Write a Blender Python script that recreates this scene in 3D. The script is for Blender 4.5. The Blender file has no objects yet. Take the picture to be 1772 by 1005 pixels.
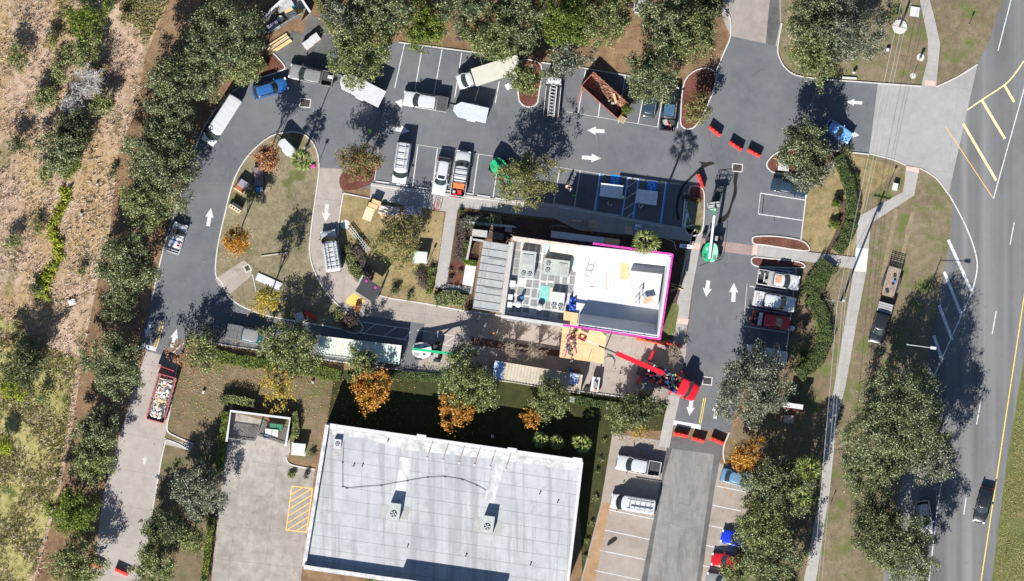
import bpy, math, random
import numpy as np
from mathutils import Vector, Matrix
R = math.radians
PX = 0.0746                                   # metres per map unit (the photograph is a straight-down survey map)
def P(x, y): return ((x - 886) * PX, (502.5 - y) * PX)
scene = bpy.context.scene
C = scene.collection
# ---------------------------------------------------------------- camera
cd = bpy.data.cameras.new('camera'); cam = bpy.data.objects.new('camera', cd); C.objects.link(cam)
cd.type = 'ORTHO'; cd.ortho_scale = 1772 * PX; cam.location = (0, 0, 140); cd.clip_end = 2000
scene.camera = cam
# ---------------------------------------------------------------- sky, sun, exposure
SUN_EL, SUN_AZ = R(38.5), R(201.5)            # elevation, compass bearing from north (+Y) clockwise
w = bpy.data.worlds.new('World'); scene.world = w; w.use_nodes = True
nt = w.node_tree; bg = nt.nodes['Background']
sk = nt.nodes.new('ShaderNodeTexSky'); sk.sky_type = 'NISHITA'; sk.sun_disc = False
sk.sun_elevation = SUN_EL; sk.sun_rotation = SUN_AZ; sk.ozone_density = 4.0; sk.dust_density = 0.4
nt.links.new(sk.outputs[0], bg.inputs[0]); bg.inputs[1].default_value = 0.066
sd = bpy.data.lights.new('sun', 'SUN'); sd.energy = 5.0; sd.angle = R(0.5); sd.color = (1.0, 0.965, 0.905)
so = bpy.data.objects.new('sun', sd); C.objects.link(so)
sv = Vector((math.sin(SUN_AZ) * math.cos(SUN_EL), math.cos(SUN_AZ) * math.cos(SUN_EL), math.sin(SUN_EL)))
so.rotation_euler = sv.to_track_quat('Z', 'Y').to_euler(); so.location = sv * 100
scene.view_settings.view_transform = 'Standard'; scene.view_settings.look = 'None'
scene.view_settings.exposure = 0.95; scene.view_settings.gamma = 1
scene.render.engine = 'CYCLES'
scene.cycles.max_bounces = 5; scene.cycles.diffuse_bounces = 3; scene.cycles.transparent_max_bounces = 8
# ---------------------------------------------------------------- materials
MATS = {}
def _noise(nt, co, scale, detail=4, rough=0.6):
    n = nt.nodes.new('ShaderNodeTexNoise'); n.inputs['Scale'].default_value = scale
    n.inputs['Detail'].default_value = detail; n.inputs['Roughness'].default_value = rough
    nt.links.new(co, n.inputs['Vector']); return n.outputs['Fac']
def _math(nt, op, a, b=None):
    m = nt.nodes.new('ShaderNodeMath'); m.operation = op
    for i, v in enumerate((a, b)):
        if v is None: continue
        if hasattr(v, 'links'): nt.links.new(v, m.inputs[i])
        else: m.inputs[i].default_value = v
    return m.outputs[0]
def _ramp(nt, fac, stops, mode='LINEAR'):
    r = nt.nodes.new('ShaderNodeValToRGB'); r.color_ramp.interpolation = mode
    e = r.color_ramp.elements
    while len(e) < len(stops): e.new(0.5)
    for el, (p, c) in zip(e, stops):
        el.position = p; el.color = (c[0], c[1], c[2], 1)
    nt.links.new(fac, r.inputs[0]); return r.outputs[0]
def _mix(nt, fac, a, b):
    m = nt.nodes.new('ShaderNodeMix'); m.data_type = 'RGBA'
    for s, v in ((0, fac), (6, a), (7, b)):
        if hasattr(v, 'links'): nt.links.new(v, m.inputs[s])
        elif s == 0: m.inputs[0].default_value = v
        else: m.inputs[s].default_value = (v[0], v[1], v[2], 1)
    return m.outputs[2]
def newmat(name):
    m = bpy.data.materials.new(name); m.use_nodes = True
    nt = m.node_tree; b = nt.nodes['Principled BSDF']
    return m, nt, b
def world_co(nt):
    g = nt.nodes.new('ShaderNodeNewGeometry'); return g.outputs['Position']
def obj_co(nt):
    g = nt.nodes.new('ShaderNodeTexCoord'); return g.outputs['Object']
def ground(name, stops, scales=((0.08, .3), (0.7, .35), (6, .35)), bump=0.5, bdist=0.05, rough=0.95, speck=None, extra=None):
    """ground surface: three octaves of noise through a ramp, optional specks (litter), real bump"""
    m, nt, b = newmat(name); co = world_co(nt)
    tot = None
    for s, wt in scales:
        v = _math(nt, 'MULTIPLY', _noise(nt, co, s, 6, .65), wt)
        tot = v if tot is None else _math(nt, 'ADD', tot, v)
    col = _ramp(nt, tot, stops)
    if speck:
        for sc, thr, c, soft in speck:
            f = _noise(nt, co, sc, 3, .7)
            f = _ramp(nt, f, [(thr, (0, 0, 0)), (thr + soft, (1, 1, 1))])
            col = _mix(nt, f, col, c)
    if extra: col = extra(nt, co, col)
    nt.links.new(col, b.inputs['Base Color'])
    b.inputs['Roughness'].default_value = rough; b.inputs['Specular IOR Level'].default_value = 0.15
    if bump:
        bp = nt.nodes.new('ShaderNodeBump'); bp.inputs['Strength'].default_value = bump; bp.inputs['Distance'].default_value = bdist
        nt.links.new(_noise(nt, co, 9, 5, .75), bp.inputs['Height']); nt.links.new(bp.outputs[0], b.inputs['Normal'])
    MATS[name] = m; return m
def mat(name, col, rough=0.6, metal=0.0, vary=0.12, scale=1.5, coat=0.0, bump=0.0, fine=14):
    """object surface: base colour broken up by two noises (dust and wear)"""
    if name in MATS: return MATS[name]
    m, nt, b = newmat(name); co = obj_co(nt)
    f = _math(nt, 'ADD', _math(nt, 'MULTIPLY', _noise(nt, co, scale, 5, .65), .6), _math(nt, 'MULTIPLY', _noise(nt, co, fine, 4, .7), .4))
    lo = [c * (1 - vary * 1.6) for c in col]; hi = [min(1, c * (1 + vary) + .012 * vary * 8) for c in col]
    nt.links.new(_ramp(nt, f, [(.36, lo), (.5, col), (.66, hi)]), b.inputs['Base Color'])
    b.inputs['Roughness'].default_value = rough; b.inputs['Metallic'].default_value = metal
    if coat: b.inputs['Coat Weight'].default_value = coat; b.inputs['Coat Roughness'].default_value = .08
    if bump:
        bp = nt.nodes.new('ShaderNodeBump'); bp.inputs['Strength'].default_value = bump; bp.inputs['Distance'].default_value = .02
        nt.links.new(_noise(nt, co, fine, 4, .7), bp.inputs['Height']); nt.links.new(bp.outputs[0], b.inputs['Normal'])
    MATS[name] = m; return m
def leafmat(name, cols, trans=0.25, rough=0.55, nscale=.45):
    """leaves: colour differs leaf by leaf and twig by twig"""
    if name in MATS: return MATS[name]
    m, nt, b = newmat(name)
    g = nt.nodes.new('ShaderNodeNewGeometry')
    f = _math(nt, 'ADD', _math(nt, 'MULTIPLY', g.outputs['Random Per Island'], .8), _math(nt, 'MULTIPLY', _noise(nt, g.outputs['Position'], nscale * 1.5, 4, .6), .7))
    n = len(cols)
    stops = [(0.3 + .8 * i / (n - 1), c) for i, c in enumerate(cols)]
    col = _ramp(nt, f, stops)
    nt.links.new(col, b.inputs['Base Color']); b.inputs['Roughness'].default_value = rough
    b.inputs['Specular IOR Level'].default_value = .3
    tr = nt.nodes.new('ShaderNodeBsdfTranslucent'); nt.links.new(col, tr.inputs[0])
    mx = nt.nodes.new('ShaderNodeMixShader'); mx.inputs[0].default_value = trans
    nt.links.new(b.outputs[0], mx.inputs[1]); nt.links.new(tr.outputs[0], mx.inputs[2])
    nt.links.new(mx.outputs[0], nt.nodes['Material Output'].inputs[0])
    MATS[name] = m; return m
# ---------------------------------------------------------------- objects
def tag(o, label=None, cat=None, group=None, kind=None):
    if label: o['label'] = label
    if cat: o['category'] = cat
    if group: o['group'] = group
    if kind: o['kind'] = kind
    return o
def thing(name, label, cat, loc=(0, 0, 0), rot=0.0, group=None):
    o = bpy.data.objects.new(name, None); C.objects.link(o); o.empty_display_size = .3
    o.location = loc; o.rotation_euler = (0, 0, rot)
    return tag(o, label, cat, group)
class MB:
    def __init__(s): s.v = []; s.f = []
    def add(s, vs, fs):
        n = len(s.v); s.v += [tuple(v) for v in vs]; s.f += [tuple(i + n for i in f) for f in fs]; return s
    def box(s, cx, cy, z0, lx, ly, lz, rot=0.0, taper=1.0):
        c, q = math.cos(rot), math.sin(rot); vs = []
        for z, k in ((z0, 1), (z0 + lz, taper)):
            for a, b in ((-1, -1), (1, -1), (1, 1), (-1, 1)):
                x, y = a * lx / 2 * k, b * ly / 2 * k
                vs.append((cx + x * c - y * q, cy + x * q + y * c, z))
        return s.add(vs, [(3, 2, 1, 0), (4, 5, 6, 7), (0, 1, 5, 4), (1, 2, 6, 5), (2, 3, 7, 6), (3, 0, 4, 7)])
    def beam(s, a, b, w, h=None):
        h = h or w; a = Vector(a); b = Vector(b); d = b - a
        if d.length < 1e-6: return s
        d.normalize(); up = Vector((0, 0, 1)) if abs(d.z) < .99 else Vector((0, 1, 0))
        sd = d.cross(up).normalized(); up = sd.cross(d)
        vs = []
        for p in (a, b):
            for i, j in ((-1, -1), (1, -1), (1, 1), (-1, 1)): vs.append(p + sd * (i * w / 2) + up * (j * h / 2))
        return s.add(vs, [(0, 1, 2, 3), (7, 6, 5, 4), (4, 5, 1, 0), (5, 6, 2, 1), (6, 7, 3, 2), (7, 4, 0, 3)])
    def prism(s, poly, z0, z1, bottom=False):
        a = sum(poly[i - 1][0] * p[1] - p[0] * poly[i - 1][1] for i, p in enumerate(poly))
        if a < 0: poly = poly[::-1]
        n = len(poly)
        vs = [(x, y, z0) for x, y in poly] + [(x, y, z1) for x, y in poly]
        fs = [tuple(range(n, 2 * n))] + [(i, (i + 1) % n, n + (i + 1) % n, n + i) for i in range(n)]
        if bottom: fs.append(tuple(reversed(range(n))))
        return s.add(vs, fs)
    def sheet(s, poly, z):
        a = sum(poly[i - 1][0] * p[1] - p[0] * poly[i - 1][1] for i, p in enumerate(poly))
        if a < 0: poly = poly[::-1]
        return s.add([(x, y, z) for x, y in poly], [tuple(range(len(poly)))])
    def tube(s, a, b, r0, r1=None, n=8, cap=True):
        r1 = r0 if r1 is None else r1
        a = Vector(a); b = Vector(b); d = (b - a).normalized()
        up = Vector((0, 0, 1)) if abs(d.z) < .95 else Vector((1, 0, 0))
        u = d.cross(up).normalized(); q = d.cross(u)
        vs = []
        for p, r in ((a, r0), (b, r1)):
            for i in range(n):
                t = 2 * math.pi * i / n; vs.append(p + u * (r * math.cos(t)) + q * (r * math.sin(t)))
        fs = [(i, n + i, n + (i + 1) % n, (i + 1) % n) for i in range(n)]
        if cap: fs += [tuple(range(n)), tuple(reversed(range(n, 2 * n)))]
        return s.add(vs, fs)
    def path(s, pts, r, n=6):
        for a, b in zip(pts, pts[1:]): s.tube(a, b, r, r, n)
        return s
    def loft(s, secs, cap=True, closed=True):
        k = len(secs[0]); vs = [p for q in secs for p in q]; fs = []
        for i in range(len(secs) - 1):
            for j in range(k if closed else k - 1):
                a, b = i * k + j, i * k + (j + 1) % k
                fs.append((a, b, b + k, a + k))
        if cap: fs += [tuple(reversed(range(k))), tuple(range(len(vs) - k, len(vs)))]
        return s.add(vs, fs)
    def ball(s, c, rx, ry=None, rz=None, n=10, m=6):
        ry = ry or rx; rz = rz or rx; vs = [(c[0], c[1], c[2] - rz)]
        for j in range(1, m):
            t = -math.pi / 2 + math.pi * j / m
            for i in range(n):
                a = 2 * math.pi * i / n
                vs.append((c[0] + rx * math.cos(t) * math.cos(a), c[1] + ry * math.cos(t) * math.sin(a), c[2] + rz * math.sin(t)))
        vs.append((c[0], c[1], c[2] + rz)); fs = []
        for i in range(n): fs.append((0, 1 + (i + 1) % n, 1 + i))
        for j in range(m - 2):
            for i in range(n):
                a = 1 + j * n + i; b = 1 + j * n + (i + 1) % n; fs.append((a, b, b + n, a + n))
        L = len(vs) - 1
        for i in range(n): fs.append((L, L - n + i, L - n + (i + 1) % n))
        return s.add(vs, fs)
    def build(s, name, m, parent=None, smooth=False, loc=None, rot=0.0):
        me = bpy.data.meshes.new(name); me.from_pydata(s.v, [], s.f)
        if smooth: me.polygons.foreach_set('use_smooth', [True] * len(me.polygons))
        me.update(); o = bpy.data.objects.new(name, me); C.objects.link(o)
        if m: me.materials.append(m)
        if parent: o.parent = parent
        if loc is not None: o.location = loc
        if rot: o.rotation_euler = (0, 0, rot)
        return o
def np_mesh(name, V, F, m, parent=None):
    """quads from numpy arrays as one mesh object"""
    me = bpy.data.meshes.new(name); n = len(F); k = F.shape[1]
    me.vertices.add(len(V)); me.vertices.foreach_set('co', V.astype(np.float32).ravel())
    me.loops.add(n * k); me.loops.foreach_set('vertex_index', F.astype(np.int32).ravel())
    me.polygons.add(n); me.polygons.foreach_set('loop_start', np.arange(0, n * k, k, dtype=np.int32))
    me.polygons.foreach_set('loop_total', np.full(n, k, dtype=np.int32))
    me.update(calc_edges=True); me.validate()
    o = bpy.data.objects.new(name, me); C.objects.link(o)
    if m: me.materials.append(m)
    if parent: o.parent = parent
    return o
def PP(poly): return [P(*p) for p in poly]
def rel(t, pts):
    """map points -> a thing's own coordinates"""
    c, q = math.cos(-t.rotation_euler[2]), math.sin(-t.rotation_euler[2]); out = []
    for p in pts:
        x, y = P(*p); x -= t.location[0]; y -= t.location[1]; out.append((x * c - y * q, x * q + y * c))
    return out
def smooth_poly(pts, n=4, closed=True):
    out = []; N = len(pts)
    for i in range(N if closed else N - 1):
        p0, p1, p2, p3 = (pts[(i - 1) % N] if closed or i else pts[0]), pts[i], pts[(i + 1) % N], (pts[(i + 2) % N] if closed or i + 2 < N else pts[-1])
        for k in range(n):
            t = k / n
            out.append(tuple(.5 * (2 * p1[a] + (p2[a] - p0[a]) * t + (2 * p0[a] - 5 * p1[a] + 4 * p2[a] - p3[a]) * t * t + (3 * p1[a] - p0[a] - 3 * p2[a] + p3[a]) * t ** 3) for a in (0, 1)))
    if not closed: out.append(pts[-1])
    return out
def struct(name, mb, m): return tag(mb.build(name, m), kind='structure')
def sheet(name, poly, z, m): return struct(name, MB().sheet(PP(poly), z), m)
def raised(name, poly, z, m): return struct(name, MB().prism(PP(poly), -.05, z), m)
def strip_mb(mb, pts, w, z0, z1, closed=False):
    """a band of width w (m) along points in metres, from z0 up to z1 (flat sheet if z0 is None)"""
    n = len(pts); L = []; Rr = []
    for i in range(n):
        a = Vector(pts[(i - 1) % n] if closed or i else pts[i]); b = Vector(pts[(i + 1) % n] if closed or i < n - 1 else pts[i])
        d = (b - a); d = d.normalized() if d.length > 1e-9 else Vector((1, 0)); nn = Vector((-d.y, d.x)) * (w / 2); p = Vector(pts[i])
        L.append(p + nn); Rr.append(p - nn)
    for i in range(n if closed else n - 1):
        j = (i + 1) % n; q = [(Rr[i].x, Rr[i].y), (Rr[j].x, Rr[j].y), (L[j].x, L[j].y), (L[i].x, L[i].y)]
        if z0 is None: mb.sheet(q, z1)
        else:
            vs = [(x, y, z0) for x, y in q] + [(x, y, z1) for x, y in q]
            mb.add(vs, [(4, 5, 6, 7), (0, 1, 5, 4), (2, 3, 7, 6)])
    if z0 is not None and not closed:
        for i, fl in ((0, 0), (n - 1, 1)):
            a, b = L[i], Rr[i]; mb.add([(a.x, a.y, z0), (b.x, b.y, z0), (b.x, b.y, z1), (a.x, a.y, z1)], [(3, 2, 1, 0) if fl else (0, 1, 2, 3)])
    return mb
def kerb(pts, closed=False, w=.16, h=.13, m='kerb', sm=4, name='kerb'):
    pts = smooth_poly(pts, sm, closed) if sm else pts
    return struct(name, strip_mb(MB(), PP(pts), w, -.03, h, closed), MATS[m])
def line(mb, a, b, w=.1, z=.016):
    return strip_mb(mb, PP([a, b]), w, None, z)
random.seed(11); RNG = np.random.default_rng(11)
# ================================================================ ground materials
def asphalt_extra(cr=1.0):
    def f(nt, co, col):
        # fine aggregate, worn wheel paths and a few hairline cracks
        v = nt.nodes.new('ShaderNodeTexVoronoi'); v.feature = 'DISTANCE_TO_EDGE'; v.inputs['Scale'].default_value = .11
        n = nt.nodes.new('ShaderNodeTexNoise'); n.inputs['Scale'].default_value = .5; n.inputs['Detail'].default_value = 6
        nt.links.new(co, n.inputs['Vector'])
        ad = nt.nodes.new('ShaderNodeVectorMath'); ad.operation = 'MULTIPLY_ADD'; ad.inputs[1].default_value = (2.5, 2.5, 0)
        nt.links.new(n.outputs['Color'], ad.inputs[0]); nt.links.new(co, ad.inputs[2]); nt.links.new(ad.outputs[0], v.inputs['Vector'])
        k = _ramp(nt, v.outputs['Distance'], [(0, (1, 1, 1)), (.0045, (0, 0, 0))])
        k = _math(nt, 'MULTIPLY', _math(nt, 'MULTIPLY', k, _ramp(nt, _noise(nt, co, .09, 2), [(.5, (0, 0, 0)), (.58, (1, 1, 1))])), .45 * cr)
        col = _mix(nt, k, col, (.02, .02, .02))
        s = _ramp(nt, _noise(nt, co, 22, 2, .8), [(.66, (0, 0, 0)), (.74, (1, 1, 1))])
        col = _mix(nt, _math(nt, 'MULTIPLY', s, .35), col, (.24, .24, .23))
        # oil drips, faded and sealed patches, faint tyre sweeps
        s = _ramp(nt, _noise(nt, co, 1.1, 3, .55), [(.64, (0, 0, 0)), (.72, (1, 1, 1))])
        col = _mix(nt, _math(nt, 'MULTIPLY', s, .4 * cr), col, (.055, .056, .06))
        s = _ramp(nt, _noise(nt, co, .14, 5, .6), [(.42, (0, 0, 0)), (.62, (1, 1, 1))])
        col = _mix(nt, _math(nt, 'MULTIPLY', s, .38), col, (.165, .165, .165))
        for rot, sc in ((.3, 3.1), (1.25, 2.3), (2.2, 2.7)):
            mp = nt.nodes.new('ShaderNodeMapping'); mp.inputs['Rotation'].default_value = (0, 0, rot); mp.inputs['Scale'].default_value = (1, .06, 1); nt.links.new(co, mp.inputs[0])
            k = _math(nt, 'MULTIPLY', _ramp(nt, _noise(nt, mp.outputs[0], sc * 2, 2, .6), [(.66, (0, 0, 0)), (.72, (1, 1, 1))]), _ramp(nt, _noise(nt, co, .16, 3, .6), [(.5, (0, 0, 0)), (.62, (1, 1, 1))]))
            col = _mix(nt, _math(nt, 'MULTIPLY', k, .4 * cr), col, (.26, .26, .255) if rot < 2 else (.06, .06, .064))
        return col
    return f
def slab_extra(cell, ang, dark=(.12, .11, .1), wdt=.02, amt=.6):
    """saw-cut joints on a slab grid"""
    def f(nt, co, col):
        mp = nt.nodes.new('ShaderNodeMapping'); mp.inputs['Rotation'].default_value = (0, 0, -ang)
        nt.links.new(co, mp.inputs[0]); sx = nt.nodes.new('ShaderNodeSeparateXYZ'); nt.links.new(mp.outputs[0], sx.inputs[0])
        t = None
        for i, c in enumerate(cell):
            if not c: continue
            d = _math(nt, 'PINGPONG', sx.outputs[i], c / 2)
            l = _math(nt, 'LESS_THAN', d, wdt); t = l if t is None else _math(nt, 'MAXIMUM', t, l)
        return _mix(nt, _math(nt, 'MULTIPLY', t, amt), col, dark)
    return f
SITE = R(-6.9)
litter = [(20, .64, (.2, .085, .03), .05), (13, .67, (.05, .035, .02), .06)]
ground('wood_floor', [(.36, (.05, .034, .02)), (.48, (.16, .1, .058)), (.56, (.24, .155, .09)), (.68, (.33, .24, .15))], scales=((.1, .22), (.9, .3), (5, .28), (19, .2)), speck=[(14, .6, (.07, .045, .025), .08)], bump=.8, bdist=.1)
ground('dry_grass', [(.38, (0.111, 0.084, 0.037)), (.47, (0.195, 0.150, 0.075)), (.55, (0.273, 0.211, 0.106)), (.66, (0.351, 0.286, 0.150))], scales=((.1, .22), (.9, .3), (5, .28), (19, .2)), speck=[(.55, .55, (.1, .105, .035), .12), (17, .63, (.07, .06, .03), .06)], bump=.7)
ground('verge_grass', [(.38, (.085, .065, .045)), (.47, (.14, .108, .07)), (.55, (.195, .158, .102)), (.66, (.26, .215, .145))], scales=((.1, .22), (.9, .3), (5, .28), (19, .2)), speck=[(.35, .5, (.1, .118, .036), .14), (2.2, .6, (.085, .1, .03), .1), (15, .62, (.06, .055, .03), .06)], bump=.7)
ground('green_grass', [(.38, (.055, .062, .022)), (.48, (.1, .11, .036)), (.57, (.15, .15, .055)), (.68, (.22, .195, .095))], scales=((.1, .22), (.9, .3), (5, .28), (19, .2)), speck=[(.4, .6, (.17, .13, .06), .08), (14, .62, (.04, .045, .012), .06)], bump=.7)
ground('island_turf', [(.38, (.085, .073, .045)), (.47, (.15, .128, .08)), (.54, (.215, .182, .115)), (.66, (.31, .265, .19))], scales=((.1, .22), (.9, .3), (5, .28), (19, .2)), speck=[(.3, .56, (.1, .105, .038), .1), (18, .6, (.065, .055, .025), .06)], bump=.7)
ground('litter_ground', [(.38, (.07, .052, .03)), (.47, (.125, .098, .058)), (.55, (.175, .132, .084)), (.66, (.25, .19, .13))], scales=((.1, .22), (.9, .3), (5, .28), (19, .2)), speck=[(.3, .5, (.1, .108, .042), .14), (1.4, .6, (.17, .1, .07), .1)] + litter, bump=.7)
ground('shade_painted_turf', [(.38, (.018, .02, .008)), (.5, (.036, .04, .014)), (.64, (.075, .065, .03))], scales=((.1, .22), (.9, .3), (5, .28), (19, .2)), speck=litter, bump=.7)  # dark green turf, darkened further to put the building shade in its colour
ground('mulch', [(.38, (.05, .02, .014)), (.5, (.12, .048, .034)), (.64, (.2, .095, .07))], scales=((.5, .3), (5, .4), (22, .3)), bump=1, bdist=.06)
ground('brown_mulch', [(.38, (.04, .024, .018)), (.5, (.085, .052, .04)), (.64, (.15, .1, .08))], scales=((.5, .3), (5, .4), (22, .3)), bump=1, bdist=.06)
def field_belts(nt, co, col):
    # pale pinkish thatch belt, golden grass belt and dark rank growth, in long streaks parallel to the road
    mp = nt.nodes.new('ShaderNodeMapping'); mp.inputs['Rotation'].default_value = (0, 0, R(12)); mp.inputs['Scale'].default_value = (1, .3, 1); nt.links.new(co, mp.inputs[0])
    a = _noise(nt, mp.outputs[0], .16, 4, .6); b = _noise(nt, mp.outputs[0], .42, 5, .65); c = _noise(nt, co, 2.2, 4, .7)
    col = _mix(nt, _math(nt, 'MULTIPLY', _ramp(nt, a, [(.48, (0, 0, 0)), (.58, (1, 1, 1))]), .55), col, _ramp(nt, c, [(.36, (.12, .075, .03)), (.5, (.34, .23, .085)), (.64, (.48, .35, .16))]))
    col = _mix(nt, _math(nt, 'MULTIPLY', _ramp(nt, b, [(.54, (0, 0, 0)), (.64, (1, 1, 1))]), .6), col, _ramp(nt, c, [(.36, (.03, .03, .012)), (.5, (.12, .115, .035)), (.64, (.24, .22, .08))]))
    return _mix(nt, _ramp(nt, c, [(.6, (0, 0, 0)), (.72, (.7, .7, .7))]), col, (.08, .05, .035))
ground('field', [(.34, (.1, .066, .04)), (.43, (.23, .155, .095)), (.5, (.4, .285, .2)), (.57, (.51, .385, .3)), (.68, (.58, .475, .4))], scales=((.12, .25), (1.1, .4), (7, .35)), speck=[(9, .62, (.06, .04, .02), .06)], bump=1, bdist=.15, extra=lambda nt, co, col: field_belts(nt, co, col))
ground('field_green', [(.36, (.13, .115, .035)), (.46, (.26, .235, .085)), (.54, (.38, .33, .14)), (.66, (.48, .4, .22))], scales=((.12, .25), (1.1, .4), (7, .35)), speck=[(.3, .55, (.1, .12, .03), .12)], bump=1, bdist=.15)
ground('asphalt', [(.36, (.085, .089, .098)), (.5, (.105, .11, .12)), (.64, (.13, .135, .146))], scales=((.1, .45), (.8, .25), (14, .3)), rough=.88, bump=.25, bdist=.01, extra=asphalt_extra())
ground('asphalt_patch', [(.36, (.05, .05, .052)), (.5, (.088, .088, .088)), (.64, (.125, .122, .118))], scales=((.2, .45), (.8, .25), (14, .3)), rough=.9, bump=.25, bdist=.01, extra=asphalt_extra(.6))
ground('north_drive', [(.36, (.2, .175, .155)), (.5, (.26, .23, .205)), (.64, (.32, .29, .262))], scales=((.2, .45), (.8, .25), (14, .3)), rough=.9, bump=.25, bdist=.01, extra=asphalt_extra(.3))
def road_streak(nt, co, col):
    mp = nt.nodes.new('ShaderNodeMapping'); mp.inputs['Rotation'].default_value = (0, 0, R(11)); mp.inputs['Scale'].default_value = (1.0, .015, 1)
    nt.links.new(co, mp.inputs[0]); f = _noise(nt, mp.outputs[0], .5, 3, .5)
    col = _mix(nt, _ramp(nt, f, [(.4, (0, 0, 0)), (.6, (.9, .9, .9))]), col, (.205, .203, .2))
    f = _noise(nt, mp.outputs[0], .33, 2, .5)
    return asphalt_extra(.5)(nt, co, _mix(nt, _ramp(nt, f, [(.48, (0, 0, 0)), (.62, (.8, .8, .8))]), col, (.09, .09, .09)))
def lane_wear(nt, co, col):
    mp = nt.nodes.new('ShaderNodeMapping'); mp.inputs['Rotation'].default_value = (0, 0, R(10)); mp.inputs['Scale'].default_value = (1, .22, 1); nt.links.new(co, mp.inputs[0])
    f = _noise(nt, mp.outputs[0], .7, 6, .65); col = _mix(nt, _math(nt, 'MULTIPLY', _ramp(nt, f, [(.5, (0, 0, 0)), (.62, (1, 1, 1))]), .6), col, (.105, .103, .1))
    f = _noise(nt, mp.outputs[0], 2.2, 5, .7); col = _mix(nt, _math(nt, 'MULTIPLY', _ramp(nt, f, [(.54, (0, 0, 0)), (.64, (1, 1, 1))]), .6), col, (.26, .25, .235))
    return asphalt_extra(.8)(nt, co, col)
ground('driveway_old', [(.36, (.15, .143, .135)), (.5, (.2, .192, .182)), (.64, (.255, .245, .23))], scales=((.2, .45), (.8, .25), (14, .3)), rough=.9, bump=.25, bdist=.01, extra=lane_wear)
ground('road_asphalt', [(.36, (.108, .108, .109)), (.5, (.137, .137, .139)), (.64, (.167, .167, .169))], scales=((.06, .4), (.6, .25), (14, .35)), rough=.9, bump=.25, bdist=.01, extra=road_streak)
stain = [(.6, .6, (.2, .17, .15), .14), (2.3, .66, (.16, .135, .115), .1)]
ground('concrete', [(.36, (0.226, 0.193, 0.171)), (.5, (0.288, 0.249, 0.220)), (.64, (0.351, 0.308, 0.277))], scales=((.12, .4), (.9, .35), (12, .25)), speck=stain + [(.28, .58, (.2, .175, .155), .2)], rough=.9, bump=.15, bdist=.01, extra=slab_extra((5.4, 4.4), R(-6.9)))
ground('apron_concrete', [(.36, (0.222, 0.215, 0.207)), (.5, (0.274, 0.266, 0.259)), (.64, (0.318, 0.311, 0.303))], scales=((.12, .4), (.9, .35), (12, .25)), speck=[(.35, .6, (.27, .25, .23), .16)], rough=.9, bump=.15, bdist=.01, extra=slab_extra((9, 11), R(-7), amt=.35))
ground('west_concrete', [(.36, (0.240, 0.212, 0.192)), (.5, (0.300, 0.272, 0.248)), (.64, (0.352, 0.324, 0.300))], scales=((.12, .4), (.9, .35), (12, .25)), speck=[(.5, .62, (.25, .21, .185), .14)], rough=.9, bump=.15, bdist=.01, extra=slab_extra((0, 4.6), R(-11), amt=.5))
ground('yard_concrete', [(.36, (.17, .15, .13)), (.5, (.275, .252, .225)), (.64, (.4, .37, .34))], scales=((.12, .4), (.9, .35), (12, .25)), speck=[(.5, .58, (.19, .165, .14), .18), (1.6, .64, (.15, .13, .11), .1)], rough=.9, bump=.15, bdist=.01, extra=slab_extra((4.6, 4.3), R(-6.5), amt=.6))
ground('stall_concrete', [(.36, (0.209, 0.173, 0.144)), (.5, (0.274, 0.234, 0.202)), (.64, (0.331, 0.288, 0.256))], scales=((.15, .4), (.9, .35), (12, .25)), speck=[(.45, .62, (.3, .17, .075), .1), (1.2, .66, (.13, .09, .07), .09)], rough=.9, bump=.15, bdist=.01)
ground('walk_concrete', [(.36, (0.246, 0.234, 0.217)), (.5, (0.307, 0.291, 0.275)), (.64, (0.361, 0.344, 0.328))], scales=((.2, .4), (1.2, .35), (12, .25)), speck=[(.8, .64, (.24, .21, .19), .12)], rough=.9, bump=.15, bdist=.01, extra=slab_extra((1.75, 1.75), R(-8), amt=.4))
ground('kerb', [(.36, (.36, .34, .31)), (.5, (.47, .445, .42)), (.64, (.55, .53, .5))], scales=((.3, .3), (2, .4), (12, .3)), speck=[(3, .64, (.2, .17, .14), .1)], rough=.9, bump=.2, bdist=.01)
ground('paint_white', [(.36, (.44, .44, .44)), (.5, (.55, .55, .55)), (.64, (.62, .62, .62))], scales=((.5, .3), (3, .4), (16, .3)), speck=[(9, .55, (.2, .2, .205), .1), (1.2, .58, (.33, .33, .33), .14), (3.5, .62, (.16, .16, .165), .06)], rough=.7, bump=0)
ground('paint_worn', [(.36, (.38, .36, .34)), (.5, (.48, .46, .44)), (.64, (.6, .58, .56))], scales=((.5, .3), (3, .4), (16, .3)), speck=[(5, .56, (.33, .305, .285), .08)], rough=.8, bump=0)
ground('paint_yellow', [(.36, (.58, .4, .05)), (.5, (.7, .52, .09)), (.64, (.76, .6, .18))], scales=((.5, .3), (3, .4), (16, .3)), speck=[(9, .56, (.25, .2, .1), .1), (1.2, .6, (.35, .27, .1), .14), (3.5, .62, (.15, .14, .1), .06)], rough=.7, bump=0)
ground('paint_pale_yellow', [(.36, (.62, .52, .2)), (.5, (.74, .64, .3)), (.64, (.8, .72, .4))], scales=((.5, .3), (3, .4), (16, .3)), rough=.7, bump=0)
ground('paint_orange', [(.36, (.6, .3, .06)), (.5, (.72, .4, .1)), (.64, (.78, .5, .2))], scales=((.5, .3), (3, .4), (16, .3)), rough=.7, bump=0)
ground('paint_blue', [(.36, (.012, .17, .6)), (.5, (.02, .24, .78)), (.64, (.05, .32, .85))], scales=((.5, .3), (3, .4), (16, .3)), rough=.7, bump=0)
ground('paint_pink', [(.36, (.5, .28, .24)), (.5, (.62, .36, .31)), (.64, (.7, .44, .39))], scales=((.5, .3), (3, .4), (16, .3)), rough=.8, bump=0)
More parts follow.
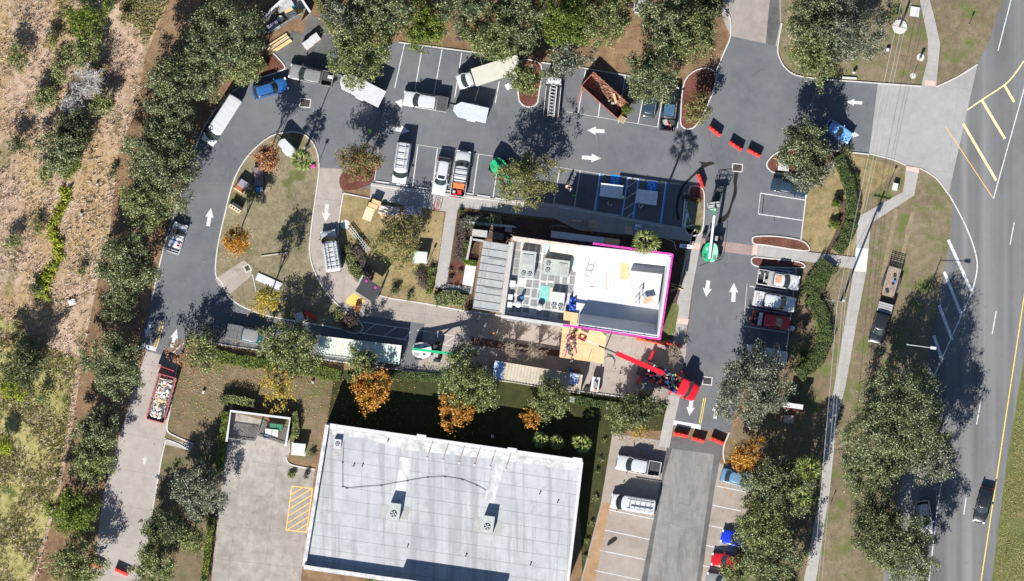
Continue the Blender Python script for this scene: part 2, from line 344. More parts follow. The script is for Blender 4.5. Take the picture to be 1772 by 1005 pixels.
ground('brick_paving', [(.36, (.2, .135, .125)), (.5, (.28, .2, .185)), (.64, (.35, .27, .25))], scales=((.5, .3), (3, .4), (16, .3)), rough=.9, bump=.2, bdist=.01, extra=slab_extra((.22, .11), R(-6.9), wdt=.012, amt=.35))
ground('tar', [(.36, (.012, .011, .01)), (.5, (.02, .018, .016)), (.64, (.035, .03, .026))], rough=.35, bump=0)
ground('track', [(.38, (.14, .11, .065)), (.5, (.22, .178, .115)), (.64, (.28, .235, .16))], speck=[(3, .5, (.17, .14, .088), .1), (15, .62, (.06, .055, .03), .06)], bump=.6)
ground('stained_concrete', [(.38, (.2, .13, .08)), (.5, (.3, .19, .1)), (.64, (.34, .26, .19))], bump=.2)
ground('dirt', [(.36, (.2, .11, .06)), (.5, (.3, .17, .1)), (.64, (.38, .25, .16))], rough=.95, bump=.5)
g = MATS
# ================================================================ ground sheets (photo-map coordinates)
struct('ground', MB().sheet([(-320, -320), (320, -320), (320, 320), (-320, 320)], 0), g['wood_floor'])
sheet('field', [(-900, -600), (300, -600), (292, 0), (250, 100), (236, 190), (205, 260), (190, 400), (166, 500), (146, 600), (128, 720), (104, 850), (60, 1005), (-40, 1500), (-900, 1500)], .004, g['field'])
sheet('meadow', [(-600, 560), (0, 545), (60, 590), (135, 620), (120, 720), (98, 850), (52, 1005), (-60, 1400), (-600, 1400)], .008, g['field_green'])
sheet('verge', [(1340, -300), (1900, -300), (1900, 1500), (1385, 1500), (1400, 1005), (1440, 660), (1330, 640), (1385, 415), (1396, 320), (1330, 300), (1500, 255), (1515, 150), (1360, 125), (1345, 60)], .004, g['verge_grass'])
sheet('lawn', [(1384, 300), (1470, 266), (1560, 290), (1500, 340), (1470, 470), (1385, 440), (1388, 400), (1396, 340)], .008, g['dry_grass'])
sheet('leaf_litter', [(292, 620), (600, 640), (560, 735), (540, 800), (400, 760), (370, 900), (330, 1100), (215, 1100), (250, 950), (275, 800), (288, 730)], .004, g['litter_ground'])
sheet('back_lawn', [(580, 640), (740, 640), (1165, 700), (1150, 745), (1060, 745), (1035, 900), (1010, 1050), (1000, 800), (565, 735)], .006, g['shade_painted_turf'])
sheet('verge_litter', [(1262, 745), (1380, 640), (1440, 650), (1400, 1005), (1380, 1300), (1230, 1300), (1250, 900)], .006, g['litter_ground'])  # leaf litter ground on the verge by the east stalls
# asphalt car park with its perimeter road
sheet('car_park', [(240, 603), (262, 520), (283, 430), (305, 360), (325, 300), (340, 250), (362, 205), (395, 165), (424, 145), (455, 133), (489, 121), (492, 112), (473, 92), (505, 52), (540, 70), (580, 85), (640, 82), (690, 72), (826, 90), (900, 103), (945, 109), (1000, 115), (1100, 133), (1160, 143), (1180, 160), (1210, 170), (1240, 125), (1254, 90), (1264, 62), (1346, 80), (1349, 100), (1362, 120), (1390, 133), (1480, 141), (1520, 146), (1504, 266), (1433, 258), (1375, 256), (1330, 272), (1325, 285), (1338, 297), (1398, 308), (1394, 345), (1386, 414), (1378, 462), (1362, 600), (1352, 645), (1290, 655), (1262, 748), (1165, 738), (1187, 600), (1200, 500), (1213, 400), (1145, 392), (965, 357), (867, 350), (740, 337), (645, 324), (590, 330), (600, 430), (700, 520), (740, 560), (735, 645), (600, 628), (540, 618), (388, 597), (340, 590), (318, 600), (306, 622)], .012, g['asphalt'])
sheet('yard', [(473, 92), (505, 52), (524, 60), (536, 20), (572, 55), (640, 82), (575, 95), (555, 108), (500, 108)], .016, g['asphalt_patch'])
sheet('north_driveway', [(1264, 63), (1250, 30), (1236, -60), (1350, -60), (1352, 45), (1346, 81)], .010, g['north_drive'])
sheet('north_driveway_patch', [(1345, -60), (1350, 40), (1342, 79), (1325, 76), (1332, 0), (1328, -60)], .014, g['asphalt_patch'])
# concrete drive-through lane and forecourt south of the building
sheet('drive_through_lane', [(553, 290), (593, 292), (592, 335), (584, 385), (584, 425), (596, 452), (622, 486), (655, 512), (735, 526), (755, 530), (865, 546), (975, 560), (1142, 586), (1188, 592), (1187, 612), (1166, 700), (1150, 694), (1005, 675), (855, 655), (722, 641), (735, 560), (600, 541), (570, 512), (547, 476), (536, 440), (538, 400), (546, 340)], .018, g['concrete'])
sheet('front_walk', [(642, 316), (740, 330), (868, 344), (965, 352), (1145, 387), (1205, 398), (1203, 418), (1150, 412), (1000, 398), (960, 378), (868, 368), (800, 358), (790, 365), (770, 366), (640, 345)], .10, g['walk_concrete'])
sheet('side_walk_path', [(772, 364), (792, 362), (772, 500), (752, 497)], .09, g['walk_concrete'])
sheet('drain_slab', [(372, 482), (422, 450), (437, 462), (434, 478), (400, 507), (385, 505)], .115, g['concrete'])
# walk on the east side of the building
sheet('east_walk', [(1196, 402), (1216, 404), (1198, 500), (1190, 560), (1184, 600), (1163, 600), (1172, 520), (1184, 480)], .10, g['walk_concrete'])
sheet('crosswalk_paving', [(1214, 412), (1306, 425), (1302, 442), (1212, 430)], .017, g['brick_paving'])
sheet('ramp_marking', [(1196, 420), (1212, 422), (1210, 432), (1193, 430)], .104, g['paint_pink'])
sheet('ramp_marking', [(1174, 550), (1192, 552), (1190, 561), (1172, 559)], .104, g['paint_pink'])
sheet('entrance_path', [(1303, 423), (1325, 424), (1400, 436), (1482, 445), (1477, 465), (1400, 453), (1300, 441)], .104, g['walk_concrete'])
sheet('ramp_marking', [(1304, 424), (1311, 424), (1309, 441), (1301, 440)], .108, g['paint_pink'])
sheet('south_walk', [(1147, 735), (1165, 738), (1158, 775), (1140, 772)], .03, g['walk_concrete'])
sheet('south_walk', [(1166, 640), (1186, 646), (1165, 738), (1147, 735)], .022, g['walk_concrete'])
# main road, its apron and the roadside walk
sheet('main_road', [(1760, -300), (1737, 0), (1725, 25), (1712, 70), (1690, 112), (1640, 335), (1649, 352), (1643, 420), (1622, 530), (1602, 640), (1577, 760), (1545, 900), (1528, 1005), (1480, 1400), (1660, 1400), (1716, 1005), (1742, 800), (1775, 600), (1900, -300)], .012, g['road_asphalt'])
sheet('median_grass', [(1716, 1005), (1742, 800), (1775, 600), (1900, -300), (2300, -300), (2300, 1400), (1660, 1400)], .008, g['green_grass'])
sheet('road_apron', [(1519, 145), (1594, 149), (1622, 148), (1655, 133), (1692, 110), (1641, 338), (1620, 308), (1598, 291), (1570, 285), (1545, 276), (1504, 266)], .016, g['apron_concrete'])
sheet('roadside_walk', [(1590, -60), (1592, 0), (1600, 40), (1606, 70), (1605, 105), (1594, 149), (1620, 150), (1627, 75), (1617, 30), (1609, 0), (1605, -60)], .03, g['walk_concrete'])
sheet('roadside_walk', [(1568, 287), (1591, 290), (1582, 338), (1507, 386), (1499, 470), (1483, 554), (1464, 664), (1448, 730), (1436, 848), (1412, 1005), (1375, 1300), (1352, 1300), (1391, 1005), (1420, 848), (1430, 730), (1445, 664), (1463, 554), (1477, 470), (1486, 378), (1492, 371), (1562, 332), (1566, 310)], .03, g['walk_concrete'])
sheet('new_walk_slab', [(1481, 429), (1503, 430), (1499, 470), (1477, 469)], .036, mat('fresh_concrete', (.55, .55, .54), .9))
sheet('ramp_marking', [(1600, 139), (1619, 140), (1618, 149), (1600, 147)], .036, g['paint_pink'])
sheet('ramp_marking', [(1569, 287), (1591, 291), (1590, 299), (1568, 294)], .036, g['paint_pink'])
for q_ in ([(1551, 362), (1545, 395), (1535, 440), (1528, 480)], [(1580, 365), (1572, 400), (1562, 440), (1556, 470)]):
    mb_ = MB(); strip_mb(mb_, PP(smooth_poly(q_, 6, False)), .55, None, .010); struct('tyre_track', mb_, g['track'])
# south-west concrete road, service yard, south-east stalls
sheet('west_road', [(255, 604), (308, 622), (296, 700), (289, 740), (282, 770), (268, 860), (250, 960), (225, 1100), (140, 1100), (165, 960), (178, 860), (205, 760), (235, 660)], .010, g['west_concrete'])
sheet('west_road', [(282, 757), (335, 770), (330, 780), (283, 768)], .013, g['west_concrete'])
sheet('service_yard', [(396, 758), (398, 712), (500, 738), (502, 782), (495, 798), (505, 806), (545, 812), (522, 990), (515, 1100), (350, 1100), (366, 1005), (378, 880), (388, 800)], .010, g['yard_concrete'])
sheet('south_walk', [(1060, 750), (1160, 764), (1140, 850), (1060, 1300), (960, 1300), (1005, 1005), (1040, 870)], .010, g['stall_concrete'])
sheet('stall_apron', [(1157, 755), (1255, 766), (1245, 800), (1236, 850), (1198, 1100), (1170, 1300), (1060, 1300), (1110, 1005), (1150, 800)], .016, g['asphalt_patch'])
sheet('stall_apron_worn', [(1163, 776), (1236, 786), (1192, 1100), (1162, 1300), (1085, 1300), (1120, 1005), (1150, 820)], .020, g['driveway_old'])
sheet('east_stalls', [(1240, 800), (1258, 805), (1300, 820), (1290, 900), (1262, 1005), (1240, 1300), (1172, 1300), (1200, 1100), (1216, 990)], .011, g['stall_concrete'])
# ================================================================ raised islands and their kerbs
ISL = smooth_poly([(505, 228), (468, 236), (432, 266), (406, 308), (389, 370), (376, 430), (373, 474), (383, 488), (398, 515), (425, 533), (470, 548), (540, 560), (585, 568), (612, 577), (628, 570), (622, 556), (600, 541), (570, 512), (547, 476), (536, 440), (538, 400), (546, 340), (552, 292), (547, 258), (530, 235)], 3)
raised('island_lawn', ISL, .10, g['island_turf'])
kerb(ISL, True, sm=0)
LAWN = [(594, 335), (642, 346), (770, 367), (752, 498), (770, 512), (860, 530), (868, 546), (755, 529), (735, 525), (656, 511), (623, 485), (598, 452), (586, 425), (586, 385)]
raised('front_lawn', LAWN, .085, g['dry_grass'])
kerb([(594, 335), (586, 385), (586, 425), (598, 452), (623, 485), (656, 511), (735, 525), (800, 537), (868, 546)], sm=3)
kerb([(594, 334), (642, 344)], sm=0)
kerb([(642, 320), (740, 334), (868, 348), (965, 356), (1145, 391)], sm=0, h=.115)
raised('planting_bed', [(792, 366), (870, 372), (880, 410), (830, 415), (815, 540), (768, 510), (752, 498), (773, 500)], .095, g['brown_mulch'])
raised('planting_bed', [(803, 455), (822, 458), (810, 496), (773, 492), (778, 455)], .105, g['mulch'])
sheet('door_slab', [(806, 458), (824, 460), (818, 496), (800, 492)], .112, mat('pale_slab', (.62, .6, .57), .9))
sheet('door_walk', [(772, 491), (818, 497), (816, 508), (768, 502)], .116, g['walk_concrete'])
raised('planting_bed', [(860, 372), (960, 382), (1160, 415), (1190, 420), (1186, 480), (1170, 540), (1140, 590), (860, 545)], .06, g['brown_mulch'])
raised('lawn_strip', smooth_poly([(1152, 532), (1174, 527), (1170, 560), (1165, 580), (1145, 586)], 3), .11, g['green_grass'])
ISE = smooth_poly([(1186, 398), (1192, 330), (1203, 322), (1215, 326), (1219, 345), (1214, 402)], 4)
raised('island_bed', ISE, .10, g['island_turf']); kerb(ISE, True, sm=0)
raised('planting_bed', smooth_poly([(1190, 328), (1204, 322), (1216, 330), (1214, 350), (1192, 345)], 3), .108, g['mulch'])
IT = smooth_poly([(896, 108), (897, 165), (903, 180), (915, 185), (928, 180), (932, 165), (936, 112)], 4)
raised('island_bed', IT, .10, g['mulch']); kerb(IT, True, sm=0)
IN = smooth_poly([(1185, 140), (1178, 200), (1180, 218), (1192, 223), (1206, 215), (1225, 180), (1240, 130), (1215, 118)], 4)
raised('island_bed', IN, .10, g['mulch']); kerb(IN, True, sm=0)
IE = smooth_poly([(1372, 258), (1345, 264), (1327, 282), (1334, 296), (1350, 300), (1400, 308), (1440, 290), (1435, 262)], 4)
raised('island_bed', IE, .09, g['mulch']); kerb(IE, True, sm=0)
B1 = smooth_poly([(1308, 409), (1345, 409), (1386, 416), (1400, 428), (1392, 434), (1325, 424), (1306, 422), (1302, 415)], 3)
raised('planting_bed', B1, .10, g['mulch']); kerb(B1, True, sm=0)
B2 = smooth_poly([(1304, 445), (1330, 447), (1382, 453), (1390, 463), (1335, 462), (1312, 461), (1301, 455)], 3)
raised('planting_bed', B2, .10, g['mulch']); kerb(B2, True, sm=0)
raised('litter_bank', [(1382, 470), (1410, 480), (1440, 620), (1380, 655), (1358, 640), (1366, 600)], .06, g['litter_ground'])
raised('island_bed', smooth_poly([(628, 285), (592, 300), (588, 320), (600, 330), (642, 318), (648, 290)], 3), .09, g['mulch'])
raised('corner_bed', smooth_poly([(470, 95), (490, 112), (490, 121), (455, 133), (445, 128), (455, 110)], 3), .10, g['mulch'])
# kerbs round the car park
kerb([(262, 520), (283, 430), (305, 360), (325, 300), (340, 250), (362, 205), (395, 165), (424, 145), (455, 133), (489, 121), (491, 112), (473, 92)])
kerb([(690, 73), (826, 91), (900, 104)], sm=0)
kerb([(936, 108), (1000, 116), (1100, 133), (1165, 144)], sm=0)
kerb([(1236, 130), (1253, 90), (1264, 62), (1263, 30), (1250, 12), (1238, -20)])
kerb([(1353, 40), (1346, 81), (1349, 100), (1362, 120), (1390, 133), (1480, 141), (1594, 149)], sm=3)
kerb([(1620, 150), (1655, 134), (1692, 111)], sm=3, h=.08)
kerb([(1504, 267), (1433, 259)], sm=0)
kerb([(1395, 338), (1386, 416)], sm=0); kerb([(1378, 464), (1362, 600), (1356, 640)], sm=0)
kerb([(300, 610), (320, 592), (345, 589), (388, 597), (540, 619), (700, 641), (855, 657), (1005, 677), (1150, 696)], sm=2)
kerb([(308, 622), (296, 700), (289, 740), (298, 752), (335, 768)], sm=3, m='paint_worn'); kerb([(330, 780), (295, 763), (284, 772), (268, 860), (250, 960), (225, 1100)], sm=3)
kerb([(1262, 748), (1252, 775), (1254, 800), (1262, 806)], sm=3)
kerb([(495, 790), (498, 800), (510, 806), (545, 812)], sm=3)
kerb([(1505, 266), (1545, 276), (1568, 286)], sm=2, h=.06); kerb([(1592, 291), (1620, 308), (1641, 336)], sm=2, h=.06)
kerb([(1205, 395), (1198, 402), (1180, 480)], sm=0, h=.11)
# ================================================================ painted markings
def arrow(tail, tip, wid, m='paint_white', z=.026, hw=1.0):
    a = Vector(P(*tail)); b = Vector(P(*tip)); d = (b - a); L = d.length; d.normalize(); n = Vector((-d.y, d.x)); W = wid * PX
    h = L * .48; s = W * .22; k = b - d * h
    q = [a + n * s, k + n * s, k + n * W / 2 - d * .06, b, k - n * W / 2 - d * .06, k - n * s, a - n * s]
    # head drawn with swept-back barbs
    return struct('arrow_marking', MB().sheet([tuple(p) for p in q], z), g[m])
for t, h, wd in (((710, 181), (683, 176), 16), ((678, 222), (709, 227), 16), ((1046, 227), (1016, 225), 15), ((1007, 272), (1040, 274), 15), ((360, 391), (365, 360), 15),
                 ((1226, 485), (1222, 513), 16), ((1269, 522), (1270, 489), 16), ((1197, 690), (1193, 719), 15), ((1237, 724), (1240, 697), 14), ((297, 601), (306, 569), 14), ((261, 556), (252, 585), 13), ((1492, 178), (1464, 176), 12), ((1466, 231), (1487, 234), 11)):
    arrow(t, h, wd)
arrow((566, 353), (563, 384), 15, 'paint_worn', z=.024)
ml = MB()
for a, b in (((731, 80), (718, 156)), ((765, 85), (751, 162)), ((799, 91), (787, 168)), ((829, 150), (822, 174)), ((864, 140), (857, 178)), ((700, 76), (683, 152)), ((838, 97), (829, 150))): line(ml, a, b, .11, .024)
struct('stall_lines', ml, g['paint_white'])
ml = MB()
for a, b in (((1013, 122), (1000, 198)), ((1042, 150), (1035, 204)), ((1082, 131), (1070, 212)), ((1114, 165), (1104, 214)), ((1147, 165), (1138, 219)), ((971, 125), (965, 195)), ((1180, 150), (1172, 222))): line(ml, a, b, .11, .024)
struct('stall_lines', ml, g['paint_white'])
ml = MB(); line(ml, (980, 193), (1140, 220), .06, .022); line(ml, (720, 250), (860, 271), .06, .022); line(ml, (862, 273), (1150, 318), .06, .022); struct('chalk_line', ml, g['paint_worn'])
ml = MB()
for a, b in (((689, 262), (679, 314)), ((723, 252), (714, 322)), ((757, 257), (748, 327)), ((792, 262), (784, 332)), ((828, 267), (818, 338)), ((863, 273), (853, 344)), ((969, 290), (958, 352)), ((1004, 295), (993, 363)), ((655, 255), (648, 312))): line(ml, a, b, .11, .024)
struct('stall_lines', ml, g['paint_white'])
ml = MB(); mb2 = MB()
for a, b in (((1038, 300), (1027, 376)), ((1087, 307), (1075, 383)), ((1105, 309), (1094, 385)), ((1152, 316), (1142, 391))):
    line(ml, a, b, .12, .028); line(mb2, (a[0] + (2 if a[0] != 1087 else -1.6), a[1]), (b[0] + (2 if a[0] != 1087 else -1.6), b[1]), .14, .024)
for a, b in (((1085, 324), (1104, 311)), ((1082, 344), (1103, 330)), ((1079, 363), (1100, 349)), ((1077, 381), (1097, 367))): line(ml, a, b, .1, .0284)
line(ml, (1087, 307), (1105, 309), .1, .0288)
struct('accessible_bay_lines', ml, g['paint_white']); struct('accessible_bay_lines', mb2, g['paint_blue'])
def wheelchair(px, py):
    """blue square with the white wheelchair symbol, upright towards the south"""
    cx, cy = P(px, py); a = R(-6.9); c, q = math.cos(a), math.sin(a)
    T = lambda pts: [(cx + x * c - y * q, cy + x * q + y * c) for x, y in pts]
    struct('accessible_symbol_square', MB().sheet(T([(-.6, -.72), (.6, -.72), (.6, .62), (-.6, .62)]), .026), g['paint_blue'])
    mb = MB(); s = .9
    arc = [(s * (.02 + .33 * math.cos(t)), s * (.12 + .33 * math.sin(t))) for t in [R(-70 + 15 * i) for i in range(16)]]
    strip_mb(mb, T(arc), .075, None, .030)
    strip_mb(mb, T([(s * -.05, s * -.55), (s * -.08, s * .02), (s * -.3, s * .05), (s * -.42, s * .4), (s * -.55, s * .38)]), .075, None, .0304)
    strip_mb(mb, T([(s * -.3, s * -.28), (s * .12, s * -.3)]), .07, None, .0308)
    mb.sheet(T([(s * -.05 + .1 * math.cos(t), s * -.62 + .1 * math.sin(t)) for t in [R(36 * i) for i in range(10)]]), .0312)
    struct('accessible_symbol', mb, g['paint_white'])
wheelchair(1064, 311); wheelchair(1128, 322)
ml = MB()
for a, b in (((1316, 334), (1393, 346)), ((1312, 370), (1388, 381)), ((1297, 495), (1365, 505)), ((1293, 532), (1362, 543)), ((1285, 564), (1361, 575)), ((1280, 599), (1357, 611)), ((1316, 462), (1372, 470))): line(ml, a, b, .12, .024)
struct('stall_lines', ml, g['paint_white'])
ml = MB(); line(ml, (1316, 334), (1312, 370), .08, .0236); line(ml, (1293, 490), (1286, 566), .06, .0236); struct('chalk_line', ml, g['paint_worn'])
# stop bars and double yellows
sheet('stop_bar', [(1166, 727), (1213, 735), (1212, 743), (1165, 735)], .024, g['paint_white'])
sheet('stop_bar', [(247, 594), (271, 601), (269, 608), (245, 601)], .024, g['paint_white'])
ml = MB(); line(ml, (1218, 688), (1210, 732), .09, .024); line(ml, (1221, 688), (1213, 733), .09, .024); struct('double_yellow_line', ml, g['paint_yellow'])
ml = MB(); line(ml, (280, 556), (267, 600), .1, .024); line(ml, (284, 556), (271, 601), .1, .024); struct('double_yellow_line', ml, g['paint_yellow'])
# hatched zones
ml = MB()
for a, b in (((627, 557), (708, 569)), ((620, 575), (704, 588))): line(ml, a, b, .1, .024)
for a, b in (((628, 577), (650, 561)), ((665, 581), (686, 566)), ((700, 586), (710, 574))): line(ml, a, b, .1, .0244)
struct('hatched_marking', ml, g['paint_white'])
ml = MB()
for a, b in (((722, 571), (812, 585)), ((722, 588), (790, 600))): line(ml, a, b, .1, .024)
for a, b in (((740, 588), (758, 574)), ((768, 596), (788, 581))): line(ml, a, b, .1, .0244)
struct('hatched_marking', ml, g['paint_worn'])
ml = MB(); q = [(505, 841), (541, 845), (531, 921), (495, 917)]
for i in range(4): line(ml, q[i], q[(i + 1) % 4], .12, .016 + .0004 * i)
def inside(p):
    return all((q[(k + 1) % 4][0] - q[k][0]) * (p[1] - q[k][1]) - (q[(k + 1) % 4][1] - q[k][1]) * (p[0] - q[k][0]) >= 0 for k in range(4))
for i in range(11):
    c_ = 1340 + i * 11.3; pts_ = [(x_, c_ - x_ * 0.62 - 1340 + 1157) for x_ in np.arange(490, 545, .5)]; pts_ = [p for p in pts_ if inside(p)]
    if len(pts_) > 4: line(ml, pts_[0], pts_[-1], .11, .018 + .0002 * i)
struct('loading_zone_marking', ml, g['paint_orange'])
# main road markings
mw = MB()
for a, b in (((1752, -10), (1727, 88)), ((1790, 90), (1719, 344)), ((1755, 385), (1748, 423)), ((1724, 538), (1717, 577)), ((1697, 695), (1690, 734)), ((1673, 852), (1668, 890)), ((1630, 830), (1622, 880)), ((1622, 880), (1607, 1010))): line(mw, a, b, .13, .018)
cv = smooth_poly([(1642, 336), (1668, 384), (1686, 430), (1691, 465), (1682, 505)], 5, False)
strip_mb(mw, PP(cv), .16, None, .0184); line(mw, (1682, 505), (1611, 663), .16, .0188)
struct('lane_line', mw, g['paint_white'])
mw = MB()
for a, b in (((1641, 415), (1681, 503)), ((1634, 470), (1664, 545)), ((1625, 528), (1648, 588)), ((1616, 580), (1630, 622)), ((1606, 635), (1614, 652))): line(mw, a, b, .38, .0192)
struct('hatched_marking', mw, g['paint_white'])
mw = MB()
strip_mb(mw, PP(smooth_poly([(1772, 105), (1756, 128), (1738, 147), (1700, 172), (1674, 190)], 4, False)), .16, None, .0196)
for a, b in (((1738, 147), (1755, 176)), ((1699, 173), (1739, 240)), ((1667, 214), (1724, 312)), ): line(mw, a, b, .32, .020)
struct('hatched_marking', mw, g['paint_pale_yellow'])
mw = MB(); line(mw, (1637, 220), (1718, 342), .1, .0204); struct('edge_line', mw, g['paint_orange'])
mw = MB(); line(mw, (1800, 330), (1697, 1010), .13, .018); struct('edge_line', mw, g['paint_yellow'])
# south-east stall lines
ml = MB()
for i in range(5):
    line(ml, (1054 - i * 8, 882 + i * 35), (1131 - i * 8, 898 + i * 35), .1, .0206)
struct('stall_lines', ml, g['paint_white'])
ml = MB()
for a, b in (((1241, 841), (1290, 851)), ((1233, 874), (1282, 884)), ((1226, 909), (1275, 919)), ((1219, 943), (1268, 953)), ((1213, 978), (1262, 988))): line(ml, a, b, .1, .0156)
struct('stall_lines', ml, g['paint_white'])
sheet('planting_bed', [(815, 582), (862, 589), (968, 606), (966, 617), (860, 602), (812, 596)], .024, g['brown_mulch'])
sheet('planting_bed', smooth_poly([(1462, 345), (1464, 375), (1455, 405), (1436, 436), (1430, 434), (1446, 400), (1452, 372), (1449, 340)], 3), .013, g['brown_mulch'])
sheet('stained_walk', [(1043, 868), (1057, 870), (1030, 1005), (1008, 1005)], .013, g['stained_concrete'])
sheet('oil_stain', smooth_poly([(1066, 928), (1068, 933), (1058, 941), (1051, 944), (1053, 936), (1060, 930)], 3), .0135, g['tar'])
arrow((249, 803), (252, 789), 10, 'paint_worn', z=.014)
ml = MB(); line(ml, (690, 76), (826, 93.5), .04, .0164); struct('joint_line', ml, g['tar'])
# water trails, leads and drains
sheet('water_stain', smooth_poly([(1272, 296), (1278, 296), (1275, 316), (1275, 335), (1267, 355), (1263, 370), (1255, 382), (1243, 386), (1245, 378), (1258, 368), (1266, 345), (1270, 325), (1269, 312)], 3), .022, g['tar'])
sheet('water_stain', smooth_poly([(1210, 279), (1222, 281), (1230, 279), (1237, 283), (1228, 286), (1218, 290), (1213, 283)], 3), .022, g['tar'])
ml = MB(); strip_mb(ml, PP(smooth_poly([(1213, 290), (1198, 305), (1185, 318), (1176, 335), (1171, 360), (1175, 380)], 4, False)), .3, None, .022); struct('water_stain', ml, g['tar'])
ml = MB(); strip_mb(ml, PP(smooth_poly([(1259, 380), (1257, 410), (1252, 440), (1245, 450), (1228, 453), (1210, 460)], 4, False)), .07, None, .022); struct('water_stain', ml, g['tar'])
ml = MB(); strip_mb(ml, PP([(1322, 336), (1319, 369)]), .09, None, .0228); strip_mb(ml, PP([(1320, 371), (1340, 375), (1341, 382)]), .09, None, .0232); struct('water_stain', ml, g['tar'])
sheet('tactile_mat_base', [(601, 516), (612, 507), (631, 519), (620, 536), (598, 523)], .024, g['paint_orange'])
# ================================================================ trees, shrubs, hedges
leafmat('oak_leaves', [(.016, .026, .008), (.062, .086, .026), (.155, .182, .075), (.35, .375, .21)])
leafmat('olive_leaves', [(.022, .034, .008), (.082, .11, .024), (.185, .212, .07), (.37, .385, .18)])
leafmat('grey_leaves', [(.025, .033, .015), (.078, .094, .05), (.17, .185, .12), (.36, .37, .28)])
leafmat('dark_leaves', [(.01, .016, .005), (.045, .06, .022), (.095, .115, .045), (.23, .25, .125)])
leafmat('bright_leaves', [(.03, .05, .012), (.07, .11, .02), (.12, .17, .03), (.24, .3, .04)])
leafmat('lime_leaves', [(.1, .13, .012), (.2, .25, .02), (.3, .34, .03), (.38, .4, .05)])
leafmat('orange_leaves', [(.2, .08, .015), (.34, .14, .022), (.46, .21, .03), (.52, .3, .06)])
leafmat('rust_leaves', [(.16, .07, .03), (.3, .13, .055), (.4, .19, .085), (.48, .26, .13)])
leafmat('yellow_leaves', [(.24, .17, .03), (.4, .27, .04), (.5, .35, .06), (.3, .3, .06)])
leafmat('yellowgreen_leaves', [(.08, .08, .025), (.15, .15, .045), (.22, .215, .07), (.3, .28, .11)])
leafmat('redgreen_leaves', [(.07, .075, .025), (.13, .14, .045), (.2, .2, .07), (.27, .25, .1), (.3, .12, .07)], nscale=.8)
leafmat('hedge_leaves', [(.022, .042, .01), (.055, .092, .022), (.09, .135, .034), (.14, .18, .055)])
leafmat('purple_leaves', [(.04, .025, .025), (.09, .06, .055), (.14, .1, .09), (.2, .16, .14)])
leafmat('palm_leaves', [(.025, .045, .008), (.08, .125, .02), (.17, .22, .04), (.34, .37, .12)])
leafmat('bare_twigs', [(.22, .2, .18), (.34, .32, .3), (.46, .44, .42), (.55, .53, .51)], trans=0)
leafmat('weed_stems', [(.18, .125, .08), (.42, .31, .22), (.56, .45, .36), (.66, .59, .52)], trans=.2, nscale=.5)
leafmat('green_weeds', [(.1, .11, .03), (.22, .23, .07), (.34, .32, .13), (.44, .38, .2)], trans=.25, nscale=.4)
leafmat('fallen_leaf', [(.1, .05, .025), (.24, .11, .04), (.36, .2, .06), (.42, .3, .12)], trans=0)
BARK = mat('bark', (.11, .085, .065), .95, bump=.6)
GREYBARK = mat('grey_bark', (.4, .375, .35), .95, bump=.4)
def rnd_dirs(n, rng):
    d = rng.normal(size=(n, 3)); return d / np.linalg.norm(d, axis=1)[:, None]
def leaf_quads(pos, nrm, size, rng, aspect=.7):
    n = len(pos); t = np.cross(nrm, rnd_dirs(n, rng)); t /= np.linalg.norm(t, axis=1)[:, None] + 1e-9
    b = np.cross(nrm, t); L = (size * (.65 + .7 * rng.random(n)))[:, None]
    V = np.stack([pos - t * L * .5, pos + b * L * aspect * .5 + t * L * .05, pos + t * L * .5, pos - b * L * aspect * .5 + t * L * .05], 1).reshape(-1, 3)
    return V, np.arange(n * 4).reshape(n, 4)
def clump_leaves(cen, rad, n, size, rng, up=.35, rnd=.75):
    w_ = rad ** 2; k = rng.choice(len(cen), n, p=w_ / w_.sum())
    d = rnd_dirs(n, rng); r = rng.random(n) ** .6 * (1 + .35 * np.abs(rng.normal(size=n)) * (rng.random(n) < .3))
    ax = rnd_dirs(len(cen), rng); st = rng.uniform(.1, 1.3, len(cen)); off = d * (rad[k] * r)[:, None] * np.array([1, 1, .75])
    off = off + ax[k] * ((off * ax[k]).sum(1) * st[k])[:, None]
    pos = cen[k] + off
    nr = d * .5 + rnd_dirs(n, rng) * (rnd + .25) + np.array([0, 0, up]); nr /= np.linalg.norm(nr, axis=1)[:, None]
    return pos, nr
def crown_clumps(rx, rz, zc, rng, dens=2.6, lob=.2, csize=1.0):
    n = max(44, int(rx * rx * dens)); a = rng.random(4) * 6.28
    d = rnd_dirs(n * 3, rng); d = d[d[:, 2] > -.55][:n]
    th = np.arctan2(d[:, 1], d[:, 0])
    k = 1 + lob * np.sin(2 * th + a[0]) + lob * .7 * np.sin(3 * th + a[1]) + lob * .6 * np.sin(5 * th + a[2]) + lob * .5 * np.sin(9 * th + a[3])
    r = rng.random(len(d)) ** .42
    rad = rng.uniform(.32, .85, len(d)) * csize * (rx / 4.5) ** .3
    c = d * (r * k)[:, None] * np.array([rx, rx, rz]) * np.array([1, 1, 1]); c[:, :2] *= np.clip((rx - rad * .5) / rx, .5, 1)[:, None]
    c[:, 2] += zc
    return c, rad
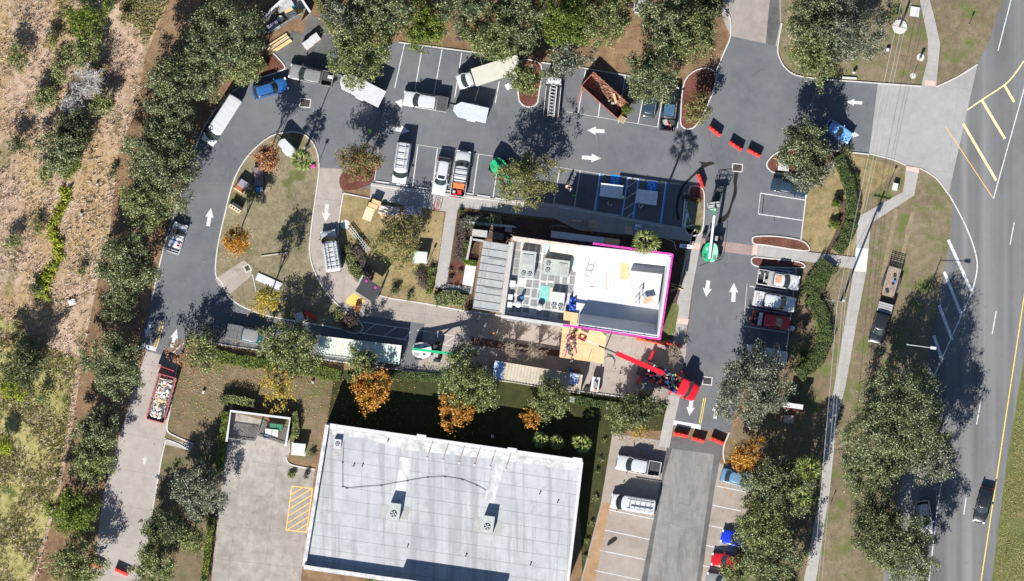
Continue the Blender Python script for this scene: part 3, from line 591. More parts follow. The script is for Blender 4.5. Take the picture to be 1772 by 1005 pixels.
def trunk_mesh(cl, h, r, rng, nlimb=9, lean=(0, 0)):
    mb = MB(); top = Vector((lean[0], lean[1], h)); n = 5; prev = Vector((0, 0, -.1)); pr = r * 1.35
    for i in range(1, n + 1):
        t = i / n; p = Vector((lean[0] * t + rng.normal() * .06, lean[1] * t + rng.normal() * .06, h * t)); q = r * (1 - .5 * t)
        mb.tube(prev, p, pr, q, 7, False); prev, pr = p, q
    for c in cl[rng.choice(len(cl), min(nlimb, len(cl)), replace=False)]:
        t = rng.uniform(.45, .95); a = Vector((lean[0] * t, lean[1] * t, h * t)); c = Vector(c)
        m_ = a.lerp(c, .5) + Vector((rng.normal() * .25, rng.normal() * .25, .3)); b = r * rng.uniform(.28, .45)
        mb.tube(a, m_, b, b * .65, 5, False); mb.tube(m_, c, b * .65, b * .2, 5, False)
    return mb
TS = [0]
def tree(name, px, py, rpx, zc, m, label, group=None, leaf=.2, dens=330, rz=None, lob=.14, cl=7.5, csize=1.0, z0=0.0, trunk=None, cat='tree', off=(0, 0)):
    TS[0] += 1; rng = np.random.default_rng(100 + TS[0]); rx = rpx * PX
    x, y = P(px, py); t = thing(name, label, cat, (x, y, z0), 0, group); rx *= 1.02 if group == WEST else 1.07
    c, rad = crown_clumps(rx, rz or min(rx * .72, zc * .62), zc, rng, cl, lob, csize)
    n = int(math.pi * rx * rx * dens)
    pos, nr = clump_leaves(c, rad, n, leaf, rng)
    pos[:, 2] = np.maximum(pos[:, 2], .15)
    V, F = leaf_quads(pos, nr, leaf, rng); np_mesh('crown', V, F, MATS[m], t)
    tr = trunk if trunk else max(.07, rx * .055)
    trunk_mesh(c, zc * .8, tr, rng, nlimb=int(6 + rx * 2)).build('trunk', GREYBARK if m == 'grey_leaves' else BARK, t)
    return t
WEST = 'oaks lining the west road'; NORTH = 'trees along the north edge of the car park'
OAKS = [
 (388, 62, 68, 5.6, 'oak_leaves', 'large dense oak left of the walled refuse corner at the top', NORTH),
 (322, 128, 62, 5.2, 'oak_leaves', 'grey green oak diagonally up and left of the white cargo van', WEST),
 (420, 112, 36, 3.4, 'olive_leaves', 'lower olive oak directly above the blue estate car', NORTH),
 (292, 195, 50, 4.8, 'oak_leaves', 'mid sized oak left of the white cargo van by the perimeter road', WEST),
 (283, 290, 72, 5.4, 'oak_leaves', 'biggest oak on the west road, left of the dark tree shadow below the van', WEST),
 (252, 352, 48, 5.0, 'olive_leaves', 'olive oak above and left of the white service truck', WEST),
 (218, 455, 56, 5.2, 'oak_leaves', 'round oak below and left of the white service truck', WEST),
 (205, 525, 36, 4.4, 'dark_leaves', 'small dark oak above the road arrow painted in shade on the west road', WEST),
 (196, 628, 56, 5.2, 'oak_leaves', 'round oak left of the stop bar on the west road', WEST),
 (168, 750, 46, 5.0, 'oak_leaves', 'dark oak left of the litter filled skip on the west road', WEST),
 (165, 800, 40, 4.8, 'olive_leaves', 'olive oak overhanging the pale concrete road below the skip', WEST),
 (128, 885, 48, 5.0, 'bright_leaves', 'greener oak by the concrete road above the lowest red barrier', WEST),
 (130, 985, 50, 5.0, 'olive_leaves', 'lowest oak at the bottom left, hiding half of a red barrier', WEST),
 (622, 80, 62, 5.0, 'olive_leaves', 'broad oak overhanging the white enclosed trailer', NORTH),
 (598, 22, 44, 4.6, 'grey_leaves', 'greyish tree right of the long clipped hedge at the top', NORTH),
 (668, 14, 48, 5.0, 'oak_leaves', 'dark tree at the top edge left of the bright green tree', NORTH),
 (735, 42, 44, 3.8, 'bright_leaves', 'bright green bushy tree above the empty stalls', NORTH),
 (800, 12, 50, 5.0, 'oak_leaves', 'oak at the top edge above the patch of bare brown ground', NORTH),
 (852, 62, 50, 4.8, 'olive_leaves', 'yellowish oak whose branches touch the cream box truck', NORTH),
 (908, 26, 54, 5.2, 'oak_leaves', 'mid green oak at the top centre behind the box truck', NORTH),
 (978, 30, 52, 5.2, 'bright_leaves', 'fresh green tree at the top left of the half hidden white car', NORTH),
 (1046, 28, 52, 5.2, 'olive_leaves', 'olive tree at the top just left of the half hidden white car', NORTH),
 (1150, 30, 50, 5.4, 'oak_leaves', 'dense oak at the top right of the half hidden white car', NORTH),
 (1200, 62, 46, 5.0, 'olive_leaves', 'oak beside the kerb of the beige north driveway', NORTH),
 (1225, 12, 36, 4.6, 'dark_leaves', 'dark tree at the top edge beside the beige north driveway', NORTH),
 (1132, 128, 50, 4.8, 'oak_leaves', 'oak overhanging the dark estate car and the black pickup', NORTH),
 (985, 98, 38, 4.2, 'grey_leaves', 'silvery grey tree above the flatbed truck', NORTH),
 (1415, 32, 58, 5.6, 'oak_leaves', 'oak right of the beige north driveway at the top', 'oaks by the east exit'),
 (1474, 52, 58, 5.6, 'grey_leaves', 'greyish mossy oak left of the overhead wires at the top', 'oaks by the east exit'),
 (1412, 98, 44, 4.6, 'olive_leaves', 'lower oak above the kerb of the east exit', 'oaks by the east exit'),
 (1394, 258, 46, 4.7, 'oak_leaves', 'oak in the mulch island below the blue shaded compact car', 'oaks by the east exit'),
 (1400, 298, 36, 3.8, 'grey_leaves', 'greyish oak hanging over the dark saloon and ribbed cart', 'oaks by the east exit'),
 (1302, 668, 68, 6.0, 'grey_leaves', 'large olive grey oak covering the drive right of the red crane truck', 'oaks by the east stalls'),
 (1552, 735, 88, 8.2, 'oak_leaves', 'largest oak of all, between the roadside walk and the main road', 'oaks by the main road'),
 (1610, 785, 50, 7.0, 'grey_leaves', 'greyish oak leaning over the main road below the hatched triangle', 'oaks by the main road'),
 (1505, 815, 44, 6.4, 'oak_leaves', 'oak right of the roadside walk near the lower tyre tracks', 'oaks by the main road'),
 (1515, 905, 52, 6.6, 'dark_leaves', 'dark oak left of the car hidden under branches on the main road', 'oaks by the main road'),
 (1560, 948, 64, 7.0, 'oak_leaves', 'oak at the bottom edge below the car hidden on the main road', 'oaks by the main road'),
 (1345, 840, 54, 5.8, 'oak_leaves', 'oak right of the orange tree beside the steel blue car', 'oaks by the east stalls'),
 (1322, 915, 56, 5.8, 'olive_leaves', 'oak covering most of the bright blue car', 'oaks by the east stalls'),
 (1340, 985, 54, 5.6, 'oak_leaves', 'lowest oak of the east stalls, below and right of the red car', 'oaks by the east stalls'),
 (1282, 985, 30, 4.6, 'olive_leaves', 'small oak touching the tail of the red car at the bottom', 'oaks by the east stalls'),
 (501, 604, 48, 4.6, 'olive_leaves', 'loose oak between the grey pickup and the mint container', 'trees of the south strip'),
 (350, 603, 34, 3.6, 'olive_leaves', 'small olive tree left of the grey pickup in the south lane', 'trees of the south strip'),
 (628, 626, 28, 4.2, 'olive_leaves', 'olive tree above the orange tree by the mint container', 'trees of the south strip'),
 (802, 652, 47, 4.6, 'olive_leaves', 'wide silvery oak left of the tan container', 'trees of the south strip'),
 (840, 685, 26, 3.6, 'olive_leaves', 'small tree just right of the middle orange tree', 'trees of the south strip'),
 (955, 693, 34, 4.4, 'olive_leaves', 'tree in front of the tan container, above the smallest orange tree', 'trees of the south strip'),
 (1112, 706, 33, 4.0, 'dark_leaves', 'dark tree below the outriggers of the red crane truck', 'trees of the south strip'),
 (1084, 718, 34, 3.4, 'olive_leaves', 'low green tree above the sparse yellow tree left of the stop bar', 'trees of the south strip'),
 (345, 850, 46, 4.2, 'grey_leaves', 'grey green tree between the concrete road and the service yard', 'trees left of the service yard'),
 (278, 915, 34, 4.6, 'dark_leaves', 'dark narrow tree right of the concrete road near the bottom', 'trees left of the service yard'),
 (262, 982, 40, 4.2, 'olive_leaves', 'tree at the bottom beside the lone red barrier on the concrete road', 'trees left of the service yard'),
 (330, 930, 26, 3.6, 'olive_leaves', 'small tree on the grass left of the service yard at the bottom', 'trees left of the service yard'),
 (912, 134, 32, 4.0, 'olive_leaves', 'tree in the mulch island right of the cream box truck', NORTH),
]
for a in OAKS: tree('oak_tree', *a[:6], group=a[6])
TH = 'thin crowned trees of the car park'
tree('young_tree', 912, 312, 52, 4.7, 'yellowgreen_leaves', 'pale yellow green tree overhanging the walk beside the green lift', TH, dens=200, leaf=.2)
tree('young_tree', 622, 282, 36, 4.2, 'redgreen_leaves', 'thin tree with reddening leaves at the mouth of the drive-through lane', TH, dens=270, leaf=.2, csize=1.1)
tree('young_tree', 690, 418, 42, 3.6, 'yellowgreen_leaves', 'sparse yellow green tree in the lawn above the black canopy', TH, dens=190, leaf=.2, csize=1.1)
tree('young_tree', 1207, 188, 26, 3.4, 'yellowgreen_leaves', 'small yellowish tree at the tip of the mulch island by the red barriers', TH, dens=200, leaf=.2)
OR = 'trees in autumn colour'
tree('autumn_tree', 463, 273, 23, 6.6, 'rust_leaves', 'rust orange tree over the upper end of the brown material trailer', OR, dens=420, leaf=.2, rz=1.7, csize=1.15, lob=.06, z0=.1)
tree('autumn_tree', 410, 416, 23, 6.4, 'orange_leaves', 'orange tree beside the kerb below the two timber crates', OR, dens=380, leaf=.2, rz=1.7, csize=1.15, lob=.06, z0=.1)
tree('autumn_tree', 464, 518, 26, 7.4, 'yellow_leaves', 'yellow tree just below the long white panel on the island lawn', OR, dens=200, leaf=.2, rz=2.6, csize=1.0, lob=.06, z0=.1)
tree('autumn_tree', 642, 672, 36, 4.0, 'orange_leaves', 'largest orange tree, below the mint container', OR, dens=190, leaf=.24, csize=1.05)
tree('autumn_tree', 786, 709, 31, 3.6, 'orange_leaves', 'middle sized orange tree above the pipes of the grey roof', OR, dens=170, leaf=.24, csize=1.05)
tree('autumn_tree', 919, 723, 18, 2.8, 'orange_leaves', 'smallest orange tree, left below the tan container', OR, dens=170, leaf=.22, csize=.7)
tree('autumn_tree', 482, 666, 38, 3.6, 'yellow_leaves', 'sparse yellow tree above the walled bin enclosure', OR, dens=70, leaf=.22, csize=.7)
tree('autumn_tree', 1297, 790, 33, 4.4, 'orange_leaves', 'golden orange tree over the steel blue car', OR, dens=230, leaf=.22, csize=1.1)
tree('autumn_tree', 1104, 744, 18, 2.4, 'yellow_leaves', 'sparse low yellow tree left of the white stop bar', OR, dens=45, leaf=.2, csize=.7)
tree('autumn_tree', 316, 610, 27, 3.4, 'rust_leaves', 'sparse brown leaved tree at the upper end of the litter skip', OR, dens=34, leaf=.22, csize=.7)
BR = 'wild growth in the west field'
tree('wild_tree', 152, 30, 40, 3.4, 'bright_leaves', 'bright green wild tree at the top left of the field', BR, dens=240)
tree('wild_tree', 140, 88, 34, 2.8, 'olive_leaves', 'olive bush just above the bare silver tree', BR, dens=240)
tree('wild_tree', 105, 258, 40, 2.8, 'oak_leaves', 'grey green bush below the bare silver tree', BR, dens=240)
tree('wild_tree', 122, 288, 22, 2.2, 'bright_leaves', 'small fresh green bush below the bare silver tree', BR, dens=240)
tree('wild_tree', 178, 178, 24, 2.4, 'olive_leaves', 'olive bush right of the bare silver tree', BR, dens=240)
tree('wild_tree', 122, 212, 30, 2.0, 'dark_leaves', 'dark scrub between the silver tree and the grey green bush', BR, dens=240)
tree('wild_tree', 38, 640, 42, 4.4, 'dark_leaves', 'dark wild tree at the left edge of the field', BR, dens=240)
tree('wild_tree', 22, 668, 26, 4.0, 'lime_leaves', 'yellow lime bush at the left edge in front of the dark wild tree', BR, dens=240)
tree('wild_tree', 6, 772, 18, 2.6, 'lime_leaves', 'small lime bush at the left edge low in the green meadow', BR, dens=240)
tree('wild_tree', 78, 168, 24, 1.6, 'olive_leaves', 'low olive scrub left of the bare silver tree', BR, dens=240)
for a in [(100, 128, 24, 1.8, 'olive_leaves', 'olive scrub between the top left wild tree and the silver tree'), (88, 70, 22, 1.6, 'yellowgreen_leaves', 'yellow green scrub at the upper left edge of the field'), (170, 120, 18, 1.4, 'dark_leaves', 'dark scrub just right above the silver tree'),
          (78, 300, 26, 1.8, 'olive_leaves', 'olive scrub at the left end below the grey green bush'), (150, 232, 22, 1.5, 'dark_leaves', 'dark scrub on the pinkish belt level with the white van'), (196, 300, 13, 1.0, 'dark_leaves', 'small dark scrub close to the biggest west road oak'), (62, 395, 20, 1.3, 'yellowgreen_leaves', 'yellow green scrub left of the lime vines'),
          (60, 500, 18, 1.2, 'dark_leaves', 'small dark scrub at the foot of the lime vines'), (140, 470, 13, 1.0, 'olive_leaves', 'small olive scrub right of the lower vines'), (52, 600, 22, 1.6, 'dark_leaves', 'dark scrub above the dark wild tree at the left edge'), (74, 690, 20, 1.6, 'olive_leaves', 'olive scrub right of the dark wild tree'), (30, 560, 16, 1.2, 'yellowgreen_leaves', 'yellow green scrub at the left edge above the dark scrub'),
          (30, 100, 34, 2.2, 'olive_leaves', 'olive thicket at the far left upper edge'), (30, 250, 30, 2.0, 'dark_leaves', 'dark thicket at the far left edge level with the white van'), (22, 420, 26, 1.6, 'olive_leaves', 'olive thicket at the far left edge level with the service truck'), (215, 30, 16, 1.2, 'yellowgreen_leaves', 'yellow green scrub left of the topmost oaks')]: tree('wild_scrub', *(a[:2] + (a[2] * .72,) + a[3:]), BR, dens=150, cat='scrub', lob=.3)
# bare silver tree: trunk and a haze of pale twigs
def bare_tree(px, py, rpx, h, label, m=GREYBARK, nb=26, cat='tree', name='bare_tree', group=None):
    TS[0] += 1; rng = np.random.default_rng(100 + TS[0]); rx = rpx * PX; x, y = P(px, py)
    t = thing(name, label, cat, (x, y, 0), 0, group); mb = MB(); tips = []
    mb.tube((0, 0, -.1), (.1, .1, h * .4), .16, .11, 6)
    for i in range(nb):
        a = rng.random() * 6.28; r = rx * rng.uniform(.35, 1); b = Vector((.1, .1, h * rng.uniform(.2, .4))); e = Vector((math.cos(a) * r, math.sin(a) * r, h * rng.uniform(.55, 1)))
        k = b.lerp(e, .5) + Vector((rng.normal() * .2, rng.normal() * .2, .25)); mb.tube(b, k, .07, .045, 5, False); mb.tube(k, e, .045, .02, 5, False)
        for j in range(7):
            s = k.lerp(e, rng.random()); tips.append((s, s + Vector((rng.normal() * .45, rng.normal() * .45, abs(rng.normal()) * .4))))
    mb.build('trunk', m, t)
    pos = []; nr = []
    tw = MB()
    for s, e in tips:
        tw.beam(s, e, .03)
        for j in range(4):
            q = s.lerp(e, rng.random()); tw.beam(q, q + Vector((rng.normal() * .28, rng.normal() * .28, abs(rng.normal()) * .2)), .022)
    tw.build('crown', MATS['bare_twigs'] if m is GREYBARK else m, t)
    return t
bare_tree(148, 140, 34, 4.2, 'bare silver grey tree with pale twigs in the upper west field', nb=40)
bare_tree(122, 182, 18, 2.2, 'low bare grey bush below the silver tree', nb=18, cat='bush', name='bare_bush')
bare_tree(886, 603, 14, 3.4, 'leafless twiggy tree left of the other by the tan container', MATS.get('twig') or mat('twig', (.3, .24, .18), .9), nb=12, group='bare saplings by the container')
bare_tree(928, 606, 14, 3.4, 'leafless twiggy tree above the middle of the tan container, nearer the plywood deck', MATS['twig'], nb=12, group='bare saplings by the container')
bare_tree(1168, 612, 13, 2.2, 'small bare brown shrub in front of the red barriers by the crane truck', MATS['twig'], nb=16, cat='shrub', name='bare_shrub')
# ---------------------------------------------------------------- shrubs
def shrub(px, py, rpx, h, m, label, group='shrubs around the building', dens=330, leaf=.12, name='shrub', z0=.1, ell=1.0, rot=0):
    TS[0] += 1; rng = np.random.default_rng(100 + TS[0]); rx = rpx * PX; x, y = P(px, py); t = thing(name, label, 'shrub', (x, y, z0), rot, group)
    n = max(14, int(rx * rx * 26)); d = rnd_dirs(n, rng); d[:, 2] = np.abs(d[:, 2]); c = d * (rng.random(n) ** .5)[:, None] * np.array([rx * .8 * ell, rx * .8, h * .6]); c[:, 2] += h * .25
    rad = rng.uniform(.2, .38, n) * min(1.5, max(.7, rx)); N = int(math.pi * rx * rx * ell * dens) + 60
    pos, nr = clump_leaves(c, rad, N, leaf, rng); pos[:, 2] = np.maximum(pos[:, 2], .03)
    V, F = leaf_quads(pos, nr, leaf, rng); np_mesh('foliage', V, F, MATS[m], t)
    mb = MB()
    for q in c[:6]: mb.tube((0, 0, -.05), tuple(q), .03, .012, 5)
    mb.build('stem', BARK, t); return t
for a in [(808, 388, 15, 1.5, 'grey_leaves', 'grey green shrub at the corner of the front walk and side path'),
          (797, 366, 6, .8, 'dark_leaves', 'tiny dark round shrub at the top of the side path'),
          (830, 378, 14, 1.4, 'grey_leaves', 'greyish shrub below the front walk left of the stacked pipes'),
          (857, 378, 12, 1.2, 'olive_leaves', 'olive shrub under the pale yellow green tree'),
          (798, 412, 12, 1.3, 'purple_leaves', 'purplish shrub beside the middle of the side path'),
          (797, 440, 12, 1.1, 'purple_leaves', 'purplish shrub above the red mulch bed'),
          (814, 425, 9, 1.2, 'bright_leaves', 'bright green shrub left of the grey block wall'),
          (733, 485, 19, 1.3, 'purple_leaves', 'large dark purple shrub left of the narrow green hedge'),
          (725, 470, 10, 1.0, 'purple_leaves', 'small purple shrub below the green transformer box'),
          (780, 466, 3.5, .5, 'olive_leaves', 'tiny sprig at the top of the red mulch bed'),
          (797, 470, 5, .6, 'dark_leaves', 'small dark sprig at the right of the red mulch bed'),
          (779, 482, 5, .7, 'purple_leaves', 'round dark shrub at the bottom of the red mulch bed'),
          (683, 502, 12, 1.4, 'dark_leaves', 'dark wispy shrub right of the black canopy'),
          (707, 514, 9, 1.2, 'olive_leaves', 'olive shrub at the end of the purple bed above the shaded lane'),
          (620, 417, 8, 1.0, 'hedge_leaves', 'green shrub beside the ladders lying on the lawn'),
          (622, 432, 9, .9, 'purple_leaves', 'brownish shrub at the head of the leaning ladders'),
          (606, 443, 12, .8, 'olive_leaves', 'green ground shrub between lane kerb and brown shrub bank'),
          (617, 470, 14, .9, 'olive_leaves', 'grey green ground shrub near the black canopy beside the kerb'),
          (632, 465, 11, .9, 'purple_leaves', 'brown shrub below the leaning ladders'),
          (585, 545, 12, 1.2, 'olive_leaves', 'leafy shrub at the tip of the island beside the red barrier'),
          (606, 557, 16, 1.3, 'purple_leaves', 'round twiggy grey shrub at the pointed end of the island'),
          (620, 533, 7, .9, 'rust_leaves', 'small rusty shrub on the yellow ground mat'),
          (645, 521, 7, 1.1, 'dark_leaves', 'dark shrub on the concrete right of the yellow mat'),
          (1388, 563, 12, 1.3, 'purple_leaves', 'round shrub with purple centre right of the red pickup'),
          (1390, 614, 9, 1.1, 'hedge_leaves', 'small round green shrub below the purple centred one'),
          (1446, 352, 10.5, 1.5, 'bright_leaves', 'round green ball shrub inside the upper hedge curve'),
          (1443, 389, 10.5, 1.2, 'bright_leaves', 'lower ball shrub inside the upper hedge curve'),
          (1464, 262, 12, 1.2, 'olive_leaves', 'loose shrub at the top of the long hedge'),
          (1478, 305, 9, .9, 'hedge_leaves', 'small shrub bulging right of the upper hedge'),
          (1190, 340, 7, .7, 'purple_leaves', 'twiggy brown shrub at the rounded top of the small island'),
          (1205, 345, 7, .7, 'yellowgreen_leaves', 'yellow green shrub in the small island by the green lift'),
          (1085, 190, 13, .9, 'bright_leaves', 'heap of cut green branches in the rusty skip'),
          (1100, 168, 15, 2.0, 'dark_leaves', 'dark bush beside the end of the rusty skip'),
          (722, 66, 12, .9, 'purple_leaves', 'low dark shrub below the bright green tree'),
          (800, 62, 14, 1.0, 'purple_leaves', 'dark reddish shrub above the white kerb of the top stalls'),
          (505, 822, 8, .7, 'olive_leaves', 'low plant beside the rounded kerb of the service yard'),
          (532, 822, 9, .8, 'purple_leaves', 'brown low plant next to the grey roof at the service yard kerb'),
          (541, 785, 8, .9, 'dark_leaves', 'dark low plant right of the green box by the grey roof'),
          (640, 988, 0, 0, '', '')]:
    if a[2]: shrub(*a, dens=1100 if 'ball' in a[5] or 'round' in a[5] else 330, z0=1.45 if 'skip' in a[5] and 'heap' in a[5] else .1)
for i, (x, y, r) in enumerate(((1040, 795, 5), (1033, 815, 5), (1030, 862, 7), (1022, 905, 7), (1016, 935, 6), (1012, 965, 6), (1046, 762, 5))):
    shrub(x, y, r, .7, 'olive_leaves', ['small green shrub between the grey roof and the stall path, second from the top', 'small green shrub east of the grey roof, third from the top', 'green shrub east of the grey roof level with its right hand roof unit', 'green shrub east of the grey roof, just below the level of the roof unit', 'green shrub east of the grey roof near its lower right corner, upper of three', 'green shrub east of the grey roof near its lower right corner, middle of three', 'small green shrub at the top corner of the stall path'][i], 'foundation shrubs east of the grey roof', z0=0) if i != 5 else shrub(x, y, r, .7, 'olive_leaves', 'lowest green shrub east of the grey roof', 'foundation shrubs east of the grey roof', z0=0)
# ---------------------------------------------------------------- clipped hedges
def hedge(pts, wpx, h, m, label, dens=230, leaf=.13, z0=.03, name='hedge', sm=4, rough=.3):
    TS[0] += 1; rng = np.random.default_rng(100 + TS[0]); q = PP(smooth_poly(pts, sm, False)); W = wpx * PX
    x0, y0 = q[len(q) // 2]; t = thing(name, label, 'hedge', (x0, y0, z0)); A = np.array(q) - np.array([x0, y0])
    seg = np.diff(A, axis=0); L = np.linalg.norm(seg, axis=1); cum = np.concatenate([[0], np.cumsum(L)]); T = cum[-1]
    n = int(T * (W + h) * dens); s = rng.random(n) * T; i = np.clip(np.searchsorted(cum, s) - 1, 0, len(L) - 1); f = (s - cum[i]) / L[i]
    c = A[i] + seg[i] * f[:, None]; nn = np.stack([-seg[i][:, 1], seg[i][:, 0]], 1) / L[i][:, None]
    u = rng.uniform(-1, 1, n); side = rng.random(n) < h / (W + 2 * h) * 1.3; z = np.where(side, rng.random(n) * h, h - np.abs(rng.normal(size=n)) * .1)
    u = np.where(side, np.sign(u) * (1 - np.abs(rng.normal(size=n)) * .05), u); z += rng.normal(size=n) * rough * .4
    ph = rng.random(4) * 6; wob = 1 + .1 * np.sin(s * 1.9 + ph[0]) + .08 * np.sin(s * 4.3 + ph[1]) + .05 * np.sin(s * 9 + ph[2]); gap = (np.sin(s * .83 + ph[3]) + np.sin(s * 2.7 + ph[1])) < -1.72
    z = z * (1 - .12 * np.sin(s * 2.3 + ph[2]) ** 2) - np.where(gap, .45 * h * (1 - u * u), 0); u = u * wob
    pos = np.column_stack([c + nn * (u * W / 2)[:, None], np.maximum(z, .02)])
    nr = np.column_stack([nn * np.where(side, np.sign(u), 0)[:, None], np.where(side, .2, 1.0)]) + rnd_dirs(n, rng) * .8; nr /= np.linalg.norm(nr, axis=1)[:, None]
    V, F = leaf_quads(pos, nr, leaf, rng); np_mesh('foliage', V, F, MATS[m], t)
    strip_mb(MB(), [tuple(a) for a in A], W * .72, .02, h * .62).build('branches', mat('hedge_wood', (.028, .03, .014), .95), t)
    return t
hedge([(1448, 270), (1462, 300), (1472, 330), (1474, 370), (1464, 410), (1448, 436)], 22, 1.1, 'hedge_leaves', 'long clipped green hedge curving above the entrance path')
hedge([(1436, 455), (1418, 480), (1402, 510)], 34, 1.1, 'hedge_leaves', 'broad clipped hedge block right of the white pickups')
hedge([(1402, 512), (1420, 540), (1428, 580), (1414, 620), (1380, 650)], 26, 1.1, 'hedge_leaves', 'crescent shaped clipped hedge right of the red pickup')
hedge([(748, 462), (744, 490), (742, 508)], 11, .9, 'bright_leaves', 'narrow bright green hedge beside the side path')
hedge([(752, 520), (780, 514), (806, 522)], 24, 1.0, 'olive_leaves', 'brownish green clipped hedge at the end of the side path')
hedge([(805, 415), (803, 440), (806, 452), (824, 456)], 9, .8, 'bright_leaves', 'small bright hedge around the grey block wall')
hedge([(597, 424), (603, 448), (618, 474), (634, 488)], 17, .55, 'olive_leaves', 'low green ground cover bank along the inner kerb of the drive-through lane', rough=.8)
hedge([(612, 428), (625, 446), (634, 470), (640, 486)], 13, .8, 'purple_leaves', 'brown shrub bank beside the leaning ladders', rough=.8)
hedge([(800, 378), (798, 400), (797, 425), (792, 448)], 16, .9, 'purple_leaves', 'greyish purple shrub border along the east side of the side path', rough=.8)
hedge([(805, 380), (835, 384), (868, 380)], 15, .9, 'grey_leaves', 'grey green shrub border below the front walk', rough=.8)
hedge([(545, -10), (558, 20), (572, 50)], 12, 1.6, 'yellowgreen_leaves', 'tall pale green hedge beside the walled refuse corner')
hedge([(360, 612), (420, 625), (480, 632), (590, 650)], 20, 1.0, 'bright_leaves', 'loose green hedge below the grey pickup and mint container', rough=.6)
hedge([(600, 655), (720, 650), (860, 672)], 14, .7, 'hedge_leaves', 'low dark hedge between the orange trees and containers', rough=.6)
hedge([(985, 690), (1080, 706), (1150, 712)], 14, .7, 'hedge_leaves', 'low dark hedge below the crane truck forecourt', rough=.6)
hedge([(386, 700), (388, 690), (400, 690), (440, 698)], 14, 1.7, 'olive_leaves', 'green hedge along the top of the walled bin enclosure')
hedge([(390, 712), (385, 760), (378, 820)], 12, 1.4, 'bright_leaves', 'tall green hedge left of the walled bin enclosure')
hedge([(509, 712), (512, 740), (510, 758)], 12, 1.4, 'olive_leaves', 'short hedge right of the walled bin enclosure')
hedge([(366, 895), (360, 950), (352, 1010)], 12, 1.2, 'bright_leaves', 'green hedge along the lower left of the service yard')
hedge([(415, 142), (440, 120), (460, 108)], 18, 1.3, 'yellowgreen_leaves', 'loose yellow green hedge behind the kerb above the blue estate car', rough=.5)
# ---------------------------------------------------------------- palms
def palm(px, py, rpx, h, label, nf=19, z0=0, m='palm_leaves'):
    TS[0] += 1; rng = np.random.default_rng(100 + TS[0]); x, y = P(px, py); r = rpx * PX
    t = thing('palm_tree', label, 'palm', (x, y, z0), 0, 'fan palms'); Vs = []; stem = MB()
    stem.tube((0, 0, -.1), (.05, .03, h), .17, .14, 8)
    for i in range(nf):
        a = i * 2.39996 + rng.normal() * .15; e = R(80) * (1 - (i / nf) ** .9 * 1.25); st = r * rng.uniform(.42, .62)
        d = Vector((math.cos(a) * math.cos(e), math.sin(a) * math.cos(e), math.sin(e))); b = Vector((.05, .03, h)); k = b + d * st
        stem.beam(b, k, .03)
        fan = r * rng.uniform(.45, .65); sd = Vector((-math.sin(a), math.cos(a), 0))
        for j in range(9):
            q = R(-78 + 156 * j / 8); u = (d * math.cos(q) + sd * math.sin(q)); dr = Vector((0, 0, -fan * .35 * rng.uniform(.6, 1.3)))
            n = u.cross(Vector((rng.normal() * .3, rng.normal() * .3, 1)))  .normalized() * .075; mid = k + u * fan * .6; Vs += [k, mid + n, k + u * fan + dr, mid - n]
    V = np.array([tuple(v) for v in Vs]); np_mesh('crown', V, np.arange(len(V)).reshape(-1, 4), MATS[m], t); stem.build('trunk', BARK, t)
    return t
palm(522, 276, 21, 3.6, 'green fan palm beside the pink flag on the island tip', z0=.1)
palm(1117, 418, 24, 10.5, 'fan palm rising beside the magenta roof trim')
palm(935, 762, 15, 2.6, 'left fan palm of three above the grey roof')
palm(962, 765, 14, 2.4, 'middle fan palm of three above the grey roof')
palm(1004, 767, 18, 2.8, 'right fan palm of three at the corner of the grey roof')
palm(1398, 812, 26, 6.0, 'pale fan palm rising among the oaks of the east stalls', nf=34)
palm(1385, 858, 22, 5.6, 'lower fan palm among the oaks of the east stalls')
palm(640, 1002, 9, 2.0, 'small palm at the foot of the grey roof at the bottom edge')
# ---------------------------------------------------------------- uncountable ground growth
def in_poly(X, Y, poly):
    ins = np.zeros(len(X), bool); n = len(poly)
    for i in range(n):
        x1, y1 = poly[i - 1]; x2, y2 = poly[i]
        if y1 == y2: continue
        c = ((y1 > Y) != (y2 > Y)) & (X < (x2 - x1) * (Y - y1) / (y2 - y1) + x1); ins ^= c
    return ins
def scatter(poly, n, seed):
    rng = np.random.default_rng(seed); p = np.array(poly); lo = p.min(0); hi = p.max(0)
    X = rng.uniform(lo[0], hi[0], n); Y = rng.uniform(lo[1], hi[1], n); k = in_poly(X, Y, poly); X, Y = X[k], Y[k]
    return np.column_stack([(X - 886) * PX, (502.5 - Y) * PX]), rng
def tufts(name, poly, n, m, h, seed, label, z0=0.0, blades=5, wd=.035, bend=.6):
    xy, rng = scatter(poly, n, seed)
    # clumped density
    f = np.sin(xy[:, 0] * .9 + 2 * np.sin(xy[:, 1] * .37)) + np.sin(xy[:, 1] * .7 + 1.7 * np.sin(xy[:, 0] * .51)); k = f + rng.normal(size=len(xy)) * .9 > -.5; xy = xy[k]
    n = len(xy); lean = rng.normal(size=2) * .2
    b = np.repeat(xy, blades, 0) + rng.normal(size=(n * blades, 2)) * .12; N = len(b); a = rng.random(N) * 6.28; hh = h * rng.uniform(.4, 1.3, N) * np.repeat(rng.uniform(.5, 1.3, n), blades)
    dx = np.stack([np.cos(a), np.sin(a)], 1); sd = np.stack([-dx[:, 1], dx[:, 0]], 1) * wd; tip = b + dx * (hh * bend)[:, None] + lean * h
    z = np.full(N, z0); V = np.stack([np.column_stack([b - sd, z]), np.column_stack([b + sd, z]), np.column_stack([(b + tip) / 2 + sd * .8, z0 + hh * .65]), np.column_stack([tip, z0 + hh * .8])], 1).reshape(-1, 3)
    o = np_mesh(name, V, np.arange(N * 4).reshape(N, 4), MATS[m]); return tag(o, label, 'weeds', kind='stuff')
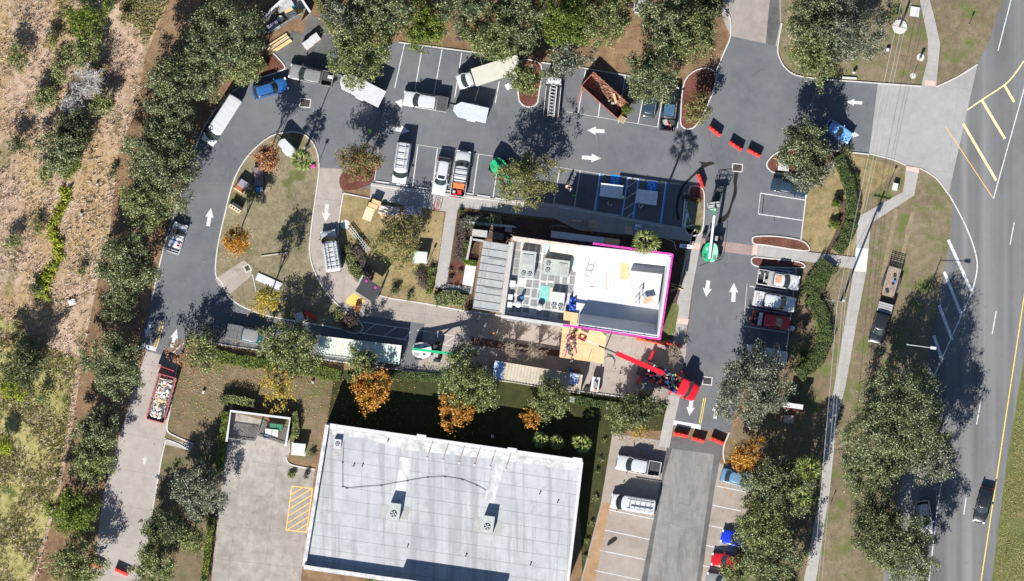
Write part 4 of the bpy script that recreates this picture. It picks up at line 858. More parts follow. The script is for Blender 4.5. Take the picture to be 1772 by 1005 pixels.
FLD = [(-40, -20), (292, -20), (250, 100), (236, 190), (205, 260), (190, 400), (166, 500), (146, 600), (128, 720), (104, 850), (60, 1025), (-40, 1025)]
tufts('dry_weeds', FLD, 13000, 'weed_stems', .42, 1, 'tangle of dry pinkish tan weeds covering the west field')
tufts('green_weeds', [(-40, 560), (60, 590), (135, 620), (120, 720), (98, 850), (52, 1025), (-40, 1025)], 9000, 'green_weeds', .4, 2, 'yellow green grass of the lower west field')
tufts('green_weeds', [(95, -10), (120, -10), (112, 120), (80, 330), (70, 330)], 900, 'green_weeds', .5, 3, 'strip of greener weeds at the upper left of the field')
tufts('green_weeds', [(200, 0), (290, 0), (250, 80), (222, 60)], 1500, 'green_weeds', .4, 4, 'greenish grass left of the topmost oaks')
tufts('short_grass', [(1778, 610), (1746, 800), (1719, 1012), (1800, 1012), (1800, 600)], 9000, 'green_weeds', .12, 5, 'short green grass of the road median at the right edge', blades=4)
vp = []; vr = np.random.default_rng(6)
for k in range(46):
    yy = 325 + k * 4.2 + vr.normal() * 3; xx = 106 - (yy - 330) * .13 + 7 * math.sin(yy * .06) + vr.normal() * 5; r = vr.uniform(3, 9); n = int(r * r * 3.2)
    q = vr.normal(size=(n, 2)) * r * .5; vp.append(np.column_stack([(q[:, 0] + xx - 886) * PX, (502.5 - q[:, 1] - yy) * PX, np.abs(vr.normal(size=n)) * .25 + .1 + .4 * np.exp(-(q ** 2).sum(1) / r)]))
xyz = np.concatenate(vp); V, F = leaf_quads(xyz, (lambda q: q / np.linalg.norm(q, axis=1)[:, None])(rnd_dirs(len(xyz), vr) * .8 + np.array([0, 0, .7])), .22, vr)
tag(np_mesh('vine_cover', V, F, MATS['lime_leaves']), 'ribbon of lime green vines running down the west field', 'vines', kind='stuff')
pos = []
for px, py, r, n in ((642, 690, 60, 500), (786, 720, 40, 200), (470, 670, 90, 900), (330, 640, 60, 350), (412, 425, 38, 260), (464, 530, 50, 500), (463, 285, 34, 200), (1295, 800, 50, 300), (1104, 750, 30, 150), (520, 640, 80, 500), (400, 645, 80, 500), (1340, 640, 60, 150), (340, 700, 70, 400)):
    q = RNG.normal(size=(n, 2)) * r * .55; pos.append(np.column_stack([(q[:, 0] + px - 886) * PX, (502.5 - q[:, 1] - py) * PX]))
xy = np.concatenate(pos); V, F = leaf_quads(np.column_stack([xy, np.full(len(xy), .13)]), (lambda q: q / np.linalg.norm(q, axis=1)[:, None])(rnd_dirs(len(xy), RNG) * .35 + np.array([0, 0, 1])), .13, RNG, .7)
tag(np_mesh('fallen_leaves', V, F, MATS['fallen_leaf']), 'scattered fallen orange and brown leaves under the autumn trees', 'leaves', kind='stuff')
# ================================================================ buildings and fixed structures
WHITE = mat('white_membrane', (.46, .467, .478), .8, vary=.08, scale=.5, fine=4); OFFW = mat('white_paint', (.46, .465, .47), .6, vary=.08)
MAG = mat('magenta_trim', (.5, .025, .29), .65, vary=.3, scale=3); CONC = mat('block_wall_paint', (.33, .325, .315), .85)
GREYMET = mat('grey_metal', (.3, .3, .285), .55, vary=.14); LIGHTMET = mat('light_metal', (.55, .56, .56), .45, metal=.3)
HVACM = mat('unit_casing', (.33, .35, .325), .6, vary=.12); DARK = mat('dark_metal', (.03, .03, .032), .55); BLACK = mat('black_rubber', (.015, .015, .016), .8)
PLY = mat('plywood', (.55, .36, .19), .8, vary=.12, scale=.9, fine=9); PINE = mat('pine_board', (.6, .44, .24), .8, vary=.16, fine=7); TAN = mat('tan_stucco', (.5, .38, .27), .9)
BLUET = mat('blue_tarp', (.01, .05, .32), .55, vary=.3, scale=2.5); TEAL = mat('teal_membrane', (.16, .42, .38), .7, vary=.2); WTUR = mat('worn_turquoise_roof', (.45, .55, .53), .7, vary=.3, scale=.8)
GREENBOX = mat('green_box_paint', (.36, .47, .36), .6, vary=.1); DGREEN = mat('green_dumpster', (.03, .16, .08), .6)
def walls(t, pts, w, z0, z1, name, m, closed=False):
    return strip_mb(MB(), rel(t, pts), w, z0, z1, closed).build(name, m, t)
def part(t, name, poly, z0, z1, m): return MB().prism(rel(t, poly), z0, z1, True).build(name, m, t)
def fan(mb, x, y, z, r, t):
    mb.tube((x, y, z), (x, y, z + .05), r, r, 16)
def fan_blades(x, y, z, r):
    mb = MB()
    for i in range(5):
        a = i * 1.2566; c, s = math.cos(a), math.sin(a)
        mb.sheet([(x + r * .12 * c, y + r * .12 * s), (x + r * .9 * math.cos(a - .22), y + r * .9 * math.sin(a - .22)), (x + r * .9 * math.cos(a + .3), y + r * .9 * math.sin(a + .3))], z + .004 * i)
    mb.tube((x, y, z), (x, y, z + .06), r * .18, r * .18, 8); return mb
def roof_unit(name, px, py, lx, ly, h, z, rot, fans, label, panel=None, group=None, m=None):
    x, y = P(px, py); t = thing(name, label, 'air conditioner', (x, y, z), rot, group)
    mb = MB(); mb.box(0, 0, .12, lx, ly, h); mb.box(0, 0, 0, lx * .9, ly * .9, .12); mb.build('casing', m or HVACM, t)
    if panel: MB().box(panel[0], panel[1], h + .12, panel[2], panel[3], .09).build('top_panel', GREYMET, t)
    lv = MB()
    for k in range(5): lv.box(0, -ly / 2 - .006, .3 + k * (h - .3) / 5, lx * .8, .012, .06)
    lv.build('louvre', DARK, t)
    for fx, fy, fr in fans:
        rm = MB().tube((fx, fy, h + .12), (fx, fy, h + .2), fr, fr, 18).build('fan_guard', DARK, t)
        fan_blades(fx, fy, h + .21, fr).build('fan_blade', LIGHTMET, rm)
    return t
SA = R(-6.9)
bx, by = P(1010, 490)
A = thing('restaurant_building', 'white flat roofed building with magenta roof trim in the middle of the site', 'building', (bx, by, 0), SA)
W4 = [(868, 546), (886, 409), (1004, 424), (985, 563)]
E4 = [(1004, 424), (1162, 441), (1140, 585), (985, 563)]
part(A, 'wall', W4, 0, 4.2, TAN); part(A, 'wall', E4, 0, 4.6, mat('pale_stucco', (.6, .57, .53), .9))
part(A, 'roof', [(872, 543), (889, 412), (1003, 426), (985, 560)], 4.2, 4.22, mat('patchy_roof_membrane', (.42, .415, .4), .8, vary=.25, scale=.5))
part(A, 'roof', [(1003, 430), (1158, 446), (1137, 582), (987, 562)], 4.6, 4.62, WHITE)
walls(A, [(870, 545), (888, 410)], .4, 4.2, 5.3, 'parapet', mat('dull_coping', (.36, .35, .335), .8, vary=.15))
walls(A, [(868, 547), (984, 564)], .4, 4.2, 5.35, 'parapet', mat('grey_coping', (.4, .395, .38), .8))
walls(A, [(887, 412), (952, 421)], .6, 4.2, 6.2, 'parapet', mat('cream_coping', (.46, .41, .35), .8, vary=.15))
# sloped backs of the tall parapet round the white roof
def slope(p0, p1, q0, q1, zt, zb, name='parapet', m=WHITE, cap=.3):
    a, b, c, d = rel(A, [p0, p1, q1, q0]); A_, B_ = Vector(a), Vector(b); C_, D_ = Vector(c), Vector(d)
    ia = A_ + (D_ - A_).normalized() * cap; ib = B_ + (C_ - B_).normalized() * cap
    vs = [(*A_, zb), (*B_, zb), (*C_, zb), (*D_, zb), (*A_, zt), (*B_, zt), (*ib, zt), (*ia, zt)]
    return MB().add(vs, [(3, 2, 1, 0), (4, 5, 6, 7), (0, 1, 5, 4), (7, 6, 2, 3), (0, 4, 7, 3), (1, 2, 6, 5)]).build(name, m, A)
slope((953, 417), (1004, 424), (951, 438), (1001, 446), 7.6, 4.26, m=mat('peach_board', (.5, .42, .33), .85, vary=.2))
slope((1004, 424), (1162, 441), (1001, 446), (1158, 463), 7.6, 4.63)
slope((1141, 584), (1000, 564), (1146, 562), (1003, 542), 7.3, 4.63)
slope((1162, 443), (1141, 583), (1153, 443), (1133, 580), 7.6, 4.63)
part(A, 'entrance_tower', [(1091, 468), (1146, 474), (1138, 530), (1084, 522)], 4.62, 5.9, WHITE)
tr = MB()
for a, b in (((1026, 421), (1164, 440)), ((1164, 440), (1142, 587)), ((1142, 587), (974, 562))):
    (x0, y0), (x1, y1) = rel(A, [a, b]); zt = 7.36 if b[1] > 560 and a[1] > 560 else 7.68
    tr.beam((x0, y0, zt), (x1, y1, zt + .001), .26, .2)
    n = 6
    for i in range(1, n): tr.box(x0 + (x1 - x0) * i / n, y0 + (y1 - y0) * i / n, zt - .3, .07, .3, .5, rot=.1)
tr.build('roof_trim', MAG, A)
part(A, 'corner_roof', [(976, 538), (1001, 542), (998, 563), (974, 560)], 4.7, 4.95, PLY)
# lower grey metal canopy at the west end, with seams
part(A, 'metal_canopy', [(837, 416), (884, 423), (866, 541), (818, 533)], 4.0, 4.2, mat('canopy_sheet', (.285, .295, .295), .6, vary=.12))
sm = MB()
for i in range(10):
    f = i / 9; a = (837 - 19 * f, 417 + 115 * f); b = (883 - 18 * f, 424 + 115 * f); (x0, y0), (x1, y1) = rel(A, [a, b]); sm.beam((x0, y0, 4.23), (x1, y1, 4.23), .09, .08)
for a, b in (((849, 420), (829, 533)), ((842, 425), (824, 528))): (x0, y0), (x1, y1) = rel(A, [a, b]); sm.beam((x0, y0, 4.22), (x1, y1, 4.22), .05, .05)
sm.build('canopy_seams', mat('seam_metal', (.22, .22, .215), .6), A)
cw = MB()
for a, b in (((846, 447), (880, 451)), ((880, 451), (868, 502)), ((868, 502), (838, 497))): (x0, y0), (x1, y1) = rel(A, [a, b]); cw.beam((x0, y0, 4.32), (x1, y1, 4.30), .05)
cw.build('cable', DARK, A)
(x0, y0), (x1, y1) = rel(A, [(884, 418), (867, 541)]); MB().tube((x0, y0, 4.5), (x1, y1, 4.5), .26, .26, 10).build('roof_pipe', mat('beige_duct', (.36, .33, .3), .7), A)
(x0, y0), (x1, y1) = rel(A, [(882, 414), (892, 414)])
db = MB()
for i in range(26): db.box(x0 + RNG.normal() * .35 + .3, y0 + RNG.normal() * .3, 5.1 + RNG.random() * .3, .1 + RNG.random() * .5, .08, .06, RNG.random() * 3)
db.build('roof_debris', mat('rusty_scrap', (.16, .09, .06), .9), A)
# grey pads laid over the patchy roof
pd = MB()
for j in range(9):
    for i in range(9):
        px = 897 + i * 12.2 - j * 1.7 + RNG.normal() * .5; py = 425 + j * 15.5 + i * 1.7 + RNG.normal() * .8
        if RNG.random() < .14: continue
        x, y = rel(A, [(px, py)])[0]; pd.box(x, y, 4.222, .72 * RNG.uniform(.85, 1.15), .98 * RNG.uniform(.8, 1.12), .02 + .002 * ((i + j) % 3))
pd.build('walkway_pads', mat('roof_pad_grey', (.2, .2, .2), .9, vary=.2), A)
part(A, 'roof_patch', [(935, 493), (952, 495), (949, 522), (932, 520)], 4.25, 4.262, TEAL); part(A, 'roof_patch', [(942, 420), (953, 421), (950, 436), (942, 435)], 4.25, 4.261, TEAL); part(A, 'roof_patch', [(952, 497), (959, 498), (956, 522), (950, 521)], 4.25, 4.263, TAN)
part(A, 'roof_patch', [(944, 426), (990, 432), (988, 444), (943, 440)], 4.25, 4.264, WTUR); part(A, 'roof_patch', [(985, 440), (1003, 443), (1000, 470), (992, 470)], 4.25, 4.265, WTUR)
# awning slab and sun board on the north front
part(A, 'awning', [(954, 399), (1047, 411), (1045, 421), (953, 411)], 3.5, 3.65, OFFW); part(A, 'awning', [(1047.5, 411), (1073, 414), (1071, 424), (1046, 421)], 3.5, 3.64, PLY)
pk = MB()
for px, py in ((953, 411), (965, 412), (995, 416), (1020, 419)): x, y = rel(A, [(px, py)])[0]; pk.box(x, y, 0, .1, .12, 3.9)
pk.build('post', MAG, A)
# block walls at the west end
walls(A, [(817, 402), (843, 405)], .9, 0, 2.6, 'yard_wall', CONC); walls(A, [(816, 409), (808, 449)], .28, 0, 2.2, 'yard_wall', CONC); walls(A, [(818, 414), (838, 417)], .25, 0, 2.3, 'yard_wall', CONC)
dr = MB()
for px in (1010, 1050, 1110): x, y = rel(A, [(px, 568 + (px - 1000) * .14)])[0]; dr.box(x, y - .02, 0, 1, .05, 2.1)
dr.build('door', DARK, A)
wn = MB()
for k in range(5): x, y = rel(A, [(1160 - 22 * k / 5 * .9, 460 + 22 * k)])[0]; wn.box(x + .03, y, 1, .05, 1.2, 1.2)
wn.build('window', mat('dark_glass', (.02, .025, .03), .08), A)
# roof plant (each a thing resting on the roof)
roof_unit('rooftop_air_conditioner', 913, 457, 1.95, 3.4, 1.2, 4.22, SA, [(-.38, -1.2, .3), (.42, -1.2, .3)], 'tall grey rooftop air conditioner with two fans at its south end', (-.05, .6, 1.4, 1.3))
roof_unit('rooftop_air_conditioner', 963, 463, 3.3, 2.1, 1.3, 4.22, SA, [(-1.1, .45, .3), (-1.1, -.42, .3)], 'wide grey rooftop air conditioner with two fans stacked at its left end', (.8, -.1, 1.1, 1.5))
roof_unit('rooftop_condenser', 965, 519, 1.75, 2.0, .8, 4.22, SA, [(-.4, -.7, .34), (.45, -.7, .34)], 'white condenser with a pair of black fans beside the blue tarp', m=OFFW)
for px, py, s, l in ((887, 491, .75, 'upper white box vent by the west parapet'), (883, 514, .62, 'middle white box vent by the west parapet'), (882, 527, .62, 'lowest white box vent at the corner of the west parapet')):
    x, y = P(px, py); t = thing('roof_vent', l, 'vent', (x, y, 4.22), SA, 'white roof vents'); MB().box(0, 0, 0, s * .8, s * .8, .5).build('base', OFFW, t); MB().box(0, 0, .5, s, s * 1.15, .1).build('lid', OFFW, t)
for px, py, l in ((897, 526, 'left white domed exhaust fan on the patchy roof'), (934, 531, 'right white domed exhaust fan beside the teal patch')):
    x, y = P(px, py); t = thing('exhaust_fan', l, 'vent', (x, y, 4.22), 0, 'domed exhaust fans'); MB().tube((0, 0, 0), (0, 0, .55), .28, .28, 12).build('base', GREYMET, t); MB().ball((0, 0, .62), .45, .45, .22, 16, 8).build('dome', OFFW, t, True)
x, y = P(903, 515); t = thing('drum', 'blue upright drum on the patchy roof', 'drum', (x, y, 4.22)); MB().tube((0, 0, 0), (0, 0, .85), .2, .2, 12).build('body', mat('drum_blue', (.02, .15, .34), .5), t); MB().tube((0, 0, .85), (0, 0, .88), .21, .21, 12).build('lid', mat('drum_blue', (.02, .15, .34), .5), t)
def tarp(px, py, lx, ly, h, z, rot, m, label, name='tarp_cover', cat='tarp'):
    x, y = P(px, py); mb = MB(); nx, ny = 12, 18; vs = []
    for j in range(ny + 1):
        for i in range(nx + 1):
            u, v = i / nx * 2 - 1, j / ny * 2 - 1; e = min(1, (1 - max(abs(u), abs(v))) * 4); vs.append((u * lx / 2, v * ly / 2, h * (e ** .5) * (.75 + .25 * math.sin(5 * u + 3 * v) * math.sin(7 * v)) + RNG.random() * .05))
    mb.add(vs, [(j * (nx + 1) + i, j * (nx + 1) + i + 1, (j + 1) * (nx + 1) + i + 1, (j + 1) * (nx + 1) + i) for j in range(ny) for i in range(nx)])
    o = mb.build(name, m, None, True, (x, y, z), rot); return tag(o, label, cat)
tarp(991, 526, 1.0, 2.1, .8, 4.23, SA, BLUET, 'crumpled deep blue tarp between the condenser and the white roof')
def board(px, py, lx, ly, h, z, rot, m, label, name='board', cat='board', group=None):
    x, y = P(px, py); o = MB().box(0, 0, 0, lx, ly, h).build(name, m, None, False, (x, y, z), rot); return tag(o, label, cat, group)
board(1081, 468, 1.15, 2.3, .05, 4.63, R(-1), PLY, 'tan plywood sheet lying on the white roof', 'plywood_sheet')
board(1121, 519, 1.2, .8, .05, 6.6, R(18), mat('cardboard', (.45, .33, .22), .9), 'tan board lying on the white trestles of the roof', 'plywood_sheet')
board(1049, 488, .09, 2.2, .06, 4.63, R(-2), PINE, 'long pine batten on the white roof', 'batten'); board(1063, 488, .05, 1.2, .05, 4.63, R(-3), PINE, 'short thin pine batten on the white roof', 'batten'); board(1024, 497, .45, .1, .06, 4.63, R(-2), PINE, 'tiny pine offcut on the white roof', 'batten'); board(1093, 480, .06, 1.1, .05, 4.63, R(42), PINE, 'batten leaning off the tan plywood sheet', 'batten')
def ladder(p0, p1, z0, z1, label, m=LIGHTMET, w=.42, group=None, n=None, name='ladder'):
    (x0, y0), (x1, y1) = P(*p0), P(*p1); L = math.hypot(x1 - x0, y1 - y0); t = thing(name, label, 'ladder', (x0, y0, z0), math.atan2(y1 - y0, x1 - x0), group); dz = z1 - z0
    r_ = MB()
    for s in (-1, 1): r_.beam((0, s * w / 2, 0), (L, s * w / 2, dz), .06, .09)
    r_.build('rail', m, t); k = MB(); n = n or int(L / .32)
    for i in range(1, n): f = i / n; k.beam((L * f, -w / 2, dz * f), (L * f, w / 2, dz * f), .045)
    k.build('rung', m, t); return t
ladder((1012, 492), (1018, 468), 4.3, 5.9, 'short step ladder at the edge of the white roof', n=5, w=.75)
# white trestles on the entrance tower
def trestle(px, py, z, rot, label, m=OFFW, L=.9, group=None):
    x, y = P(px, py); t = thing('trestle', label, 'trestle', (x, y, z), rot, group); MB().box(0, 0, .62, L, .12, .1).build('top_rail', m, t)
    for sx in (-1, 1):
        for sy in (-1, 1): MB().beam((sx * L * .42, sy * .05, .64), (sx * L * .48, sy * .3, 0), .07).build('leg', m, t)
    return t
trestle(1109, 505, 5.9, R(80), 'upper white trestle on the white roof', group='white trestles on the roof'); trestle(1103, 521, 5.9, R(84), 'lower left white trestle beside the tan board', group='white trestles on the roof'); trestle(1119, 514, 5.9, R(10), 'white trestle under the tan board', group='white trestles on the roof')
# plywood deck over the drive-through window
x, y = P(1010, 595); D = thing('plywood_deck', 'raised tan plywood deck roof south of the white building', 'canopy', (x, y, 0), R(-8.2))
dk = [(974, 563), (1050, 574), (1044, 629), (968, 618)]
part(D, 'deck', dk, 3.5, 3.62, PLY); st = MB()
for i in range(1, 4):
    (x0, y0), (x1, y1) = rel(D, [(974 + 19 * i, 563 + 2.75 * i), (968 + 19 * i, 618 + 2.75 * i)]); st.beam((x0, y0, 3.6225), (x1, y1, 3.6225), .02, .006)
(x0, y0), (x1, y1) = rel(D, [(971, 590), (1047, 601)]); st.beam((x0, y0, 3.6235), (x1, y1, 3.6235), .02, .006)
st.build('joint', mat('ply_gap', (.2, .12, .06), .9), D)
for px, py in ((973, 612), (1040, 622), (1047, 580), (1006, 617)):
    x, y = rel(D, [(px, py)])[0]; MB().box(x, y, 0, .12, .12, 3.5).build('post', DARK, D)
def pole_thing(name, a, b, z0, z1, w, m, label, cat, group=None):
    (x0, y0), (x1, y1) = P(*a), P(*b); o = MB().beam((0, 0, 0), (x1 - x0, y1 - y0, z1 - z0), w).build(name, m, None, False, (x0, y0, z0)); return tag(o, label, cat, group)
pole_thing('magenta_bar', (987, 567), (978, 617), 3.7, 3.72, .1, MAG, 'long magenta bar on the left of the plywood deck', 'bar', 'magenta bars on the deck')
pole_thing('magenta_bar', (993, 580), (997, 612), 3.7, 3.74, .08, MAG, 'short magenta bar slanting right on the plywood deck', 'bar', 'magenta bars on the deck')
pole_thing('shovel', (1018, 622), (1024, 604), 3.66, 3.7, .05, DARK, 'dark long handled shovel on the plywood deck', 'tool')
mb = MB(); rng = np.random.default_rng(5)
for i in range(60): mb.box(rng.normal() * .32 + rng.uniform(-.3, .3), rng.normal() * .95, rng.random() * .35, rng.uniform(.1, .5), rng.uniform(.05, .25), rng.uniform(.04, .12), rng.random() * 3)
x, y = P(987, 598); tag(mb.build('scrap_pile', mat('grey_scrap', (.12, .1, .09), .9, vary=.5), None, False, (x, y, 3.63), R(-12)), 'dark heap of stripped siding on the plywood deck', 'scrap')
# black drive-through order canopy
x, y = P(638, 500); O = thing('order_canopy', 'black ribbed order canopy with a long clearance beam over the lane', 'canopy', (x, y, 0), R(-31))
part(O, 'roof', [(632, 478), (662, 499), (645, 523), (614, 503)], 2.9, 3.05, mat('black_panel', (.035, .035, .037), .5, vary=.1))
rb = MB()
for i in range(9):
    f = (i + .5) / 9; (x0, y0), (x1, y1) = rel(O, [(632 + 30 * f, 478 + 21 * f), (614 + 31 * f, 503 + 20 * f)]); rb.beam((x0, y0, 3.07), (x1, y1, 3.07), .05, .05)
rb.build('rib', mat('black_rib', (.05, .05, .052), .5), O)
sp = MB()
for px, py in ((634, 486), (650, 497)): x, y = rel(O, [(px, py)])[0]; sp.box(x, y, 3.1, .28, .28, .1)
sp.build('strap', MAG, O)
(x0, y0), (x1, y1) = rel(O, [(628, 476), (611, 507)]); MB().beam((x0, y0, 3.1), (x1, y1, 3.1), .22, .25).build('clearance_beam', GREYMET, O)
for px, py in ((655, 512), (640, 490)): x, y = rel(O, [(px, py)])[0]; MB().box(x, y, 0, .2, .2, 2.9).build('post', DARK, O)
# large grey roofed building to the south
x, y = P(770, 880); SB = R(-8.2)
Bd = thing('commercial_building', 'large grey flat roofed commercial building with panel seams at the bottom', 'building', (x, y, 0), SB)
ROOFB = [(565, 733), (1009, 797), (974, 1060), (514, 1043)]
ROOFB = [(565, 733), (1009, 797), (984, 1005), (966, 1045), (525, 982)]
part(Bd, 'wall', ROOFB, 0, 4.2, CONC)
def seams(nt, co, col): return slab_extra((0, 1.66), SB, dark=(.15, .15, .15), wdt=.028, amt=.8)(nt, co, slab_extra((11.2, 0), R(-9.5), dark=(.17, .17, .17), wdt=.025, amt=.5)(nt, co, col))
def roof_wear(nt, co, col):
    mp = nt.nodes.new('ShaderNodeMapping'); mp.inputs['Rotation'].default_value = (0, 0, R(9)); mp.inputs['Scale'].default_value = (1, .05, 1); nt.links.new(co, mp.inputs[0])
    f = _noise(nt, mp.outputs[0], 1.1, 5, .7); col = _mix(nt, _math(nt, 'MULTIPLY', _ramp(nt, f, [(.48, (0, 0, 0)), (.6, (1, 1, 1))]), .7), col, (.245, .24, .242))
    f = _noise(nt, mp.outputs[0], .5, 3, .6); col = _mix(nt, _math(nt, 'MULTIPLY', _ramp(nt, f, [(.55, (0, 0, 0)), (.68, (1, 1, 1))]), .5), col, (.45, .46, .47))
    return seams(nt, co, col)
ground('panel_roof', [(.36, (.27, .28, .29)), (.5, (.345, .352, .36)), (.64, (.43, .435, .44))], scales=((.15, .45), (.9, .3), (9, .25)), speck=[(.5, .6, (.26, .258, .262), .15), (2.2, .68, (.16, .16, .16), .06)], rough=.75, bump=.15, bdist=.01, extra=roof_wear)
part(Bd, 'roof', [(568, 736), (1006, 799), (980, 1003), (964, 1042), (528, 980)], 4.2, 4.22, MATS['panel_roof'])
walls(Bd, [(566, 735), (1008, 798)], .45, 4.2, 4.42, 'parapet', OFFW); walls(Bd, [(566, 735), (526, 980)], .5, 4.2, 5.0, 'parapet', mat('worn_coping', (.44, .435, .43), .8, vary=.3))
walls(Bd, [(526, 981), (967, 1044)], .55, 4.2, 5.45, 'parapet', mat('worn_coping', (.5, .5, .49), .8)); walls(Bd, [(1007, 799), (983, 1004), (966, 1043)], .35, 4.2, 4.5, 'parapet', OFFW)
walls(Bd, [(690, 1004.5), (868, 1030)], .6, 5.453, 6.4, 'parapet', mat('worn_coping', (.5, .5, .49), .8))
for px, py in ((574, 737), (729, 756), (886, 779), (999, 796)): x, y = rel(Bd, [(px, py)])[0]; MB().box(x, y, 4.0, 1.2, .62, .55).build('scupper', OFFW, Bd)
coat = mat('fresh_white_coating', (.43, .43, .425), .8, vary=.3, scale=.8)
part(Bd, 'roof_coating', [(692, 790), (712, 793), (704, 838), (699, 860), (678, 868), (682, 850), (688, 830)], 4.222, 4.226, coat)
part(Bd, 'roof_coating', [(862, 795), (873, 797), (866, 830), (858, 855), (856, 872), (838, 868), (845, 835)], 4.222, 4.226, coat)
part(Bd, 'roof_coating', [(575, 741), (1000, 803), (998, 815), (870, 796), (700, 778), (640, 760), (575, 752)], 4.222, 4.2255, coat)
part(Bd, 'roof_mat', [(658, 872), (672, 874), (668, 898), (655, 896)], 4.222, 4.24, GREYMET); part(Bd, 'roof_mat', [(697, 876), (710, 878), (705, 900), (692, 897)], 4.222, 4.24, GREYMET)
part(Bd, 'roof_mat', [(822, 894), (834, 896), (831, 920), (819, 918)], 4.222, 4.24, GREYMET); part(Bd, 'roof_mat', [(859, 900), (870, 902), (866, 926), (855, 924)], 4.222, 4.24, GREYMET); part(Bd, 'roof_mat', [(574, 777), (592, 779), (591, 790), (576, 788)], 4.222, 4.24, GREYMET)
roof_unit('rooftop_air_conditioner', 683, 886, 1.4, 2.3, 1.25, 4.23, SB, [(-.12, -.25, .42)], 'left grey single fan unit on the large grey roof', group='single fan units on the grey roof')
roof_unit('rooftop_air_conditioner', 845, 908, 1.4, 2.3, 1.25, 4.23, SB, [(-.12, -.25, .42)], 'right grey single fan unit on the large grey roof', group='single fan units on the grey roof')
roof_unit('rooftop_condenser', 584, 768, .9, 1.2, .5, 4.23, SB, [(0, 0, .3)], 'small unit at the upper left corner of the large grey roof', m=LIGHTMET)
pp = [(595, 764), (593, 800), (593, 842), (600, 845), (660, 840), (705, 832), (740, 826), (770, 825), (800, 830), (825, 840), (841, 849)]
x, y = P(*pp[0]); mb = MB(); q = [(P(*p)[0] - x, P(*p)[1] - y, 0) for p in pp]; mb.path(q, .028, 6); t = thing('roof_gas_pipe', 'thin dark pipe snaking across the large grey roof', 'pipe', (x, y, 4.32)); mb.build('pipe', mat('worn_pipe', (.12, .12, .12), .7), t); mb = MB()
for p in pp[1:-1]: a, b = P(*p); mb.box(a - x, b - y, -.09, .25, .12, .06)
mb.build('support', BLACK, t)
RP = mat('rusty_pipe', (.22, .09, .06), .8)
for i, px in enumerate((742, 769, 797, 824, 851, 878)):
    py = 782 + i * 3.9; x, y = P(px, py); t = thing('roof_brace', ['leftmost', 'second from left', 'third from left', 'fourth from left', 'fifth from left', 'rightmost'][i] + ' of six rusty braces along the north edge of the grey roof', 'brace', (x, y, 4.22), SB, 'rusty braces on the grey roof')
    MB().beam((-.1, -.75, .05), (.1, .6, 1.0), .06).beam((.14, .45, 0), (.1, .6, 1.0), .05).build('strut', RP, t); MB().box(-.1, -.85, 0, .25, .3, .1).build('foot', OFFW, t)
for i, (px, py) in enumerate(((612, 806), (934, 854), (965, 869), (705, 946), (806, 962), (918, 977), (627, 806), (671, 763), (1028, 0))):
    if i == 8: break
    x, y = P(px, py); t = thing('roof_vent', ['small vent pipe near the upper left run of pipe', 'small vent pipe at the upper right of the grey roof', 'forked vent pipe near the right edge of the grey roof', 'small vent pipe below the left roof unit', 'small vent pipe below the middle of the grey roof', 'small vent pipe at the lower right of the grey roof', 'short stub right of the upper left vent pipe', 'square cowl on the north edge of the grey roof'][i], 'vent', (x, y, 4.22), 0, 'vent pipes of the grey roof')
    MB().tube((0, 0, 0), (0, 0, .25), .06, .06, 8).build('pipe', LIGHTMET, t); MB().tube((0, 0, .25), (0, 0, .31), .11, .11, 8).build('cap', DARK, t)
# walled bin enclosure of the service yard
x, y = P(448, 738); E = thing('bin_enclosure', 'walled bin enclosure with white coping and open slatted gates', 'enclosure', (x, y, 0), R(-6.5))
walls(E, [(392, 764), (399, 711), (502, 724), (494, 772)], .24, 0, 1.9, 'wall', CONC); walls(E, [(392, 764), (399, 711), (502, 724), (494, 772)], .3, 1.903, 2.0, 'coping', OFFW)
def gate(t, a, b, h=1.8):
    (x0, y0), (x1, y1) = rel(t, [a, b]); mb = MB(); n = int(math.hypot(x1 - x0, y1 - y0) / .16)
    for i in range(n + 1): f = i / n; mb.box(x0 + (x1 - x0) * f, y0 + (y1 - y0) * f, .1, .1, .04, h, math.atan2(y1 - y0, x1 - x0))
    mb.beam((x0, y0, .4), (x1, y1, .4), .06); mb.beam((x0, y0, h), (x1, y1, h), .06); mb.build('gate', GREYMET, t)
gate(E, (394, 758), (440, 764)); gate(E, (452, 728), (442, 762)); gate(E, (447, 755), (493, 770))
rp = MB()
for px, py in ((394, 758), (493, 771), (465, 727)): x, y = rel(E, [(px, py)])[0]; rp.tube((x, y, 0), (x, y, 1.0), .1, .1, 8)
rp.build('bollard', mat('red_post', (.6, .04, .04), .5), E)
def dumpster(px, py, lx, ly, h, rot, m, label, lidm, name='wheeled_dumpster'):
    x, y = P(px, py); t = thing(name, label, 'dumpster', (x, y, 0), rot); MB().loft([[(sx * lx / 2 * k, sy * ly / 2 * k, z) for sx, sy in ((-1, -1), (1, -1), (1, 1), (-1, 1))] for z, k in ((.1, .9), (h, 1.0))]).build('bin', m, t)
    MB().box(-lx * .25, 0, h + .003, lx * .48, ly * 1.02, .06).build('lid', lidm, t); MB().box(lx * .25, 0, h + .003, lx * .46, ly * 1.02, .06).build('lid', lidm, t)
    for sx in (-1, 1): MB().tube((sx * lx * .38, -ly * .3, .09), (sx * lx * .38 + .06, -ly * .3, .09), .09, .09, 8).build('wheel', BLACK, t)
    return t
dumpster(470, 749, 1.75, .95, 1.3, R(-6), DGREEN, 'pale lidded bin with blue waste at its foot in the walled enclosure', mat('pale_lid', (.45, .46, .42), .7))
dumpster(478, 739, 1.7, .8, 1.1, R(-6), DGREEN, 'dark green bin behind the pale lidded one in the enclosure', DGREEN)
tarp(461, 753, .8, .7, .5, .05, 0, BLUET, 'blue bagged waste beside the pale lidded bin', 'waste_bag', 'bag')
